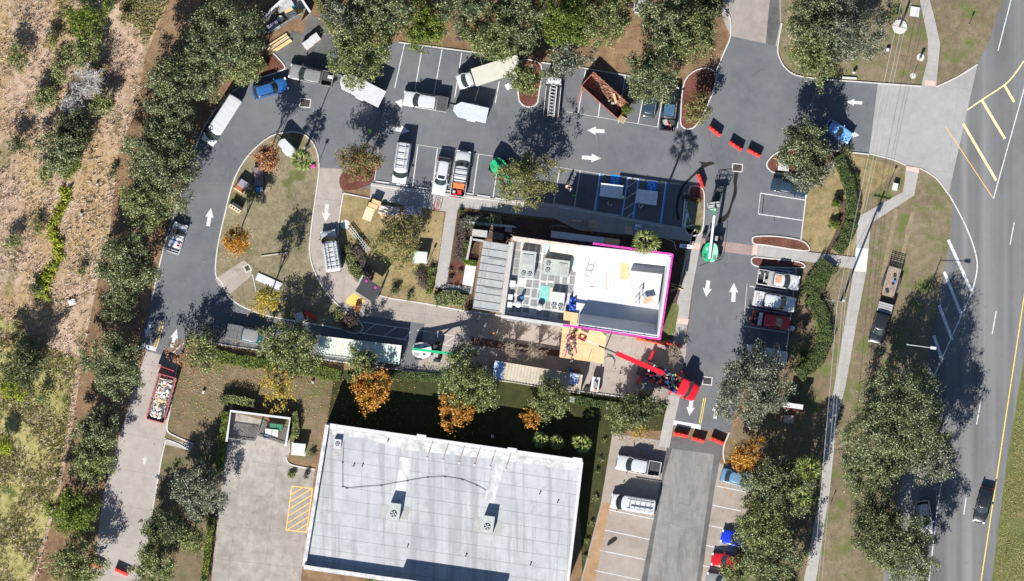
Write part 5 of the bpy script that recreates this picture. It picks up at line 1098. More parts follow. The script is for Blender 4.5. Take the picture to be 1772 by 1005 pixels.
for px, py, r, l in ((517, 776, R(-5), 'green transformer box on the grass by the walled bin enclosure'), (728, 444, R(-4), 'green transformer box on the front lawn beside the side path')):
    x, y = P(px, py); t = thing('transformer_box', l, 'utility box', (x, y, 0), r, 'green transformer boxes'); mb = MB()
    mb.loft([[(-.8, -.8, .1), (.8, -.8, .1), (.8, .6, .1), (-.8, .6, .1)], [(-.78, -.5, 1.25), (.78, -.5, 1.25), (.78, .55, 1.55), (-.78, .55, 1.55)]]).build('cabinet', GREENBOX, t)
    MB().box(0, -.05, 0, 1.9, 1.7, .1).build('pad', mat('pad_concrete', (.4, .39, .36), .9), t); MB().box(0, .4, 1.56, 1.66, .5, .06).build('lid', mat('pale_green_lid', (.46, .56, .46), .6), t)
# refuse corner at the top
x, y = P(498, 22); Rf = thing('refuse_corner', 'roofless walled refuse corner crammed with junk at the top edge', 'enclosure', (x, y, 0), R(32))
walls(Rf, [(440, 62), (452, 36), (470, 16), (498, -10)], .28, 0, 2.0, 'wall', OFFW); walls(Rf, [(518, -8), (528, 8), (537, 21)], .28, 0, 2.0, 'wall', OFFW)
gate(Rf, (464, 56), (500, 34)); gate(Rf, (500, 34), (522, 22)); gate(Rf, (521, 38), (537, 22))
part(Rf, 'floor', [(445, 60), (470, 18), (500, -8), (518, -6), (534, 20), (505, 36), (478, 52)], .03, .05, MATS['asphalt'])
board(492, 8, 2.2, 1.3, .04, .9, R(30), mat('corrugated_grey', (.3, .3, .31), .6, vary=.3), 'grey corrugated sheet on the junk of the refuse corner', 'corrugated_sheet')
tarp(503, 24, 1.5, 1.1, .7, .06, R(30), OFFW, 'heap of white bags in the refuse corner', 'waste_bag', 'bag'); tarp(507, 10, .45, .5, .8, .06, R(20), mat('cyan_plastic', (.02, .35, .6), .5), 'bright blue plastic item in the refuse corner', 'waste_bag', 'bag')
board(499, 17, 1.1, .5, .2, .7, R(25), PLY, 'tan board on the junk pile of the refuse corner', 'plywood_sheet')
x, y = P(485, 32); t = thing('round_table', 'grey round table left among the greenery of the refuse corner', 'table', (x, y, .05)); MB().tube((0, 0, .7), (0, 0, .75), .42, .42, 16).build('tabletop', mat('grey_top', (.35, .34, .36), .7), t); MB().tube((0, 0, 0), (0, 0, .7), .06, .06, 8).build('leg', DARK, t); MB().tube((0, 0, 0), (0, 0, .04), .3, .3, 12).build('base', DARK, t)
dumpster(474, 46, 1.5, 1.1, 1.3, R(32), mat('black_bin', (.03, .03, .035), .5), 'black open bin at the lower left of the refuse corner', mat('grey_lid', (.22, .21, .24), .6))
shrub(483, 17, 9, 1.2, 'yellowgreen_leaves', 'yellow green shrub inside the refuse corner on the left'); shrub(521, 20, 7, 1.2, 'yellow_leaves', 'yellowish shrub inside the refuse corner on the right'); shrub(494, 34, 5, .9, 'lime_leaves', 'small lime weed at the front of the refuse corner')
for i in range(5):
    board(477 + i * 3.6, 76 - 5.5 + i * 2.0 + (i % 2), 3.4 - .25 * i, .2, .22 + .05 * (i % 3), .02, R(33), [PINE, PINE, mat('aged_board', (.42, .33, .22), .9), PINE, mat('yellow_board', (.6, .45, .14), .8)][i], ['back row timber of the lumber stacks by the refuse corner', 'second row timber of the lumber stacks from the back', 'weathered middle row of the lumber stacks', 'fourth row timber of the lumber stacks', 'front yellowish row of the lumber stacks'][i], 'lumber_bundle', 'lumber', 'lumber stacked by the refuse corner')
for px, py, l in ((533, 76, 'lower left white wrapped pallet on the asphalt yard'), (545, 66, 'upper right white wrapped pallet on the asphalt yard')):
    x, y = P(px, py); t = thing('wrapped_pallet', l, 'pallet', (x, y, 0), R(35), 'white wrapped pallets'); MB().box(0, 0, 0, 1.2, 1.1, .14).build('pallet', PINE, t)
    mb = MB()
    for k in range(5): mb.box(-.46 + k * .23, 0, .14, .22, 1.05, .75 + .02 * (k % 2))
    mb.build('load', OFFW, t)
# monument sign east of the big oak
x, y = P(1372, 704); t = thing('monument_sign', 'tall roadside sign wall with white cap and red brick base under the trees', 'sign', (x, y, 0), R(-8)); MB().box(0, 0, 0, 2.5, .9, 1.0).build('base', mat('red_brick', (.22, .06, .045), .9, bump=.3), t); MB().box(0, .1, 1.0, 2.3, .42, 1.8).build('panel', mat('dark_red_panel', (.13, .03, .03), .6), t); MB().box(0, .15, 2.8, 2.6, .62, .22).build('cap', OFFW, t)
board(1365, 725, 1.3, 1.0, .5, .05, R(-8), mat('grey_cabinet', (.25, .25, .26), .7), 'grey cabinet in the leaf litter below the tall roadside sign', 'utility_cabinet', 'utility box')
# ================================================================ vehicles
GLASS = mat('window_glass', (.02, .028, .03), .06, vary=.1, coat=.6); TYRE = mat('tyre', (.02, .02, .02), .85); RIM = mat('rim', (.4, .4, .4), .35, metal=.7)
LAMPW = mat('lamp_clear', (.6, .62, .62), .15); LAMPR = mat('lamp_red', (.4, .01, .01), .2); TRIM = mat('black_trim', (.025, .025, .027), .5); BEDL = mat('bed_liner', (.03, .03, .032), .8, vary=.3, fine=5)
def paint(name, c, rough=.32, vary=.05): return mat(name, c, rough, vary=vary, coat=.5)
PW = paint('white_car_paint', (.45, .46, .468)); PSIL = paint('silver_car_paint', (.42, .43, .44)); PBLUE = paint('blue_car_paint', (.02, .09, .26)); PGREY = paint('grey_car_paint', (.2, .2, .2)); PRED = paint('red_car_paint', (.42, .006, .012)); PBLK = paint('black_car_paint', (.012, .013, .016)); PNAVY = paint('dark_blue_paint', (.015, .035, .06)); PSTEEL = paint('steel_blue_paint', (.1, .2, .3)); PROYAL = paint('royal_blue_paint', (.008, .03, .5)); CREAM = mat('cream_panel', (.44, .425, .36), .55, vary=.05)
WHEELS = {}
def wheel(t, x, y, r=.36, w=.24):
    if (r, w) not in WHEELS:
        a = MB().tube((0, -w / 2, 0), (0, w / 2, 0), r, r, 16).build('wheel', TYRE); b = MB().tube((0, -w / 2 - .006, 0), (0, w / 2 + .006, 0), r * .62, r * .62, 12).build('rim', RIM)
        WHEELS[(r, w)] = (a.data, b.data); bpy.data.objects.remove(a); bpy.data.objects.remove(b)
    a = bpy.data.objects.new('wheel', WHEELS[(r, w)][0]); C.objects.link(a); a.parent = t; a.location = (x, y, r)
    b = bpy.data.objects.new('rim', WHEELS[(r, w)][1]); C.objects.link(b); b.parent = a
def section(x, hw, z0, z1, rr=.12):
    q = [(-hw * .94, z0), (-hw, z0 + (z1 - z0) * .35), (-hw * .995, z1 - rr), (-hw + rr * .4, z1 - rr * .3), (-hw + rr * 1.3, z1), (-hw * .35, z1 + .025)]
    return [(x, y, z) for y, z in q] + [(x, -y, z) for y, z in reversed(q)]
def outline(x0, x1, hw, bow0, bow1, n=6, rr=.16):
    """plan outline of a cabin: rear edge at x0, front edge at x1, both bowed outwards"""
    front = []; rear = []
    for i in range(n + 1):
        u = -1 + 2 * i / n
        front.append((x1 - bow1 * u * u - (rr * .5 if i in (0, n) else 0), u * hw)); rear.append((x0 + bow0 * u * u + (rr * .5 if i in (0, n) else 0), -u * hw))
    return front, rear
def cabin(t, bot, top, z0, z1, body, glass=GLASS, rear_glass=True, side_glass=True, roofm=None, crown=.05, sunroof=None):
    """glasshouse between two outlines: windshield, rear window, side windows, roof with pillars"""
    (bf, br), (tf, tr) = outline(*bot), outline(*top); n = len(bf)
    def face(a, b, name, m, inset=0.0):
        mb = MB(); vs = [(x, y, z0) for x, y in a] + [(x, y, z1) for x, y in b]; k = len(a)
        mb.add(vs, [(i, i + 1, k + i + 1, k + i) for i in range(k - 1)]); return mb.build(name, m, t, True)
    face(bf, tf, 'windshield', glass)
    face(br, tr, 'rear_window' if rear_glass else 'rear_panel', glass if rear_glass else body)
    for s in (0, 1):
        a = [br[-1], bf[0]] if s else [bf[-1], br[0]]; b = [tr[-1], tf[0]] if s else [tf[-1], tr[0]]
        face(a, b, 'side_window' if side_glass else 'side_panel', glass if side_glass else body)
        if side_glass:
            L0, L1 = Vector(a[0]), Vector(a[1]); U0, U1 = Vector(b[0]), Vector(b[1])
            for f in (0, .36, .7, 1):
                p = L0.lerp(L1, f); q = U0.lerp(U1, f); MB().beam((p.x, p.y, z0), (q.x, q.y, z1), .07).build('pillar', body, t)
    # roof: outline loop shrunk to a crowned cap
    loop = tf + tr; cx = sum(p[0] for p in loop) / len(loop); rings = []
    for k, dz in ((1.012, -.035), (1.0, .0), (.93, crown * .6), (.6, crown), (.2, crown * 1.1)):
        rings.append([(cx + (x - cx) * (k if k > .95 else k), y * k, z1 + dz) for x, y in loop])
    MB().loft(rings, True).build('roof', roofm or body, t, True)
    if sunroof: MB().box(sunroof[0], 0, z1 + crown, sunroof[1], sunroof[2], .02).build('sunroof', GLASS, t)
def lamps(t, L, W, zf=.75, zr=.9):
    for s in (-1, 1):
        MB().box(L / 2 - .1, s * W * .37, zf, .2, W * .17, .14).build('headlight', LAMPW, t); MB().box(-L / 2 + .03, s * W * .42, zr - .1, .07, W * .1, .3).build('tail_light', LAMPR, t)
def mirrors(t, x, W, z, m):
    for s in (-1, 1): MB().box(x, s * (W / 2 + .12), z, .14, .24, .16, taper=.85).build('mirror', m, t)
VEH = []
def place(name, label, cat, front, rear, group):
    (x0, y0), (x1, y1) = P(*front), P(*rear); L = math.hypot(x1 - x0, y1 - y0)
    t = thing(name, label, cat, ((x0 + x1) / 2, (y0 + y1) / 2, .02), math.atan2(y0 - y1, x0 - x1), group); VEH.append(t); return t, L
CARS = 'vehicles parked on the site'
def sedan(label, front, rear, W=1.82, p=PW, suv=False, name=None, group=CARS, sun=None, glass=GLASS, roofm=None):
    t, L = place(name or ('estate_car' if suv else 'saloon_car'), label, 'car', front, rear, group); h = .12 if suv else 0; b = L / 2; w2 = W / 2
    secs = [section(-b, w2 * .8, .35, .82 + h), section(-b + .12, w2 * .93, .28, .92 + h), section(-b + .6, w2, .24, .97 + h), section(-.1 * L, w2, .22, .98 + h), section(b - 1.35, w2, .22, .96 + h), section(b - .75, w2 * .98, .24, .9 + h), section(b - .25, w2 * .9, .28, .8 + h), section(b - .06, w2 * .75, .32, .7 + h), section(b, w2 * .6, .36, .62 + h)]
    MB().loft(secs).build('body', p, t, True)
    if suv: cabin(t, (-b + .12, b - 1.25, w2 * .9, .1, .3), (-b + .5, b - 1.95, w2 * .76, .08, .16), .98 + h, 1.52 + h, p, glass, sunroof=sun, roofm=roofm)
    else: cabin(t, (-b + .5, b - 1.2, w2 * .89, .12, .3), (-b + 1.15, b - 1.95, w2 * .7, .1, .16), .96 + h, 1.4 + h, p, glass, sunroof=sun, roofm=roofm)
    for sx in (b - .85, -b + .85):
        for s in (-1, 1): wheel(t, sx, s * (w2 - .1), .33, .22)
    lamps(t, L, W, .66 + h, .85 + h); mirrors(t, b - 1.55, W, 1.0 + h, p)
    MB().box(b - .02, 0, .3, .1, W * .55, .18).build('grille', TRIM, t); MB().box(-b - .01, 0, .42, .06, W * .7, .16).build('rear_bumper', TRIM, t)
    if suv and p is not PNAVY:
        for s in (-1, 1): MB().beam((-b + .7, s * w2 * .7, 1.62 + h), (b - 2.1, s * w2 * .7, 1.62 + h), .05).build('roof_rail', TRIM, t)
    return t, L, 1.52 + h
def pickup(label, front, rear, W=1.95, p=PW, cabl=2.35, bed=None, cover=None, group=CARS, bedlen=None, box=None, glass=GLASS, name='pickup_truck', bedm=None):
    t, L = place(name, label, 'pickup', front, rear, group); b = L / 2; w2 = W / 2; hood = min(1.45, L * .25); xb = b - hood - cabl + .2
    if bedlen: xb = -b + bedlen
    secs = [section(xb, w2, .42, 1.16), section(b - hood - .3, w2, .4, 1.17), section(b - hood + .15, w2, .4, 1.16), section(b - .5, w2 * .98, .42, 1.1), section(b - .15, w2 * .92, .45, 1.02), section(b, w2 * .78, .5, .9)]
    MB().loft(secs).build('body', p, t, True)
    cabin(t, (xb + .02, b - hood + .25, w2 * .92, .03, .28), (xb + .2, b - hood - .5, w2 * .78, .03, .14), 1.16, 1.82, p, glass)
    bl = xb + b; bx_ = -b + bl / 2
    MB().box(bx_, 0, .55, bl - .02, W * .8, .22).build('bed_floor', bedm or BEDL, t)
    for s in (-1, 1): MB().loft([[(x, s * w2 * k, z) for k, z in ((1.0, .45), (1.0, 1.2), (.97, 1.26), (.9, 1.26), (.88, .55))] for x in (-b + .03, xb - .01)]).build('bed_side', p, t)
    bm_ = TRIM if p in (PBLK, PGREY, PRED) else mat('bumper_steel', (.22, .22, .22), .4, metal=.6)
    MB().box(-b + .05, 0, .55, .1, W * .93, .7).build('tailgate', p, t); MB().box(-b - .06, 0, .45, .14, W * .95, .16).build('rear_bumper', bm_, t)
    MB().box(xb - .04, 0, .75, .05, W * .88, .5).build('bed_front', p, t)
    if cover is not None:
        MB().box(bx_, 0, 1.262, bl - .06, W * .95, .04).build('bed_cover', cover, t)
        rb = MB()
        for i in range(1, 4): rb.box(-b + bl * i / 4, 0, 1.304, .05, W * .9, .015)
        rb.build('cover_seam', TRIM, t)
    if box: MB().box(xb - .35, 0, 1.0, .5, W * .94, .4).build('tool_box', box, t)
    for sx in (b - .95, -b + 1.15):
        for s in (-1, 1): wheel(t, sx, s * (w2 - .1), .39, .26)
    lamps(t, L, W, .85, 1.0); mirrors(t, b - hood - .1, W, 1.2, TRIM); MB().box(b + .02, 0, .5, .12, W * .86, .2).build('front_bumper', bm_, t); MB().box(b - .01, 0, .72, .06, W * .5, .26).build('grille', TRIM, t)
    return t, L, (bx_, bl, W, xb)
def van(label, front, rear, W=2.0, H=2.1, p=PW, hood=.95, group=CARS, high=False, glass=GLASS, name='cargo_van'):
    t, L = place(name, label, 'van', front, rear, group); b = L / 2; w2 = W / 2
    secs = [section(-b, w2 * .96, .4, 1.2), section(-b + .1, w2, .35, 1.25), section(b - hood - .2, w2, .35, 1.25), section(b - .5, w2 * .97, .36, 1.12), section(b - .15, w2 * .86, .4, .98), section(b, w2 * .68, .45, .85)]
    MB().loft(secs).build('body', p, t, True); ws = b - hood + .3
    cabin(t, (-b + .01, ws, w2 * .985, .02, .34), (-b + .06, ws - (.95 if high else .72), w2 * .9, .02, .18), 1.2, H, p, glass, False, False, crown=.04)
    for s in (-1, 1): MB().add([(ws - .45, s * w2 * .99, 1.3), (ws - 1.35, s * w2 * .99, 1.3), (ws - 1.35, s * w2 * .945, 1.3 + (H - 1.3) * .7), (ws - .75, s * w2 * .945, 1.3 + (H - 1.3) * .7)], [(0, 1, 2, 3) if s < 0 else (3, 2, 1, 0)]).build('side_window', glass, t)
    rr = MB()
    for i in range(7): rr.box(-b + .5 + i * (L - hood - 1.3) / 6.5, 0, H + .035, .05, W * .72, .02)
    rr.build('roof_rib', p, t)
    for sx in (b - .8, -b + 1.0):
        for s in (-1, 1): wheel(t, sx, s * (w2 - .12), .35, .24)
    lamps(t, L, W, .78, 1.1); mirrors(t, ws - .3, W, 1.25, TRIM); MB().box(b, 0, .42, .1, W * .6, .2).build('grille', TRIM, t); MB().box(-b - .03, 0, .4, .1, W * .9, .15).build('rear_bumper', TRIM, t)
    return t, L, H
def rack(t, x0, x1, W, z, n=4, m=RIM, h=.2):
    for s in (-1, 1): MB().beam((x0, s * W / 2, z + h), (x1, s * W / 2, z + h), .06).build('rack_rail', m, t)
    for i in range(n):
        x = x0 + (x1 - x0) * (i + .5) / n; mb = MB().beam((x, -W / 2, z + h), (x, W / 2, z + h), .07)
        for s in (-1, 1): mb.beam((x, s * W / 2, z - .03), (x, s * W / 2, z + h), .05)
        mb.build('rack_bar', m, t)
def on(t, x, y): 
    c, q = math.cos(t.rotation_euler[2]), math.sin(t.rotation_euler[2]); return (t.location[0] + x * c - y * q, t.location[1] + x * q + y * c)
def unP(x, y): return (x / PX + 886, 502.5 - y / PX)
def ladder_on(t, xa, xb, y, z, label, w=.4, m=LIGHTMET, group=None):
    return ladder(unP(*on(t, xa, y)), unP(*on(t, xb, y)), z, z, label, m, w, group)
def cargo(t, items, z):
    """loose things lying in a bed: (name, label, category, x, y, lx, ly, h, turn, material)"""
    for nm, lb, ct, x, y, lx, ly, h, r, m in items:
        wx, wy = on(t, x, y); mb = MB().box(0, 0, 0, lx, ly, h, taper=.93)
        if h > .15: mb.box(0, 0, h, lx * .6, ly * .2, .05)
        tag(mb.build(nm, m, None, False, (wx, wy, z), t.rotation_euler[2] + r), lb, ct)
RORANGE = mat('tool_orange', (.6, .16, .04), .5); RRED = mat('tool_red', (.5, .02, .02), .5); YEL = mat('tool_yellow', (.6, .42, .03), .5); CBLUE = mat('tool_blue', (.04, .16, .5), .5)
# --- north side of the site
van('long white cargo van parked on the curve of the perimeter road', (358, 247), (409, 168), 2.05, 2.55, PW, .9, high=True)
sedan('metallic blue estate car at the kerb under the hedge', (497, 144), (438, 162), 1.85, PBLUE, True)
t, L, q = pickup('grey crew pickup with black bed at the yard entrance', (501, 122), (576, 138), 2.0, PGREY, 3.0); cargo(t, [('tool_case', 'small white case in the bed of the grey crew pickup', 'case', q[0] - .4, -.3, .8, .45, .25, .1, OFFW)], .78)
rbm = MB()
for i in range(7): rbm.box(.0, -.66 + i * .22, 1.87, 1.5, .03, .02)
rbm.build('roof_rib', PGREY, t)
pickup('white crew pickup with black ribbed bed cover towing a small trailer', (698, 169), (774, 181), 2.0, PW, 3.1, cover=mat('tonneau', (.05, .05, .055), .7))
t, L, q = pickup('black pickup with red tools in its bed beside the mulch island', (1163, 150), (1154, 225), 2.0, PBLK, 3.0)
MB().box(q[3] + 1.2, 0, 1.86, 1.5, 1.35, .03).build('roof_wrap', mat('dusk_blue_roof', (.04, .1, .16), .4), t)
cargo(t, [('tool_case', 'red hand tool in the bed of the black pickup', 'tool', q[0] + .1, -.15, .7, .15, .12, .7, RRED), ('tool_case', 'red saw in the bed of the black pickup', 'tool', q[0] - .45, -.1, .6, .25, .12, -.6, RRED), ('timber_offcut', 'tan timber in the bed of the black pickup', 'timber', q[0] - .3, -.45, .9, .15, .1, .3, PINE), ('bucket', 'white carton in the bed of the black pickup', 'carton', q[0] - .5, .6, .35, .25, .2, 0, OFFW), ('sheet_metal', 'grey plate in the bed of the black pickup', 'plate', q[0] + .25, .25, .9, .6, .05, .5, GREYMET)], .78)
sedan('dark grey estate car half under the oak beside the black pickup', (1131, 140), (1121, 203), 1.85, PNAVY, True)
sedan('white car at the top edge half hidden under trees', (1118, -34), (1107, 24), 1.85, PW, True)
# --- row in front of the building
t, L, H = van('white cargo van with silver roof rack in the first stall', (690, 317), (700, 246), 1.95, 2.05, PW); rack(t, -2.3, 1.0, 1.5, H + .05, 4)
ladder_on(t, -2.3, 1.0, .45, H + .3, 'silver ladder on the roof rack of the first stall van')
sedan('white estate car with black sunroof in the front row', (758, 337), (770, 272), 1.88, PW, True, sun=(.15, .42, .85))
t, L, q = pickup('white crew pickup full of orange and red gear in the front row', (803, 261), (791, 340), 2.0, PW, 3.0); rack(t, q[3] - .1, q[3] + 2.0, 1.7, 1.86, 3, TRIM)
cargo(t, [('tool_case', 'orange tool chest behind the cab of the front row pickup', 'chest', q[0] + .55, 0, .75, 1.5, .7, 0, RORANGE), ('generator', 'red generator in the bed of the front row pickup', 'generator', q[0] - .25, -.2, .6, .55, .5, .2, RRED), ('compressor', 'red compressor at the tailgate of the front row pickup', 'compressor', q[0] - .75, .35, .5, .5, .45, -.2, RRED), ('bucket', 'pale bucket in the bed of the front row pickup', 'bucket', q[0] - .3, .5, .35, .35, .4, 0, OFFW), ('reel', 'black cable reel in the bed of the front row pickup', 'reel', q[0] - .75, -.4, .45, .45, .4, .5, BLACK)], .78)
t, L, H = van('white van with ladders on its roof in the drive-through lane', (567, 399), (578, 470), 2.1, 2.1, PW); rack(t, -2.5, 1.2, 1.7, H + .05, 6)
ladder_on(t, -2.5, 1.25, -.55, H + .32, 'right hand ladder on the roof of the drive-through van', .45); ladder_on(t, -2.5, .9, .6, H + .32, 'left hand ladder on the roof of the drive-through van', .42)
# --- west road service truck
t, L, q = pickup('white service truck cluttered with gear under the west road oaks', (314, 387), (297, 437), 1.95, PW, 1.6, bedlen=2.2, bedm=LIGHTMET); rack(t, q[0] - 1.0, q[0] + 1.0, 1.8, 1.3, 4, OFFW, .5)
cargo(t, [('tool_case', 'red tool case in the white service truck', 'case', q[0] + .1, -.5, .4, .35, .4, 0, RRED), ('tool_case', 'blue tool case in the white service truck', 'case', q[0] + .4, .2, .5, .4, .4, 0, CBLUE), ('bucket', 'black bucket in the white service truck', 'bucket', q[0] - .5, .3, .4, .4, .4, 0, BLACK)], .78)
# --- south lane
pickup('dark grey pickup in the south lane half under the loose oak', (472, 588), (392, 572), 2.0, PGREY, 2.9, cover=mat('dull_cover', (.1, .1, .105), .7), glass=mat('teal_glass', (.02, .12, .14), .08, coat=.5))
# --- east stalls
t, L, q = pickup('white pickup with rusty roof and open tool bed in the east stalls', (1383, 490), (1311, 478), 2.0, PW, 2.3, box=GREYMET); MB().box(q[3] + .75, .1, 1.866, .8, 1.0, .015).build('rust_patch', mat('rust_patch', (.45, .24, .13), .8, vary=.3), t)
cargo(t, [('tool_case', 'grey rack box in the white rusty roofed pickup', 'box', q[0] - .1, .0, .15, 1.3, .35, 0, LIGHTMET), ('bucket', 'dark bucket in the white rusty roofed pickup', 'bucket', q[0] + .3, -.4, .5, .5, .3, .4, GREYMET), ('carton', 'pale carton in the white rusty roofed pickup', 'carton', q[0] - .8, .5, .3, .35, .3, 0, OFFW)], .78)
t, L, q = pickup('white pickup with white hard bed lid in the east stalls', (1376, 528), (1304, 515), 2.0, PW, 3.0, cover=OFFW)
t, L, q = pickup('red pickup with white tool box in the east stalls', (1367, 561), (1301, 549), 1.8, PRED, 2.5, box=OFFW)
t, L, H = van('white van in the shade under the large olive grey oak', (1291, 607), (1362, 622), 2.0, 2.0, PW)
sedan('white car with blue tree shade put in its paint, at the east exit', (1472, 240), (1430, 214), 1.75, paint('shade_blue_car_paint', (.16, .36, .68)), True)  # white car; the bluish tree shade is put into its paint colour
sedan('dark saloon under the oak above the two empty east stalls', (1398, 330), (1335, 318), 1.85, PNAVY)
pickup('silver pickup in the top stall of the south-east lot', (1067, 799), (1143, 813), 2.0, PSIL, 2.9)
t, L, H = van('white van with ladder rack in the south-east lot', (1057, 866), (1134, 878), 2.0, 2.0, PW); rack(t, -2.6, .8, 1.6, H + .05, 5)
ladder_on(t, -2.6, .8, -.5, H + .3, 'ladder on the rack of the south-east lot van', .4); MB().beam((-2.5, .5, H + .33), (.3, .5, H + .33), .12).build('rack_tube', LIGHTMET, t)
sedan('steel blue car partly under the golden orange tree', (1308, 836), (1248, 820), 1.85, PSTEEL)
sedan('bright royal blue car mostly hidden by the oaks', (1248, 927), (1310, 940), 1.85, PROYAL)
sedan('red car near the bottom of the south-east lot', (1231, 967), (1291, 975), 1.8, PRED)
sedan('grey car cut by the bottom edge of the south-east lot', (1222, 1001), (1282, 1012), 1.85, PGREY)
sedan('dark car driving on the main road', (1693, 904), (1708, 843), 1.8, PBLK, group='cars on the main road')
sedan('pale car on the main road hidden by oak branches', (1604, 925), (1596, 866), 1.85, PSIL, True, group='cars on the main road')
t, L, q = pickup('black crew pickup hitched to the plank trailer on the verge', (1514, 594), (1534, 524), 2.0, PBLK, 3.0, cover=mat('grey_tonneau', (.3, .3, .3), .6))
# ---------------------------------------------------------------- box truck
t, L = place('box_truck', 'cream box truck parked askew across the top stalls', 'truck', (792, 143), (889, 112), CARS); b = L / 2
MB().loft([section(b - 2.1, 1.0, .5, 1.4), section(b - .7, 1.0, .5, 1.35), section(b - .2, .95, .5, 1.2), section(b, .8, .55, 1.0)]).build('body', PW, t, True)
cabin(t, (b - 2.1, b - .5, .95, .02, .22), (b - 2.0, b - 1.15, .82, .02, .12), 1.36, 2.15, PW)
MB().box(-b / 2 + .98 - 1.0, 0, .95, L - 2.2, 2.3, 2.15).build('cargo_box', CREAM, t); MB().box(-1.05, 0, 3.1, L - 2.15, 2.36, .04).build('box_roof', CREAM, t); MB().box(-.9, 0, .6, L - 1.4, .9, .3).build('chassis', TRIM, t)
for sx in (b - 1.0, -b + 1.6):
    for s in (-1, 1): wheel(t, sx, s * .88, .42, .3)
lamps(t, L, 2.0); mirrors(t, b - .9, 2.1, 1.5, TRIM); MB().box(-b - .5, .5, .9, .9, 1.3, .08).build('tail_lift', LIGHTMET, t)
wx, wy = P(886, 146); tag(MB().box(0, 0, 0, 1.8, .8, .06).build('loading_ramp', OFFW, None, False, (wx, wy, .05), R(28)), 'white loading ramp beside the cream box truck', 'ramp')
# ---------------------------------------------------------------- enclosed trailers
def box_trailer(label, front, rear, W, H, m, vent=None, nose=.7):
    t, L = place('enclosed_trailer', label, 'trailer', front, rear, 'enclosed trailers'); b = L / 2
    pl = [(-b, -W / 2), (b - nose, -W / 2), (b, -W * .16), (b, W * .16), (b - nose, W / 2), (-b, W / 2)]
    MB().prism(pl, .45, H, True).build('body', m, t); MB().prism([(x * 1.004, y * 1.015) for x, y in pl], H + .002, H + .05, True).build('roof', m, t)
    sm = MB()
    for i in range(1, 6): sm.box(-b + (L - nose) * i / 6, 0, H + .052, .04, W * .98, .012)
    sm.build('roof_seam', mat('trailer_seam', (.5, .52, .54), .6), t)
    MB().beam((b - .1, .0, .45), (b + 1.0, 0, .45), .1).build('tow_bar', TRIM, t)
    for s in (-1, 1):
        wheel(t, -.3, s * (W / 2 + .02), .34, .2); MB().box(-.3, s * (W / 2 + .06), .72, 1.1, .24, .05).build('mudguard', OFFW, t)
    if vent: MB().box(vent[0], vent[1], H + .06, .42, .42, .12).build('vent', GREYMET, t)
    return t
box_trailer('large white enclosed trailer under the oak above the perimeter road', (590, 136), (661, 172), 2.3, 2.5, PW, (.1, .1))
box_trailer('small white enclosed trailer with pointed nose behind the white crew pickup', (785, 187), (843, 200), 2.0, 2.0, mat('pale_trailer', (.42, .45, .48), .5), None, .8)
x, y = P(495, 257); box_trailer('white generator trailer on the tip of the island lawn', (485, 243), (509, 268), 1.15, 2.1, PW, None, .2)
# ---------------------------------------------------------------- shipping containers
def container(label, a, b, W, m, trailer=False, cap=None):
    (x0, y0), (x1, y1) = P(*a), P(*b); L = math.hypot(x1 - x0, y1 - y0); t = thing('shipping_container', label, 'container', ((x0 + x1) / 2, (y0 + y1) / 2, .02), math.atan2(y1 - y0, x1 - x0), 'shipping containers')
    pl = []; n = int(L / .42); H = 2.55
    # corrugated roof and walls
    secs = []
    for i in range(n * 2 + 1):
        x = -L / 2 + .08 + (L - .16) * i / (2 * n); d = .03 if i % 2 else 0; secs.append([(x, -W / 2 + .03 + d, .12), (x, -W / 2 + .03 + d, H - .06 - d * 3.2), (x, W / 2 - .03 - d, H - .06 - d * 3.2), (x, W / 2 - .03 - d, .12)])
    MB().loft(secs).build('body', m, t)
    fr = MB()
    for s in (-1, 1):
        fr.beam((-L / 2, s * (W / 2 - .04), H - .04), (L / 2, s * (W / 2 - .04), H - .04), .1); fr.beam((-L / 2, s * (W / 2 - .04), .1), (L / 2, s * (W / 2 - .04), .1), .1)
        for e in (-1, 1): fr.box(e * (L / 2 - .05), s * (W / 2 - .05), 0, .12, .12, H)
    for e in (-1, 1): fr.box(e * (L / 2 - .05), 0, H - .1, .1, W - .2, .1); fr.box(e * (L / 2 - .05), 0, .02, .1, W - .2, .1)
    fr.build('frame', m, t)
    for s in (-1, 1): MB().box(-L / 2 - .01, s * W * .24, .15, .04, W * .44, H - .3).build('door', m, t)
    if cap: MB().box(cap[0] * (L / 2 - cap[1] / 2), 0, H - .02, cap[1], W * .96, .04).build('roof_plate', cap[2], t)
    return t
def mint(nt, co, col):
    f = _ramp(nt, _noise(nt, co, .5, 5, .7), [(.45, (0, 0, 0)), (.7, (.8, .8, .8))]); return _mix(nt, f, col, (.62, .52, .42))
MINT = ground('mint_container', [(.36, (.34, .43, .38)), (.5, (.44, .53, .47)), (.64, (.56, .62, .56))], scales=((.3, .5), (2, .3), (9, .2)), rough=.6, bump=0, extra=mint)
TANC = ground('tan_container', [(.36, (.3, .26, .19)), (.5, (.38, .33, .25)), (.64, (.46, .41, .33))], scales=((.3, .5), (2, .3), (9, .2)), rough=.7, bump=0)
container('mint green ribbed shipping container in the south lane', (551, 597), (693, 614), 2.44, MINT)
t = container('tan ribbed shipping container left of the crane truck', (854, 640), (1006, 665), 2.44, TANC, cap=(-1, 1.3, mat('blue_white_plate', (.3, .42, .62), .6, vary=.6, scale=2)))
tarp(993, 655, 1.3, 1.5, .25, 2.55, R(-9), mat('pale_blue_tarp', (.35, .4, .55), .6, vary=.3), 'crumpled pale tarp on the right end of the tan container'); tarp(988, 640, .5, .6, .8, .05, R(-9), CBLUE, 'blue barrel like bag behind the tan container', 'waste_bag', 'bag')
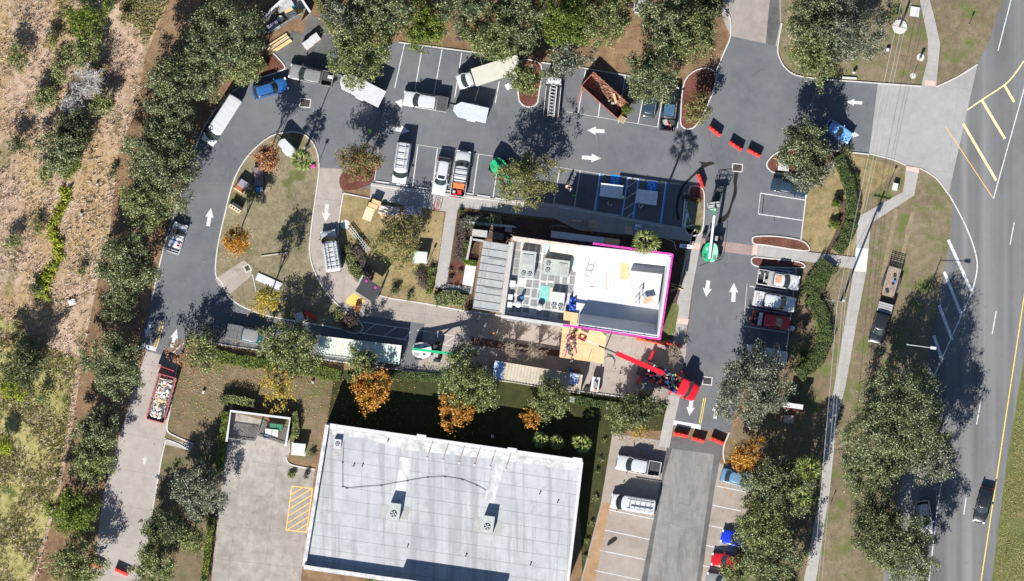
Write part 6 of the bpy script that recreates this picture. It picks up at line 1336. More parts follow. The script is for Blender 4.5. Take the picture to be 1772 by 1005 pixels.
# ---------------------------------------------------------------- open skips
def skip(label, a, b, W, H, m, fill, name='open_skip'):
    (x0, y0), (x1, y1) = P(*a), P(*b); L = math.hypot(x1 - x0, y1 - y0); t = thing(name, label, 'skip', ((x0 + x1) / 2, (y0 + y1) / 2, .02), math.atan2(y1 - y0, x1 - x0), 'open topped skips')
    MB().box(0, 0, .12, L - .02, W - .02, .08).build('floor', m, t)
    for s in (-1, 1):
        MB().box(0, s * (W / 2 - .05), .2, L, .1, H - .2).build('side_wall', m, t); rb = MB()
        for i in range(9): rb.box(-L / 2 + (i + .5) * L / 9, s * (W / 2 + .05), .2, .1, .1, H - .25)
        rb.build('side_rib', m, t)
        MB().box(s * (L / 2 - .05), 0, .2, .1, W - .2, H - .2).build('end_wall', m, t)
    fill(t, L, W, H); return t
RCRD = mat('door_red', (.35, .02, .02), .6); RUST = mat('rust_skip', (.3, .11, .06), .85, vary=.25, scale=.8); PINK = mat('faded_red_skip', (.42, .1, .12), .75, vary=.2, scale=.8)
def earth(t, L, W, H):
    mb = MB(); nx, ny = 44, 16; vs = []; rng = np.random.default_rng(3)
    for j in range(ny + 1):
        for i in range(nx + 1):
            u, v = i / nx, j / ny; z = .25 + 1.0 * max(0, math.sin(math.pi * min(1, max(0, (u - .22) / .8)))) * (.35 + .65 * v) + rng.normal() * .07; vs.append((-L / 2 + .12 + (L - .24) * u, -W / 2 + .12 + (W - .24) * v, min(z, H - .1)))
    mb.add(vs, [(j * (nx + 1) + i, j * (nx + 1) + i + 1, (j + 1) * (nx + 1) + i + 1, (j + 1) * (nx + 1) + i) for j in range(ny) for i in range(nx)])
    wx, wy = t.location[0], t.location[1]; tag(mb.build('earth_load', mat('skip_earth', (.2, .1, .065), .95, vary=.5, bump=.8, fine=6), None, False, (wx, wy, .02), t.rotation_euler[2]), 'heap of brown earth in the rusty skip', 'earth')
def trash(seed, n, cols, label, H0):
    def f(t, L, W, H):
        rng = np.random.default_rng(seed); per = {}
        MB().box(0, 0, .2, L - .3, W - .3, H0 - .1).build('packed_waste', mat('packed_waste', (.16, .14, .12), .9, vary=.5, fine=5), t)
        for i in range(n):
            c = cols[rng.integers(len(cols))]; u = rng.uniform(-.5, .5); lx, ly = rng.uniform(.1, .6), rng.uniform(.08, .38)
            m_ = min(lx, ly) ; x = u * (L - 1.1); y = rng.uniform(-.5, .5) * (W - 1.0); h = rng.uniform(.04, .22)
            if c not in per: per[c] = MB()
            per[c].box(x, y, H0 + .08 + rng.random() * .3, lx, ly, h, rng.random() * 3, rng.uniform(.75, 1))
        first = None
        for c, mb in per.items():
            if first is None: first = tag(mb.build('rubbish_load', MATS[c], None, False, (t.location[0], t.location[1], .02), t.rotation_euler[2]), label, 'rubbish', kind='stuff')
            else: mb.build('rubbish_pieces', MATS[c], first)
    return f
skip('rusty skip loaded with earth, wood and branches in the top stalls', (1016, 136), (1080, 194), 2.45, 1.75, RUST, earth)
mat('cardboard_tan', (.5, .36, .22), .9); mat('rag_dark', (.06, .055, .06), .9); mat('pale_pole_grey', (.4, .42, .46), .8)
board(1064, 170, 1.3, .3, .08, 1.35, R(-75), PLY, 'orange tan plank on the earth of the rusty skip', 'plank'); board(1074, 166, .5, .3, .08, 1.4, R(20), PINE, 'short pine offcut on the earth of the rusty skip', 'plank'); tarp(1061, 178, .5, .3, .3, 1.2, 0, OFFW, 'white scrap of sheeting in the rusty skip', 'waste_bag', 'bag'); tarp(1054, 174, .25, .2, .25, 1.2, 0, OFFW, 'smaller white scrap of sheeting in the rusty skip', 'waste_bag', 'bag')
skip('faded red skip heaped with light coloured rubbish on the west road', (290, 650), (268, 729), 2.4, 1.7, PINK, trash(4, 520, ['white_paint', 'cardboard_tan', 'white_membrane', 'plywood', 'rag_dark', 'white_membrane', 'grey_scrap', 'white_paint', 'pale_pole_grey', 'cardboard_tan'], 'loose rubbish heaped in the faded red skip', 1.05))
tag(MB().box(0, 0, .2, 2.3, .12, 1.5).build('skip_door', RCRD, None, False, (*P(287, 637), .02), R(-20)), 'dark red swung open door at the shaded upper end of the litter skip', 'skip door')
x, y = P(1076, 206); t = thing('pallet_stack', 'short stack of weathered pallets at the tip of the rusty skip', 'pallets', (x, y, .02), R(-28)); 
for k in range(3):
    mb = MB()
    for i in range(5): mb.box(0, -.35 + i * .17, .16 * k + .1, 1.0, .1, .03)
    for i in range(3): mb.box(-.42 + i * .42, 0, .16 * k, .08, .8, .1)
    mb.build('pallet', mat('aged_board', (.42, .33, .22), .9), t)
pole_thing('skip_rail', (1000, 178), (1011, 136), .3, .9, .12, RUST, 'rusty rail leaning beside the upper end of the rusty skip', 'rail')
# ---------------------------------------------------------------- plank trailer with mesh ramp
t, L = place('plank_trailer', 'open trailer with timber deck and mesh ramp on the verge', 'trailer', (1535, 513), (1549, 462), 'open trailers'); b = L / 2; W = 1.75
dkm = MB()
for i in range(9): dkm.box(0, -W / 2 + .1 + i * .195, .55, L - .1, .17, .05)
dkm.build('deck', mat('weathered_plank', (.27, .21, .165), .9, vary=.2, fine=6), t)
for s in (-1, 1):
    MB().beam((-b, s * W / 2, .62), (b, s * W / 2, .62), .08).beam((-b, s * W / 2, .95), (b, s * W / 2, .95), .05).build('side_rail', TRIM, t)
    for k in (-.35, .35): wheel(t, k * 1.1, s * (W / 2 + .14), .33, .2)
    MB().box(0, s * (W / 2 + .14), .72, 1.7, .26, .04).build('mudguard', TRIM, t); MB().box(b - .1, s * W * .45, .6, .1, .2, .12).build('lamp', LAMPR, t)
MB().beam((b, .35, .5), (b + 1.0, 0, .5), .09).beam((b, -.35, .5), (b + 1.0, 0, .5), .09).build('tow_bar', TRIM, t)
rg = MB(); e = (-b - 1.75, .06)
for s in (-1, -.5, 0, .5, 1): rg.beam((-b, s * W / 2, .55), (-b - 1.85, s * W / 2, .08), .05)
for i in range(1, 6): f = i / 5; rg.beam((-b - 1.85 * f, -W / 2, .55 - .47 * f), (-b - 1.85 * f, W / 2, .55 - .47 * f), .05)
rg.build('ramp', TRIM, t)
cargo(t, [('toolbox', 'blue crate on the timber deck of the plank trailer', 'crate', -.2, .4, .3, .3, .25, .2, CBLUE), ('toolbox', 'dark coil on the timber deck of the plank trailer', 'coil', -.9, .25, .4, .35, .15, .3, BLACK), ('toolbox', 'second dark coil on the plank trailer nearer the pickup', 'coil', .2, .3, .35, .3, .15, .8, BLACK), ('toolbox', 'grey spare part at the hitch end of the plank trailer', 'part', 1.3, -.2, .5, .4, .2, .4, DARK)], .6)
# brown material trailer on the island
t, L = place('material_trailer', 'narrow trailer with brown boards below the rust orange tree', 'trailer', (447, 288), (449, 332), 'open trailers'); b = L / 2
MB().box(0, 0, .5, L, 1.25, .1).build('deck', TRIM, t); ld = MB()
for i in range(4): ld.box(.35, -.45 + i * .3, .6, L - .9, .27, .28)
ld.build('load', mat('purple_brown_board', (.17, .13, .14), .85, vary=.15), t); MB().box(-b + .35, .25, .6, .6, .4, .3).build('crate', CBLUE, t); MB().box(-b + .35, -.25, .6, .6, .4, .25).build('crate', OFFW, t)
for s in (-1, 1): wheel(t, -.2, s * .72, .3, .18)
MB().beam((b, 0, .5), (b + .9, 0, .5), .09).build('tow_bar', TRIM, t)
# ---------------------------------------------------------------- flatbed truck under the trees
t, L = place('flatbed_truck', 'white cab flatbed truck with lattice ladder bed between two stalls', 'truck', (961, 120), (953, 201), CARS); b = L / 2
MB().loft([section(b - 1.9, .98, .5, 1.4), section(b - .5, .98, .5, 1.35), section(b, .85, .55, 1.1)]).build('body', PW, t, True); cabin(t, (b - 1.9, b - .35, .93, .02, .2), (b - 1.8, b - .95, .82, .02, .12), 1.36, 2.1, PW)
MB().box(-.95, 0, .75, L - 2.0, 2.1, .14).build('bed_floor', BEDL, t); lt = MB()
for s in (-1, 1): lt.beam((-b, s * .42, 1.2), (b - 2.2, s * .42, 1.5), .1); lt.beam((-b, s * .95, 1.05), (b - 2.2, s * .95, 1.05), .08)
for i in range(10): f = i / 9; x = -b + (2 * b - 2.2) * f; lt.beam((x, -.42, 1.2 + .3 * f), (x + .3, .42, 1.2 + .3 * f), .07); lt.beam((x, .42, 1.2 + .3 * f), (x + .3, -.42, 1.2 + .3 * f), .05)
for s in (-1, 1):
    for i in range(4): lt.box(-b + .3 + i * 1.1, s * .95, .85, .06, .06, .25)
lt.build('ladder_bed', LIGHTMET, t)
for sx in (b - 1.0, -b + 1.2):
    for s in (-1, 1): wheel(t, sx, s * .85, .42, .28)
lamps(t, L, 1.96); mirrors(t, b - .8, 2.0, 1.5, TRIM)
# ---------------------------------------------------------------- crane truck
RCR = mat('crane_red', (.56, .008, .02), .4, vary=.08, coat=.3)
t, L = place('crane_truck', 'red crane truck with long boom reaching over the plywood deck', 'crane truck', (1206, 682), (1104, 632), None); b = L / 2; W = 2.5
MB().loft([section(b - 2.6, 1.24, .55, 1.9, .2), section(b - 1.3, 1.24, .55, 1.9, .2), section(b - 1.0, 1.22, .55, 1.6, .2), section(b - .3, 1.12, .55, 1.5, .2), section(b, .92, .6, 1.2, .2)]).build('body', RCR, t, True)
cabin(t, (b - 2.6, b - .85, 1.18, .02, .24), (b - 2.5, b - 1.3, 1.06, .02, .14), 1.85, 2.65, RCR)
MB().box(-1.2, 0, .7, L - 2.6, 1.0, .35).build('chassis', TRIM, t); MB().box(-1.1, 0, 1.08, L - 2.7, 2.2, .12).build('deck', DARK, t)
for s in (-1, 1): MB().box(-1.0, s * .98, 1.2, 4.0, .28, .55).build('locker', mat('locker_red', (.2, .03, .035), .6, vary=.4, fine=4) if s < 0 else DARK, t)
gr = MB(); rng = np.random.default_rng(8)
for i in range(26): gr.box(rng.uniform(-2.6, 1.4), rng.uniform(-.7, .7), 1.2, rng.uniform(.2, .6), rng.uniform(.15, .5), rng.uniform(.15, .6), rng.random())
gr.build('gear', mat('mixed_gear', (.1, .1, .1), .6, vary=.9, scale=3), t)
for nm_, cm_, k_ in (('yellow_gear', YEL, 5), ('blue_gear', CBLUE, 5), ('teal_gear', TEAL, 5), ('red_gear', RRED, 8), ('pale_gear', LIGHTMET, 9)):
    g2 = MB()
    for i in range(k_): g2.box(rng.uniform(-2.9, 1.5), rng.uniform(-1.1, 1.1), 1.7 + rng.random() * .2, rng.uniform(.12, .5), rng.uniform(.1, .3), rng.uniform(.08, .2), rng.random() * 3)
    g2.build(nm_, cm_, t)
for s in (-1, 1):
    MB().beam((-3.3, s * .9, 1.3), (1.5, s * .9, 1.5), .12).build('side_beam', RCR if s > 0 else DARK, t); MB().beam((-2.9, s * .55, 1.3), (-1.6, s * .2, 2.3), .16).build('brace', RCR, t); gw = MB()
for i in range(6): gw.box(rng.uniform(-1.2, 1.0), rng.uniform(-.2, .8), 1.5, rng.uniform(.2, .5), rng.uniform(.15, .4), .4, rng.random())
gw.build('tool_bin', OFFW, t); MB().ball((1.35, -.85, 1.5), .45, .35, .35).build('blue_cover', BLUET, t, True)
MB().tube((-1.3, .05, 1.1), (-1.3, .05, 2.9), .42, .36, 12).build('turret', DARK, t)
def wl(t, px, py): return rel(t, [(px, py)])[0]
a0 = wl(t, 1148, 646); a1 = wl(t, 1067, 611); a2 = wl(t, 1036, 598); a3 = wl(t, 1012, 588)
MB().beam((*a0, 3.1), (*a1, 4.6), .62, .6).build('boom', RCR, t); MB().beam((*a1, 4.6), (*a2, 5.1), .2, .24).build('boom_extension', DARK, t); MB().beam((*a2, 5.1), (*a3, 5.3), .14, .16).build('jib', LIGHTMET, t)
MB().beam((*wl(t, 1140, 640), 2.5), (*wl(t, 1108, 625), 3.7), .22).build('lift_ram', LIGHTMET, t)
bx0 = wl(t, 1008, 583); bk = MB(); 
for z in (4.6, 5.0, 5.6): 
    for s in (-1, 1): bk.beam((bx0[0] - .5, bx0[1] + s * .4, z), (bx0[0] + .5, bx0[1] + s * .4, z), .06); bk.beam((bx0[0] + s * .5, bx0[1] - .4, z), (bx0[0] + s * .5, bx0[1] + .4, z), .06)
for sx in (-1, 1):
    for sy in (-1, 1): bk.beam((bx0[0] + sx * .5, bx0[1] + sy * .4, 4.6), (bx0[0] + sx * .5, bx0[1] + sy * .4, 5.6), .06)
bk.box(bx0[0], bx0[1], 4.5, 1.0, .8, .06); bk.build('work_basket', mat('basket_red', (.3, .02, .03), .5), t)
for p0, p1 in (((1122, 627), (1131, 607)), ((1112, 645), (1103, 663)), ((1172, 655), (1180, 643)), ((1166, 668), (1158, 682))):
    q0, q1 = wl(t, *p0), wl(t, *p1); MB().beam((*q0, .95), (*q1, .8), .3).build('outrigger', RCR, t); MB().tube((*q1, 0), (*q1, .85), .1, .1, 8).build('outrigger_foot', DARK, t)
for sx in (b - 1.3, -b + 1.3, -b + 2.5):
    for s in (-1, 1): wheel(t, sx, s * 1.0, .5, .32)
lamps(t, L, 2.2, 1.0, 1.0); mirrors(t, b - 1.1, 2.35, 1.9, TRIM)
# ---------------------------------------------------------------- boom lifts
GRN = mat('lift_green', (.01, .36, .15), .42, vary=.08, coat=.2)
def boom_lift(label, base, head, basket, zb, rot, hood=GRN, hood2=None, boomc=None, jib=None):
    x, y = P(*base); t = thing('boom_lift', label, 'boom lift', (x, y, .02), rot, 'green boom lifts'); boomc = boomc or GRN
    MB().box(0, 0, .35, 2.9, 1.0, .4).build('chassis', DARK, t)
    for sx in (-1, 1):
        for sy in (-1, 1): wheel(t, sx * 1.2, sy * 1.12, .46, .36)
    hl = [(1.35 * math.cos(a) * (1 if abs(math.cos(a)) < .9 else .95), .92 * math.sin(a)) for a in [R(15 * i) for i in range(24)]]
    def hoodp(s, m):
        pts = [(x_ - .9, s * abs(y_) + (s * .14)) for x_, y_ in hl if y_ * 1 >= -.001]
        secs = [[(x_ * 1, y_ * 1, .85) for x_, y_ in pts], [(x_, y_, 1.5) for x_, y_ in pts], [(x_ * .96 - .03, y_ * .9, 1.72) for x_, y_ in pts]]
        MB().loft(secs).build('engine_hood', m, t, False)
    hoodp(1, hood); hoodp(-1, hood2 or hood)
    MB().box(-.2, 0, .8, 2.4, .3, .5).build('turntable', GRN, t); MB().box(.75, .62, 1.3, .5, .5, .25).build('control_box', DARK, t); MB().box(.95, -.45, 1.2, .6, .5, .3).build('tool_tray', GREYMET, t)
    for s in (-1, 1):
        vt = MB()
        for k in range(5): vt.box(-1.75 + k * .13, s * .62, 1.722, .06, .42, .015)
        vt.build('hood_vent', DARK, t); MB().box(-.55, s * .5, 1.722, .35, .2, .02).build('warning_label', OFFW if hood is GRN else DARK, t)
    h = rel(t, [head])[0]; k = rel(t, [basket])[0]; zj = zb
    MB().beam((-1.9, 0, 1.9), (*h, zj), .3, .34).build('boom', boomc, t); MB().box(-1.9, 0, 1.2, .35, .3, .9).build('boom_pivot', GRN, t); MB().beam((.2, 0, 1.15), (h[0] * .5, h[1] * .5, 1.9 + (zj - 1.9) * .55), .14).build('lift_ram', LIGHTMET, t)
    d = Vector((k[0] - h[0], k[1] - h[1])); MB().beam((*h, zj), (h[0] + d.x * .55, h[1] + d.y * .55, zj - .1), .18).build('jib', GRN, t)
    a = math.atan2(d.y, d.x); bk = MB(); c, s_ = math.cos(a), math.sin(a); T = lambda u, v, z: (k[0] + u * c - v * s_, k[1] + u * s_ + v * c, z)
    for z in (zj - .6, zj - .1, zj + .5):
        for s in (-1, 1): bk.beam(T(-.42, s * .85, z), T(.42, s * .85, z), .05); bk.beam(T(s * .42, -.85, z), T(s * .42, .85, z), .05)
    for u in (-.42, .42):
        for v in (-.85, 0, .85): bk.beam(T(u, v, zj - .6), T(u, v, zj + .5), .05)
    bk.build('work_basket', DARK, t); f = MB(); q = [T(-.42, -.85, 0)[:2], T(.42, -.85, 0)[:2], T(.42, .85, 0)[:2], T(-.42, .85, 0)[:2]]; f.prism(q, zj - .66, zj - .61, True).build('basket_floor', GREYMET, t); return t
PALEG = mat('pale_lift_green', (.25, .52, .36), .5)
boom_lift('green boom lift with white boom on the east driveway by the small island', (1231, 424), (1236, 372), (1234, 355), 3.1, R(82), GRN, PALEG, OFFW)
x, y = P(1240, 338); t = thing('lift_platform', 'black tubular platform end of the east driveway boom lift', 'platform', (x, y, .02), R(75)); mb = MB()
for z in (1.3, 1.8):
    mb.path([(-1.1, -.45, z), (1.1, -.45, z), (1.2, 0, z), (1.1, .45, z), (-1.1, .45, z), (-1.1, -.45, z)], .035, 6)
for u in (-1.1, 0, 1.1):
    for v in (-.45, .45): mb.tube((u, v, 0), (u, v, 1.8), .03, .03, 6)
mb.build('cage', DARK, t); MB().box(-1.6, 0, .5, .8, .8, 1.0).build('control_box', PALEG, t); MB().box(0, 0, 0, 2.2, .9, .08).build('base', DARK, t)
boom_lift('green boom lift with white hood halves in the south forecourt', (742, 607), (790, 613), (802, 615), 3.6, R(-7), OFFW, OFFW, GRN)
boom_lift('green boom lift half hidden under the pale yellow green tree', (872, 298), (884, 318), (890, 330), 2.6, R(-50), GRN, GRN, GRN)
# ================================================================ small things
BARR = mat('barrier_red', (.6, .03, .02), .5, vary=.1); BARO = mat('barrier_orange_red', (.62, .09, .03), .5, vary=.1)
def barrier(a, b, label, m=BARR, h=.95):
    (x0, y0), (x1, y1) = P(*a), P(*b); L = math.hypot(x1 - x0, y1 - y0); t = thing('traffic_barrier', label, 'barrier', ((x0 + x1) / 2, (y0 + y1) / 2, .02), math.atan2(y1 - y0, x1 - x0), 'red water filled barriers')
    pr = [(.28, 0), (.28, .12), (.2, .3), (.13, .5), (.11, h), (-.11, h), (-.13, .5), (-.2, .3), (-.28, .12), (-.28, 0)]
    MB().loft([[(x, y, z) for y, z in pr] for x in (-L / 2, L / 2)]).build('shell', m, t)
    for k in (-.32, 0, .32): MB().box(k * L, 0, h, .16, .1, .05).build('filler_cap', mat('cap_dark', (.08, .01, .01), .6), t)
    sl = MB()
    for k in (-.25, .25):
        for s in (-1, 1): sl.box(k * L, s * .245, .06, .3, .03, .1)
    sl.build('fork_slot', BLACK, t); return t
for a, b, l in (((1228, 219), (1247, 234), 'red barrier nearest the mulch island in the north east group of three'), ((1263, 245), (1284, 259), 'middle red barrier of the north east group of three'), ((1294, 258), (1316, 270), 'right red barrier of the north east group, by the mulch island with an oak'), ((1209, 301), (1217, 324), 'red barrier standing upright in the picture above the small island'),
                ((1166, 749), (1190, 754), 'left red barrier of three below the stop bar'), ((1197, 757), (1219, 763), 'middle red barrier of three below the stop bar'), ((1230, 757), (1253, 767), 'right red barrier of three below the stop bar'),
                ((199, 984), (222, 994), 'lone red barrier across the concrete road at the bottom left'), ((160, 974), (176, 982), 'red barrier half hidden by the lowest left oak'), ((526, 541), (547, 550), 'red barrier on the grass at the bottom of the island'),
                ((1152, 594), (1178, 599), 'red barrier right of the magenta roof corner above the crane truck')): barrier(a, b, l)
barrier((1100, 584), (1124, 589), 'orange red barrier tucked along the south wall, left one', BARO); barrier((1125, 589), (1150, 594), 'orange red barrier tucked along the south wall, right one', BARO)
# ---------------------------------------------------------------- drains
def drain(px, py, lx, ly, rot, label, z=.02):
    x, y = P(px, py); t = thing('storm_drain', label, 'drain', (x, y, z), rot, 'storm drains'); f = MB(); wd = .13
    f.box(0, ly / 2 - wd / 2, 0, lx, wd, .03).box(0, -ly / 2 + wd / 2, 0, lx, wd, .03).box(lx / 2 - wd / 2, 0, 0, wd, ly - 2 * wd, .03).box(-lx / 2 + wd / 2, 0, 0, wd, ly - 2 * wd, .03); f.build('frame', MATS['kerb'], t)
    MB().box(0, 0, -.0, lx - 2 * wd, ly - 2 * wd, .006).build('pit', BLACK, t); g_ = MB(); n = 7
    for i in range(n): g_.box(-(lx - 2 * wd) / 2 + (i + .5) * (lx - 2 * wd) / n, 0, .008, .035, ly - 2 * wd, .016)
    for i in range(4): g_.box(0, -(ly - 2 * wd) / 2 + (i + .5) * (ly - 2 * wd) / 4, .025, lx - 2 * wd, .03, .005)
    g_.build('grate', mat('iron_grate', (.09, .065, .045), .8), t)
drain(528, 178, 1.45, 1.2, R(-6), 'square storm drain on the perimeter road above the island'); drain(1276, 290, 1.4, 1.1, R(-4), 'storm drain by the east barriers with a wet trail running south'); drain(1224, 659, 1.3, 1.1, R(-6), 'storm drain right of the red crane truck cab'); drain(428, 464, .85, .95, R(28), 'dark grate in the concrete slab on the island', .117)
# ---------------------------------------------------------------- wheel stops
for i, (px, py, l) in enumerate(((662, 315, 'leftmost wheel stop, under the thin reddening tree'), (697, 320, 'wheel stop in front of the first stall van'), (731, 325, 'wheel stop in the empty stall right of the first stall van'), (775, 330, 'wheel stop beside the nose of the white estate car'), (806, 334, 'wheel stop behind the pickup with orange gear'), (837, 339, 'wheel stop in the empty stall left of the pale yellow green tree'), (868, 344, 'wheel stop under the pale yellow green tree'),
                                 (976, 360, 'wheel stop in the shaded stall where the group of workers stands'), (1011, 366, 'wheel stop in the shaded stall left of the first blue line'), (1060, 371, 'wheel stop in the left accessible bay'))):
    x, y = P(px, py); o = MB().prism([(-.85, -.08), (.85, -.08), (.85, .08), (-.85, .08)], 0, .12).build('wheel_stop', OFFW, None, False, (x, y, .014), SA - R(1)); tag(o, l, 'wheel stop', 'concrete wheel stops')
# ---------------------------------------------------------------- lamp posts, utility poles, wires, signs
def lamp(px, py, h, head, label, m=DARK):
    x, y = P(px, py); t = thing('street_lamp', label, 'street lamp', (x, y, 0), 0, 'street lamps'); MB().tube((0, 0, 0), (0, 0, h), .1, .06, 8).build('pole', m, t); MB().tube((0, 0, 0), (0, 0, .5), .22, .2, 10).build('base', MATS['kerb'], t)
    hx, hy = P(*head); dx, dy = hx - x, hy - y; L = math.hypot(dx, dy)
    if L > .6: MB().tube((0, 0, h - .3), (dx * .9, dy * .9, h), .05, .04, 6).build('arm', m, t)
    MB().box(dx, dy, h - .05, .75, .36, .16, math.atan2(dy, dx)).build('lamp_head', m, t)
lamp(529, 256, 7.4, (533, 254), 'dark lamp post at the northern tip of the island lawn'); lamp(1570, 596, 9.6, (1615, 602), 'pale street lamp with long arm over the hatched triangle of the main road', LIGHTMET); 
WOODP = mat('pole_wood', (.2, .15, .11), .9)
def upole(px, py, h, rot, label):
    x, y = P(px, py); t = thing('utility_pole', label, 'utility pole', (x, y, 0), rot, 'utility poles'); MB().tube((0, 0, 0), (0, 0, h), .16, .11, 10).build('pole', WOODP, t)
    MB().beam((-1.1, 0, h - .6), (1.1, 0, h - .6), .11).build('cross_arm', WOODP, t)
    for k in (-1, -.4, .4, 1): MB().tube((k, 0, h - .55), (k, 0, h - .35), .05, .04, 6).build('insulator', OFFW, t)
    MB().tube((.3, .15, h - 2.2), (.3, .15, h - 1.4), .2, .2, 10).build('transformer', LIGHTMET, t)
upole(1557, 46, 12.2, R(-15), 'utility pole on the round gravel pad near the top right'); upole(1455, 522, 12.2, R(-12), 'utility pole between the crescent hedge and the roadside walk')
def wire(pts, label, r=.018, group='overhead wires', m=None):
    x, y = P(pts[0][0], pts[0][1]); q = []
    for a, b in zip(pts, pts[1:]):
        for k in range(10): f = k / 10; X, Y = P(a[0] + (b[0] - a[0]) * f, a[1] + (b[1] - a[1]) * f); q.append((X - x, Y - y, a[2] + (b[2] - a[2]) * f - 1.0 * math.sin(math.pi * f)))
    X, Y = P(pts[-1][0], pts[-1][1]); q.append((X - x, Y - y, pts[-1][2])); o = MB().path(q, r, 5).build('overhead_wire', m or LIGHTMET, None, False, (x, y, 0)); return tag(o, label, 'wire', group)
wire([(1580, -90, 11.6), (1550, 47, 11.6), (1449, 523, 11.6), (1400, 1090, 11.6)], 'leftmost of the three overhead wires crossing the east verge', .022); wire([(1589, -90, 11.7), (1560, 45, 11.7), (1458, 521, 11.7), (1409, 1090, 11.7)], 'middle of the three overhead wires crossing the east verge'); wire([(1596, -90, 11.6), (1567, 43, 11.6), (1463, 520, 11.6), (1415, 1090, 11.6)], 'rightmost of the three overhead wires crossing the east verge')
o = wire([(1455, 522, 10.5), (1424, 518, .3)], 'guy wire running from the lower utility pole into the crescent hedge', .02, None)
def post_sign(px, py, h, label, rot=0, m=OFFW, sz=(.6, .75), base=0):
    x, y = P(px, py); t = thing('road_sign', label, 'sign', (x, y, 0), rot, 'small roadside signs'); MB().tube((0, 0, 0), (0, 0, h), .035, .035, 6).build('post', DARK, t); MB().box(0, -.04, h - sz[1], sz[0], .03, sz[1]).build('sign_panel', m, t)
    if base: MB().tube((0, 0, 0), (0, 0, .04), base, base, 18).build('base', MATS['kerb'], t)
post_sign(1580, 131, 2.7, 'dark signal post on a round pad beside the top right walk', 0, DARK, (.3, .6), .38); post_sign(1593, 99, 1.1, 'short post on a white round pad by the top right walk', 0, DARK, (.4, .5), .5); post_sign(1677, 42, 1.5, 'small white marker post on the verge at the top right', 0, OFFW, (.2, .5))
post_sign(552, 280, 2.6, 'thin sign post at the right tip of the island', 0, DARK, (.4, .5)); post_sign(1536, 326, 2.6, 'slim post on the verge left of the white utility box', 0, DARK, (.3, .3)); post_sign(741, 456, 2.4, 'slim post between the green transformer and the side path', 0, DARK, (.3, .5)); post_sign(1437, 872, 1.6, 'short dark marker post beside the lower roadside walk', 0, DARK, (.15, .3)); post_sign(478, 252, 4.2, 'tall thin post beside the white generator trailer', 0, DARK, (.15, .2))
for px, py, r, l, m in ((1557, 46, .95, 'round pale gravel pad round the upper utility pole', 'gravel'), (597, 388, .62, 'pale round concrete pad beside the lane kerb', 'pad')):
    x, y = P(px, py); tag(MB().tube((0, 0, 0), (0, 0, .05), r, r, 20).build('pad', MATS['kerb'], None, False, (x, y, .06)), l, 'pad')
x, y = P(1478, 125); t = thing('fire_hydrant', 'grey hydrant in a dirt ring beside the east exit kerb', 'hydrant', (x, y, 0)); MB().tube((0, 0, 0), (0, 0, .6), .16, .14, 10).build('body', LIGHTMET, t); MB().ball((0, 0, .62), .17, .17, .12).build('cap', LIGHTMET, t); MB().beam((-.28, 0, .4), (.28, 0, .4), .14).build('nozzle', GREYMET, t)
def ubox(px, py, lx, ly, h, rot, label, m=OFFW):
    x, y = P(px, py); t = thing('utility_cabinet', label, 'utility box', (x, y, 0), rot, 'small utility boxes'); MB().box(0, 0, 0, lx, ly, h).build('cabinet', m, t); MB().box(0, 0, h, lx * 1.06, ly * 1.06, .05).build('lid', m, t)
ubox(1549, 323, .65, .9, .6, R(-12), 'white utility box on the verge left of the bent walk'); ubox(1371, 568, .55, .6, .6, R(-10), 'small white box in front of the red pickup'); ubox(1536, 86, .4, .4, .4, 0, 'tiny grey box on the grass below the upper utility pole', LIGHTMET); ubox(990, 691, .6, .7, .6, R(-5), 'pale utility box on the grass below the tan container', LIGHTMET); ubox(1583, 20, 1.1, 1.2, .12, R(-8), 'low white slab left of the top right walk'); ubox(362, 936, .5, .5, .6, 0, 'small grey box in the grass at the lower edge of the service yard', LIGHTMET)
tag(MB().box(0, 0, 0, 1.9, .3, .18).build('kerb_stone', MATS['kerb'], None, False, (*P(1470, 135), .02), R(-3)), 'loose pale kerb stone beside the hydrant', 'kerb stone')
# ---------------------------------------------------------------- things on the island lawn
x, y = P(418, 322); t = thing('timber_crate', 'rust brown timber crate with grey lid on the island lawn', 'crate', (x, y, .1), R(-33), 'timber crates on the island'); MB().box(0, 0, 0, 1.5, 1.55, .15).build('pallet', PINE, t); MB().box(0, -.15, .15, 1.3, 1.0, .85).build('box', mat('rust_board', (.3, .1, .03), .85), t); MB().box(.05, .32, 1.0, 1.2, .95, .06).build('lid', mat('grey_lid', (.22, .21, .24), .6), t); MB().box(0, -.72, .15, 1.4, .12, .3).build('rail', PINE, t)
x, y = P(408, 358); t = thing('timber_crate', 'cream crate with black slots on the island lawn', 'crate', (x, y, .1), R(-33), 'timber crates on the island'); MB().box(0, -.25, 0, 1.6, .45, .6).build('box', mat('cream_board', (.6, .52, .36), .8), t)
for k in range(4): MB().box(-.55 + k * .37, -.25, .6, .2, .25, .02).build('slot', BLACK, t)
MB().box(.1, .18, 0, 1.5, .4, 1.0).build('rack', DARK, t)
pole_thing('timber_pole', (452, 443), (498, 437), .22, .22, .13, mat('pale_pole', (.45, .4, .33), .8), 'long pale pole lying on the island lawn', 'pole')
board(465, 487, 3.4, 1.0, .18, .12, R(-24), WHITE, 'long bright white panel lying on the island lawn', 'white_panel', 'panel')
pole_thing('metal_strip', (437, 474), (444, 509), .14, .14, .1, LIGHTMET, 'thin pale metal strip beside the concrete slab on the island', 'strip')
x, y = P(518, 548); t = thing('wire_cage', 'grey square cage pallet beside the red barrier on the grass', 'cage', (x, y, .1), R(20)); MB().box(0, 0, 0, 1.15, 1.15, .15).build('pallet', GREYMET, t); MB().box(0, 0, .15, 1.1, 1.1, .8, 0, .94).build('load', mat('wrapped_grey', (.42, .4, .42), .6, vary=.5, scale=3), t)
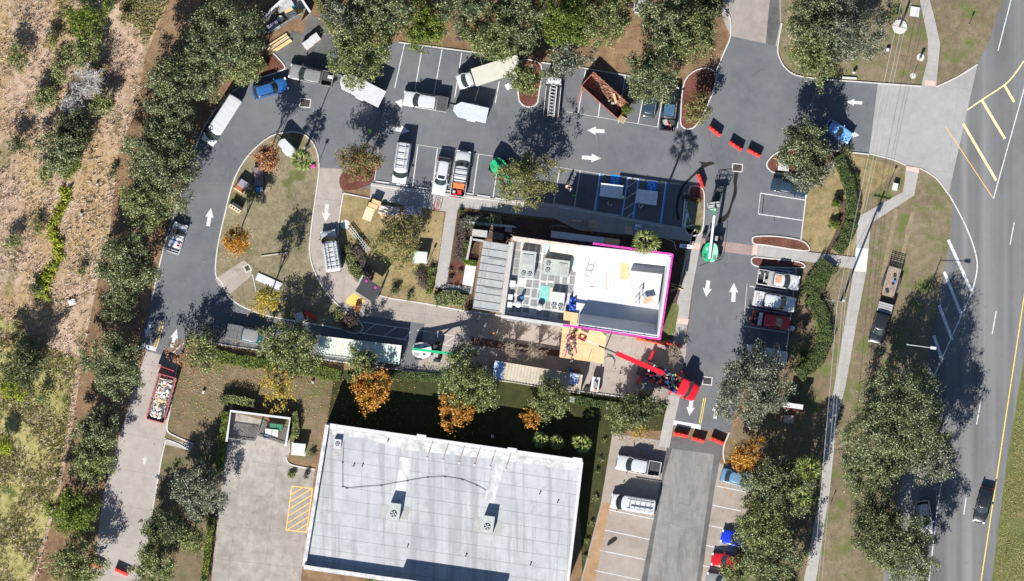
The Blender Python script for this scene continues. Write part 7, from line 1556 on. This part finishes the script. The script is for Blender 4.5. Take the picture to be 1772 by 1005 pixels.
tarp(542, 287, .55, .5, .35, .1, 0, mat('pink_plastic', (.75, .06, .35), .5), 'pink flag bundle at the right tip of the island', 'flag_bundle', 'flag')
# ---------------------------------------------------------------- things on the front lawn
x, y = P(643, 360); t = thing('board_stack', 'tall stack of tan boards at the corner of the front lawn', 'board stack', (x, y, .1), R(-21)); 
for k, (dx, dy, lx, ly, z, h) in enumerate(((-.1, -.85, 1.15, 1.7, 0, .7), (.05, .35, 1.25, .55, 0, .95), (.3, .95, 1.2, .5, 0, 1.1))): MB().box(dx, dy, z, lx, ly, h).build('boards', PLY if k else mat('pale_ply', (.6, .45, .3), .8), t)
tarp(673, 364, 2.7, 1.25, .8, .1, R(-10), mat('pinkish_wrap', (.5, .43, .38), .6, vary=.3, scale=2.5), 'pinkish wrapped bundle on the front lawn beside the tan boards'); tarp(714, 364, 2.4, 1.2, .9, .1, R(-3), mat('grey_wrap', (.36, .33, .34), .5, vary=.6, scale=3), 'grey wrapped bundle with blue centre on the front lawn'); tarp(712, 362, .7, .7, .25, .85, R(10), mat('pale_blue_tarp', (.35, .4, .55), .6, vary=.3), 'pale blue sheet on top of the grey wrapped bundle')
board(663, 372, .75, .6, .12, .1, R(25), PLY, 'small tan board below the pinkish wrapped bundle', 'plywood_sheet'); board(629, 415, .4, .3, .3, .1, R(-15), mat('brown_carton', (.3, .2, .12), .9), 'little brown carton right of the leaning ladders', 'carton', 'carton')
ladder((603, 394), (639, 437), .5, .5, 'upper of two long silver ladders lying over the shrubs', group='ladders lying on the front lawn'); ladder((606, 392), (638, 432), .62, .62, 'lower narrower silver ladder lying over the shrubs', w=.25, group='ladders lying on the front lawn')
board(634, 465, .2, 1.1, .06, .2, R(-14), PINE, 'pine batten beside the black canopy', 'batten')
x, y = P(757, 356); t = thing('bike_rack', 'red looped bicycle rack on the front walk', 'bike rack', (x, y, .1), R(-8)); RR = mat('rack_red', (.32, .04, .05), .5)
for k in (-.3, .22):
    q = [(k - .17, -.5, .03)] + [(k - .17, .25, .5)] + [(k + .17 * math.cos(a), .25 + .3 * math.sin(a), .5 + .25 * math.sin(a)) for a in [R(180 - 22.5 * i) for i in range(9)]] + [(k + .17, -.5, .03)]
    MB().path(q, .035, 6).build('loop', RR, t)
MB().path([(-.47, -.5, .03), (.39, -.5, .03)], .03, 6).build('base_bar', RR, t)
# ---------------------------------------------------------------- north front of the building
def sheet_table(px, py, lx, ly, rot, label, m=OFFW):
    x, y = P(px, py); t = thing('sheet_table', label, 'table', (x, y, .02), rot, 'white sheets on trestles'); MB().box(0, 0, .85, lx, ly, .05).build('tabletop', m, t)
    for sx in (-1, 1):
        for sy in (-1, 1): MB().beam((sx * lx * .38, sy * ly * .36, .85), (sx * lx * .42, sy * ly * .42, 0), .07).build('leg', DARK, t)
sheet_table(1058, 330, 2.9, 1.7, SA, 'left white sheet on trestles in the shaded accessible bays', mat('sheet_white', (.6, .62, .64), .5)); sheet_table(1119, 341, 2.75, 1.8, SA, 'right white sheet on trestles in the shaded accessible bays', MATS['sheet_white'])
def pallet(px, py, z, rot, label, m=None, lx=1.2, ly=1.0):
    x, y = P(px, py); t = thing('pallet', label, 'pallet', (x, y, z), rot, 'wooden pallets'); 
    tp = MB()
    for i in range(6): tp.box(0, -ly / 2 + .08 + i * (ly - .16) / 5, .11, lx, .11, .025)
    tp.build('deck', m or PINE, t); b_ = MB()
    for i in range(3): b_.box(-lx / 2 + .06 + i * (lx - .12) / 2, 0, 0, .09, ly, .105)
    b_.build('bearer', m or PINE, t); return t
pallet(1027, 387, .1, SA, 'wooden pallet on the shaded walk in front of the awning'); trestle(998, 382, .1, SA, 'pine trestle on the shaded walk left of the pallet', PINE, 1.3); board(1010, 386, .7, .5, .4, .1, SA, mat('brown_carton', (.3, .2, .12), .9), 'brown carton between trestle and pallet on the shaded walk', 'carton', 'carton')
board(1088, 398, 1.1, .95, .1, .1, SA, mat('pale_carton', (.48, .4, .34), .9), 'pale flat carton on the shaded walk near the palm', 'carton', 'carton'); x, y = P(1105, 394); t = thing('work_table', 'small work table with white and blue boxes near the palm', 'table', (x, y, .1), SA); MB().box(0, 0, .7, 1.2, 1.0, .05).build('tabletop', mat('table_brown', (.3, .24, .2), .7), t)
for sx in (-1, 1):
    for sy in (-1, 1): MB().box(sx * .5, sy * .4, 0, .06, .06, .7).build('leg', DARK, t)
MB().box(-.1, .25, .75, .8, .4, .3).build('box', mat('lilac_box', (.55, .5, .75), .6), t); MB().box(-.25, -.2, .75, .45, .3, .25).build('box', mat('sky_box', (.25, .45, .8), .6), t)
for i, (px, py) in enumerate(((1016, 399), (1024, 401))): tag(MB().tube((0, 0, 0), (0, 0, .36), .17, .15, 12).build('bucket', mat('bucket_orange', (.5, .1, .02), .5), None, False, (*P(px, py), .07)), ['left', 'right'][i] + ' orange bucket on the dark bed beside the awning', 'bucket', 'orange buckets')
wx, wy = P(966, 394); q = [(.9 * math.cos(a) + .3 * math.cos(3 * a), .35 * math.sin(a), .05) for a in [R(12 * i) for i in range(16)]]; tag(MB().path(q, .03, 5).build('hose', OFFW, None, False, (wx, wy, .07)), 'white hose looped on the dark bed left of the awning', 'hose')
for i, (a, b) in enumerate((((812, 384), (889, 391)), ((828, 388), (893, 393)))): pole_thing('conduit', a, b, 1.0, 1.0, .12, LIGHTMET if i else OFFW, ['long white conduit laid across the shrubs at the west end', 'shorter grey conduit laid across the shrubs at the west end'][i], 'conduit', 'conduits at the west end')
tarp(845, 393, 1.8, 1.0, .5, .1, R(-20), mat('brown_tarp', (.09, .06, .05), .8), 'dark brown tarp beneath the long conduits'); tarp(862, 408, 1.5, .9, .7, .2, R(-10), mat('grey_tarp', (.2, .19, .19), .8), 'grey tarp at the corner of the patchy roof', 'tarp_cover'); board(880, 396, .9, .8, .6, .1, SA, GREYMET, 'grey machine under the pale yellow green tree beside the wall', 'machine', 'machine')
# sign board and timber fence east of the building
x, y = P(1178, 425); t = thing('leaning_sign_board', 'white board with dark lettering over the fenced strip east of the building', 'sign', (x, y, 0), SA); MB().box(.75, 0, 2.2, 1.75, .5, .06).build('board', mat('sheet_white', (.6, .62, .64), .5), t); lt = MB()
for i in range(5): lt.box(.35 + i * .2, 0, 2.262, .12, .2, .006)
lt.build('lettering', mat('sign_ink', (.03, .06, .18), .7), t)
for k in (0, 1.5): MB().box(k, 0, 0, .08, .08, 2.2).build('post', PINE, t)
def tfence(pts, h, label):
    x, y = P(*pts[0]); t = thing('timber_fence', label, 'fence', (x, y, .05), 0, 'timber fences east of the building'); q = rel(t, pts); rr = MB()
    for z in (.5, h):
        for a, b in zip(q, q[1:]): rr.beam((*a, z), (*b, z), .1, .07)
    rr.build('rail', mat('aged_board', (.42, .33, .22), .9), t)
    for a in q: MB().box(a[0], a[1], 0, .1, .1, h + .1).build('post', mat('aged_board', (.42, .33, .22), .9), t)
tfence([(1188, 430), (1184, 455), (1178, 485), (1172, 503)], 1.2, 'weathered rail fence along the east walk'); tfence([(1150, 412), (1166, 418), (1170, 432)], 1.2, 'short rail fence between palm and sign board'); tfence([(1161, 491), (1178, 494)], 1.1, 'short cross fence at the south end of the dark strip')
for i in range(3): board(1172 - i * 3, 498 + i * 2, 1.6 - .3 * i, .12, .1, .15 + .1 * i, R(-20 + 25 * i), PINE, ['upper', 'middle', 'lower'][i] + ' of three loose battens at the south end of the timber fence', 'batten', 'batten', 'loose battens by the fence')
# boards on the small island
for i, (a, b, w_) in enumerate((((1186, 342), (1181, 390), .16), ((1190, 368), (1184, 392), .28), ((1189, 362), (1194, 384), .1), ((1181, 393), (1201, 389), .12))): pole_thing('timber_board', a, b, .2, .2 + .02 * i, w_, mat('pale_blue_board', (.5, .56, .58), .7), ['longest pale board along the left kerb of the small island', 'broad pale board in the small island', 'thin pale board crossing the small island', 'board across the lower end of the small island'][i], 'board', 'boards on the small island')
tarp(1189, 337, .9, .5, .3, .12, R(-10), OFFW, 'white crumpled bag at the rounded end of the small island', 'waste_bag', 'bag')
# ribbed cart near the east oak
x, y = P(1356, 289); t = thing('ribbed_cart', 'grey ribbed cart beside the mulch island under the east oak', 'cart', (x, y, .05), R(-8)); MB().box(0, 0, .6, 1.4, .95, .3).build('body', LIGHTMET, t)
for k in range(6): MB().box(-.58 + k * .23, 0, .9, .06, .93, .03).build('rib', GREYMET, t)
for sx in (-1, 1):
    for sy in (-1, 1): MB().tube((sx * .5, sy * .4, .2), (sx * .5, sy * .46, .2), .2, .2, 10).build('wheel', BLACK, t)
MB().box(-.35, .9, .1, .35, .5, .9).build('tank', mat('steel_blue', (.12, .2, .26), .5), t)
# south forecourt
x, y = P(1030, 665); t = thing('light_tower', 'white wheeled generator right of the tan container', 'generator', (x, y, .02), R(-8)); MB().box(0, 0, .45, 1.05, 1.9, .75).build('casing', OFFW, t); MB().box(0, -.1, 1.2, .5, .7, .35).build('engine', mat('mid_grey', (.2, .2, .2), .6), t); MB().box(.1, -.75, 1.2, .3, .3, .2).build('orange_cap', RORANGE, t); MB().tube((-.1, .3, 1.2), (-.1, .3, 1.9), .1, .1, 8).build('mast', LIGHTMET, t)
for s in (-1, 1): MB().tube((s * .58, -.3, .32), (s * .75, -.3, .32), .32, .32, 14).build('wheel', TYRE, t)
MB().beam((0, -.95, .5), (0, -1.6, .4), .08).build('tow_bar', DARK, t)
x, y = P(1015, 674); o = MB().tube((0, 0, 0), (0, 0, .3), .4, .4, 16).build('spare_tyre', TYRE, None, False, (x, y, .02)); tag(o, 'loose tyre lying beside the white wheeled generator', 'tyre')
x, y = P(1000, 641); o = MB().tube((0, 0, 0), (0, 0, .9), .29, .29, 14).build('oil_drum', mat('drum_rust', (.25, .09, .03), .7), None, False, (x, y, .02)); tag(o, 'rust brown drum behind the tan container', 'drum')
raised('round_island', [(1054 + 11 * math.cos(R(18 * i)), 626 + 9 * math.sin(R(18 * i))) for i in range(20)], .12, MATS['concrete'])
ml = MB(); strip_mb(ml, PP(smooth_poly([(1050, 614), (1058, 616), (1063, 624), (1062, 634)], 4, False)), .07, .1, .15); tag(ml.build('black_hose', BLACK, None), 'black hose curved round the small concrete island', 'hose')
pole_thing('black_strut', (1046, 582), (1044, 602), .2, .3, .12, DARK, 'dark strut standing on the forecourt right of the plywood deck', 'strut')
# litter on the west field
for px, py, s, l in ((125, 522, 1.0, 'white plastic bag caught in the weeds of the west field'), (140, 370, .45, 'small white scrap in the dry weeds'), (168, 318, .35, 'small bluish scrap in the dry weeds'), (541, 661, .35, 'white scrap on the litter covered grass above the bin enclosure'), (352, 678, .45, 'white scrap in the leaves right of the rubbish skip'), (852, 755, .5, 'white scrap in the shade above the grey roof')): tarp(px, py, s, s * .8, .3, .2, 1.0 + px, OFFW, l, 'plastic_scrap', 'litter')
# ---------------------------------------------------------------- people
SKIN = mat('skin', (.36, .2, .13), .6); 
def person(px, py, facing, label, shirt, hat=None, vest=None, z=.02, trousers=(.03, .04, .07), arms=.3, group='workers on the site', stride=.12, bend=0.0):
    x, y = P(px, py); t = thing('person', label, 'person', (x, y, z), facing, group)
    V = [(0, 0, .93), (bend * .3, 0, 1.16), (bend * .7, 0, 1.36), (bend, 0, 1.48), (bend + .03, 0, 1.58), (bend + .03, 0, 1.7)]; Rr = [.13, .125, .14, .06, .085, .07]; E = [(0, 1), (1, 2), (2, 3), (3, 4), (4, 5)]
    def add(a, p, r): V.append(p); Rr.append(r); E.append((a, len(V) - 1)); return len(V) - 1
    for s in (-1, 1):
        k = add(0, (0, s * .1, .86), .09); k = add(k, (s * stride * .6, s * .11, .48), .062); k = add(k, (s * stride * .9 - .02, s * .12, .09), .042); add(k, (s * stride * .9 + .15, s * .13, .04), .035)
        k = add(2, (bend * .72, s * .2, 1.38), .058); k = add(k, (bend * .6 + arms * .25, s * .27, 1.12), .045); k = add(k, (bend * .6 + arms, s * .2, 1.0), .032); k = add(k, (bend * .6 + arms + .07, s * .19, .985), .03)
        for j in range(4): q = add(k, (bend * .6 + arms + .11, s * (.165 + j * .018), .98 - .004 * j), .0095); add(q, (bend * .6 + arms + .145 - .006 * abs(j - 1), s * (.165 + j * .018), .955), .0085)
        q = add(k, (bend * .6 + arms + .07, s * .155, .985), .0105); add(q, (bend * .6 + arms + .1, s * .145, .97), .009)
    me = bpy.data.meshes.new('body'); me.from_pydata(V, E, []); o = bpy.data.objects.new('body', me); C.objects.link(o); o.parent = t; me.materials.append(SKIN)
    md = o.modifiers.new('skin', 'SKIN'); me.skin_vertices or me.attributes
    lay = me.skin_vertices[0] if len(me.skin_vertices) else None
    if lay:
        for i, r in enumerate(Rr): lay.data[i].radius = (r, r)
        lay.data[0].use_root = True
    o.modifiers.new('smooth', 'SUBSURF').levels = 1
    def ell(cx, z, a, b, n=12): return [(cx + a * math.cos(6.2832 * i / n), b * math.sin(6.2832 * i / n), z) for i in range(n)]
    sh = mat('shirt_' + '_'.join(str(int(c * 99)) for c in shirt), shirt, .85); tm = mat('trousers_' + '_'.join(str(int(c * 99)) for c in trousers), trousers, .85)
    tb = MB().loft([ell(0, .88, .15, .19), ell(bend * .3, 1.15, .15, .185), ell(bend * .7, 1.38, .15, .225), ell(bend * .9, 1.46, .09, .12)])
    for s in (-1, 1): tb.tube((bend * .72, s * .2, 1.39), (bend * .6 + arms * .25, s * .275, 1.12), .078, .066, 8); tb.tube((bend * .6 + arms * .25, s * .275, 1.12), (bend * .6 + arms * .8, s * .22, 1.03), .06, .05, 8)
    tb.build('shirt', sh, t, True)
    tr = MB().loft([ell(0, .84, .145, .18), ell(0, .95, .152, .19)])
    for s in (-1, 1): tr.tube((0, s * .09, .9), (s * stride * .6, s * .11, .48), .11, .085, 10); tr.tube((s * stride * .6, s * .11, .48), (s * stride * .9 - .02, s * .12, .08), .085, .065, 10)
    tr.build('trousers', tm, t, True)
    bt = MB()
    for s in (-1, 1): bt.box(s * stride * .9 + .04, s * .125, 0, .28, .1, .1)
    bt.build('boots', mat('boot_leather', (.06, .04, .025), .8), t)
    if vest:
        vm = mat('vest_' + '_'.join(str(int(c * 99)) for c in vest), vest, .7); MB().loft([ell(0, .98, .165, .205), ell(bend * .3, 1.15, .165, .2), ell(bend * .7, 1.38, .165, .2), ell(bend * .88, 1.47, .1, .15)]).build('vest', vm, t, True)
    hx = bend + .03
    if hat:
        hm = mat('hat_' + '_'.join(str(int(c * 99)) for c in hat), hat, .4); MB().ball((hx, 0, 1.7), .135, .115, .1, 14, 8).tube((hx + .03, 0, 1.69), (hx + .03, 0, 1.7), .165, .165, 14).build('hard_hat', hm, t, True)
    else: MB().ball((hx - .012, 0, 1.685), .1, .088, .085, 12, 7).build('hair', mat('dark_hair', (.03, .02, .015), .8), t, True)
    fc = MB().ball((hx + .088, 0, 1.6), .018, .014, .022, 6, 4)
    for s in (-1, 1): fc.ball((hx + .078, s * .032, 1.63), .012, .015, .009, 6, 4)
    fc.build('face', mat('skin_dark', (.28, .14, .09), .6), t)
    er = MB()
    for s in (-1, 1): er.ball((hx, s * .088, 1.61), .02, .012, .03, 6, 4)
    er.build('ears', SKIN, t)
HV = (.45, .75, .05); HG = (.05, .6, .15)
person(981, 321, R(-40), 'person in orange top at the left of the group in the shaded stall', (.6, .22, .08), (.75, .72, .68)); person(989, 327, R(150), 'person in pale grey hat in the middle of the group in the shaded stall', (.25, .22, .22), (.6, .5, .47)); person(995, 338, R(110), 'person in bright green vest at the right of the group in the shaded stall', (.05, .4, .1), None, HG)
person(1077, 341, R(20), 'person in lime vest and pale hat at the right edge of the left white sheet', (.3, .5, .1), (.7, .78, .6), HV); person(1054, 354, R(60), 'person in lilac shirt below the left white sheet', (.4, .33, .5)); person(1108, 359, R(80), 'person in pale lilac shirt below the right white sheet', (.5, .46, .6), None, None, .02, (.02, .02, .03), .35, bend=.2)
person(641, 227, R(200), 'person in lime green walking in the tree shadow by the road arrow', (.35, .7, .04), HV, HV, stride=.2); person(854, 576, R(-60), 'person in lime and orange vest on the shaded concrete south of the metal canopy', (.5, .15, .04), (.7, .2, .05), HV)
person(1009, 581, R(160), 'worker in lime vest standing in the crane basket', (.2, .25, .1), (.7, .75, .2), HV, z=4.57); person(989, 585, R(-90), 'worker in red brown shirt bending over the scrap on the plywood deck', (.3, .08, .06), (.6, .4, .35), None, 3.63, bend=.28); person(800, 612, R(180), 'worker in lilac shirt in the basket of the white hooded lift', (.3, .28, .45), (.55, .5, .7), None, 3.02)
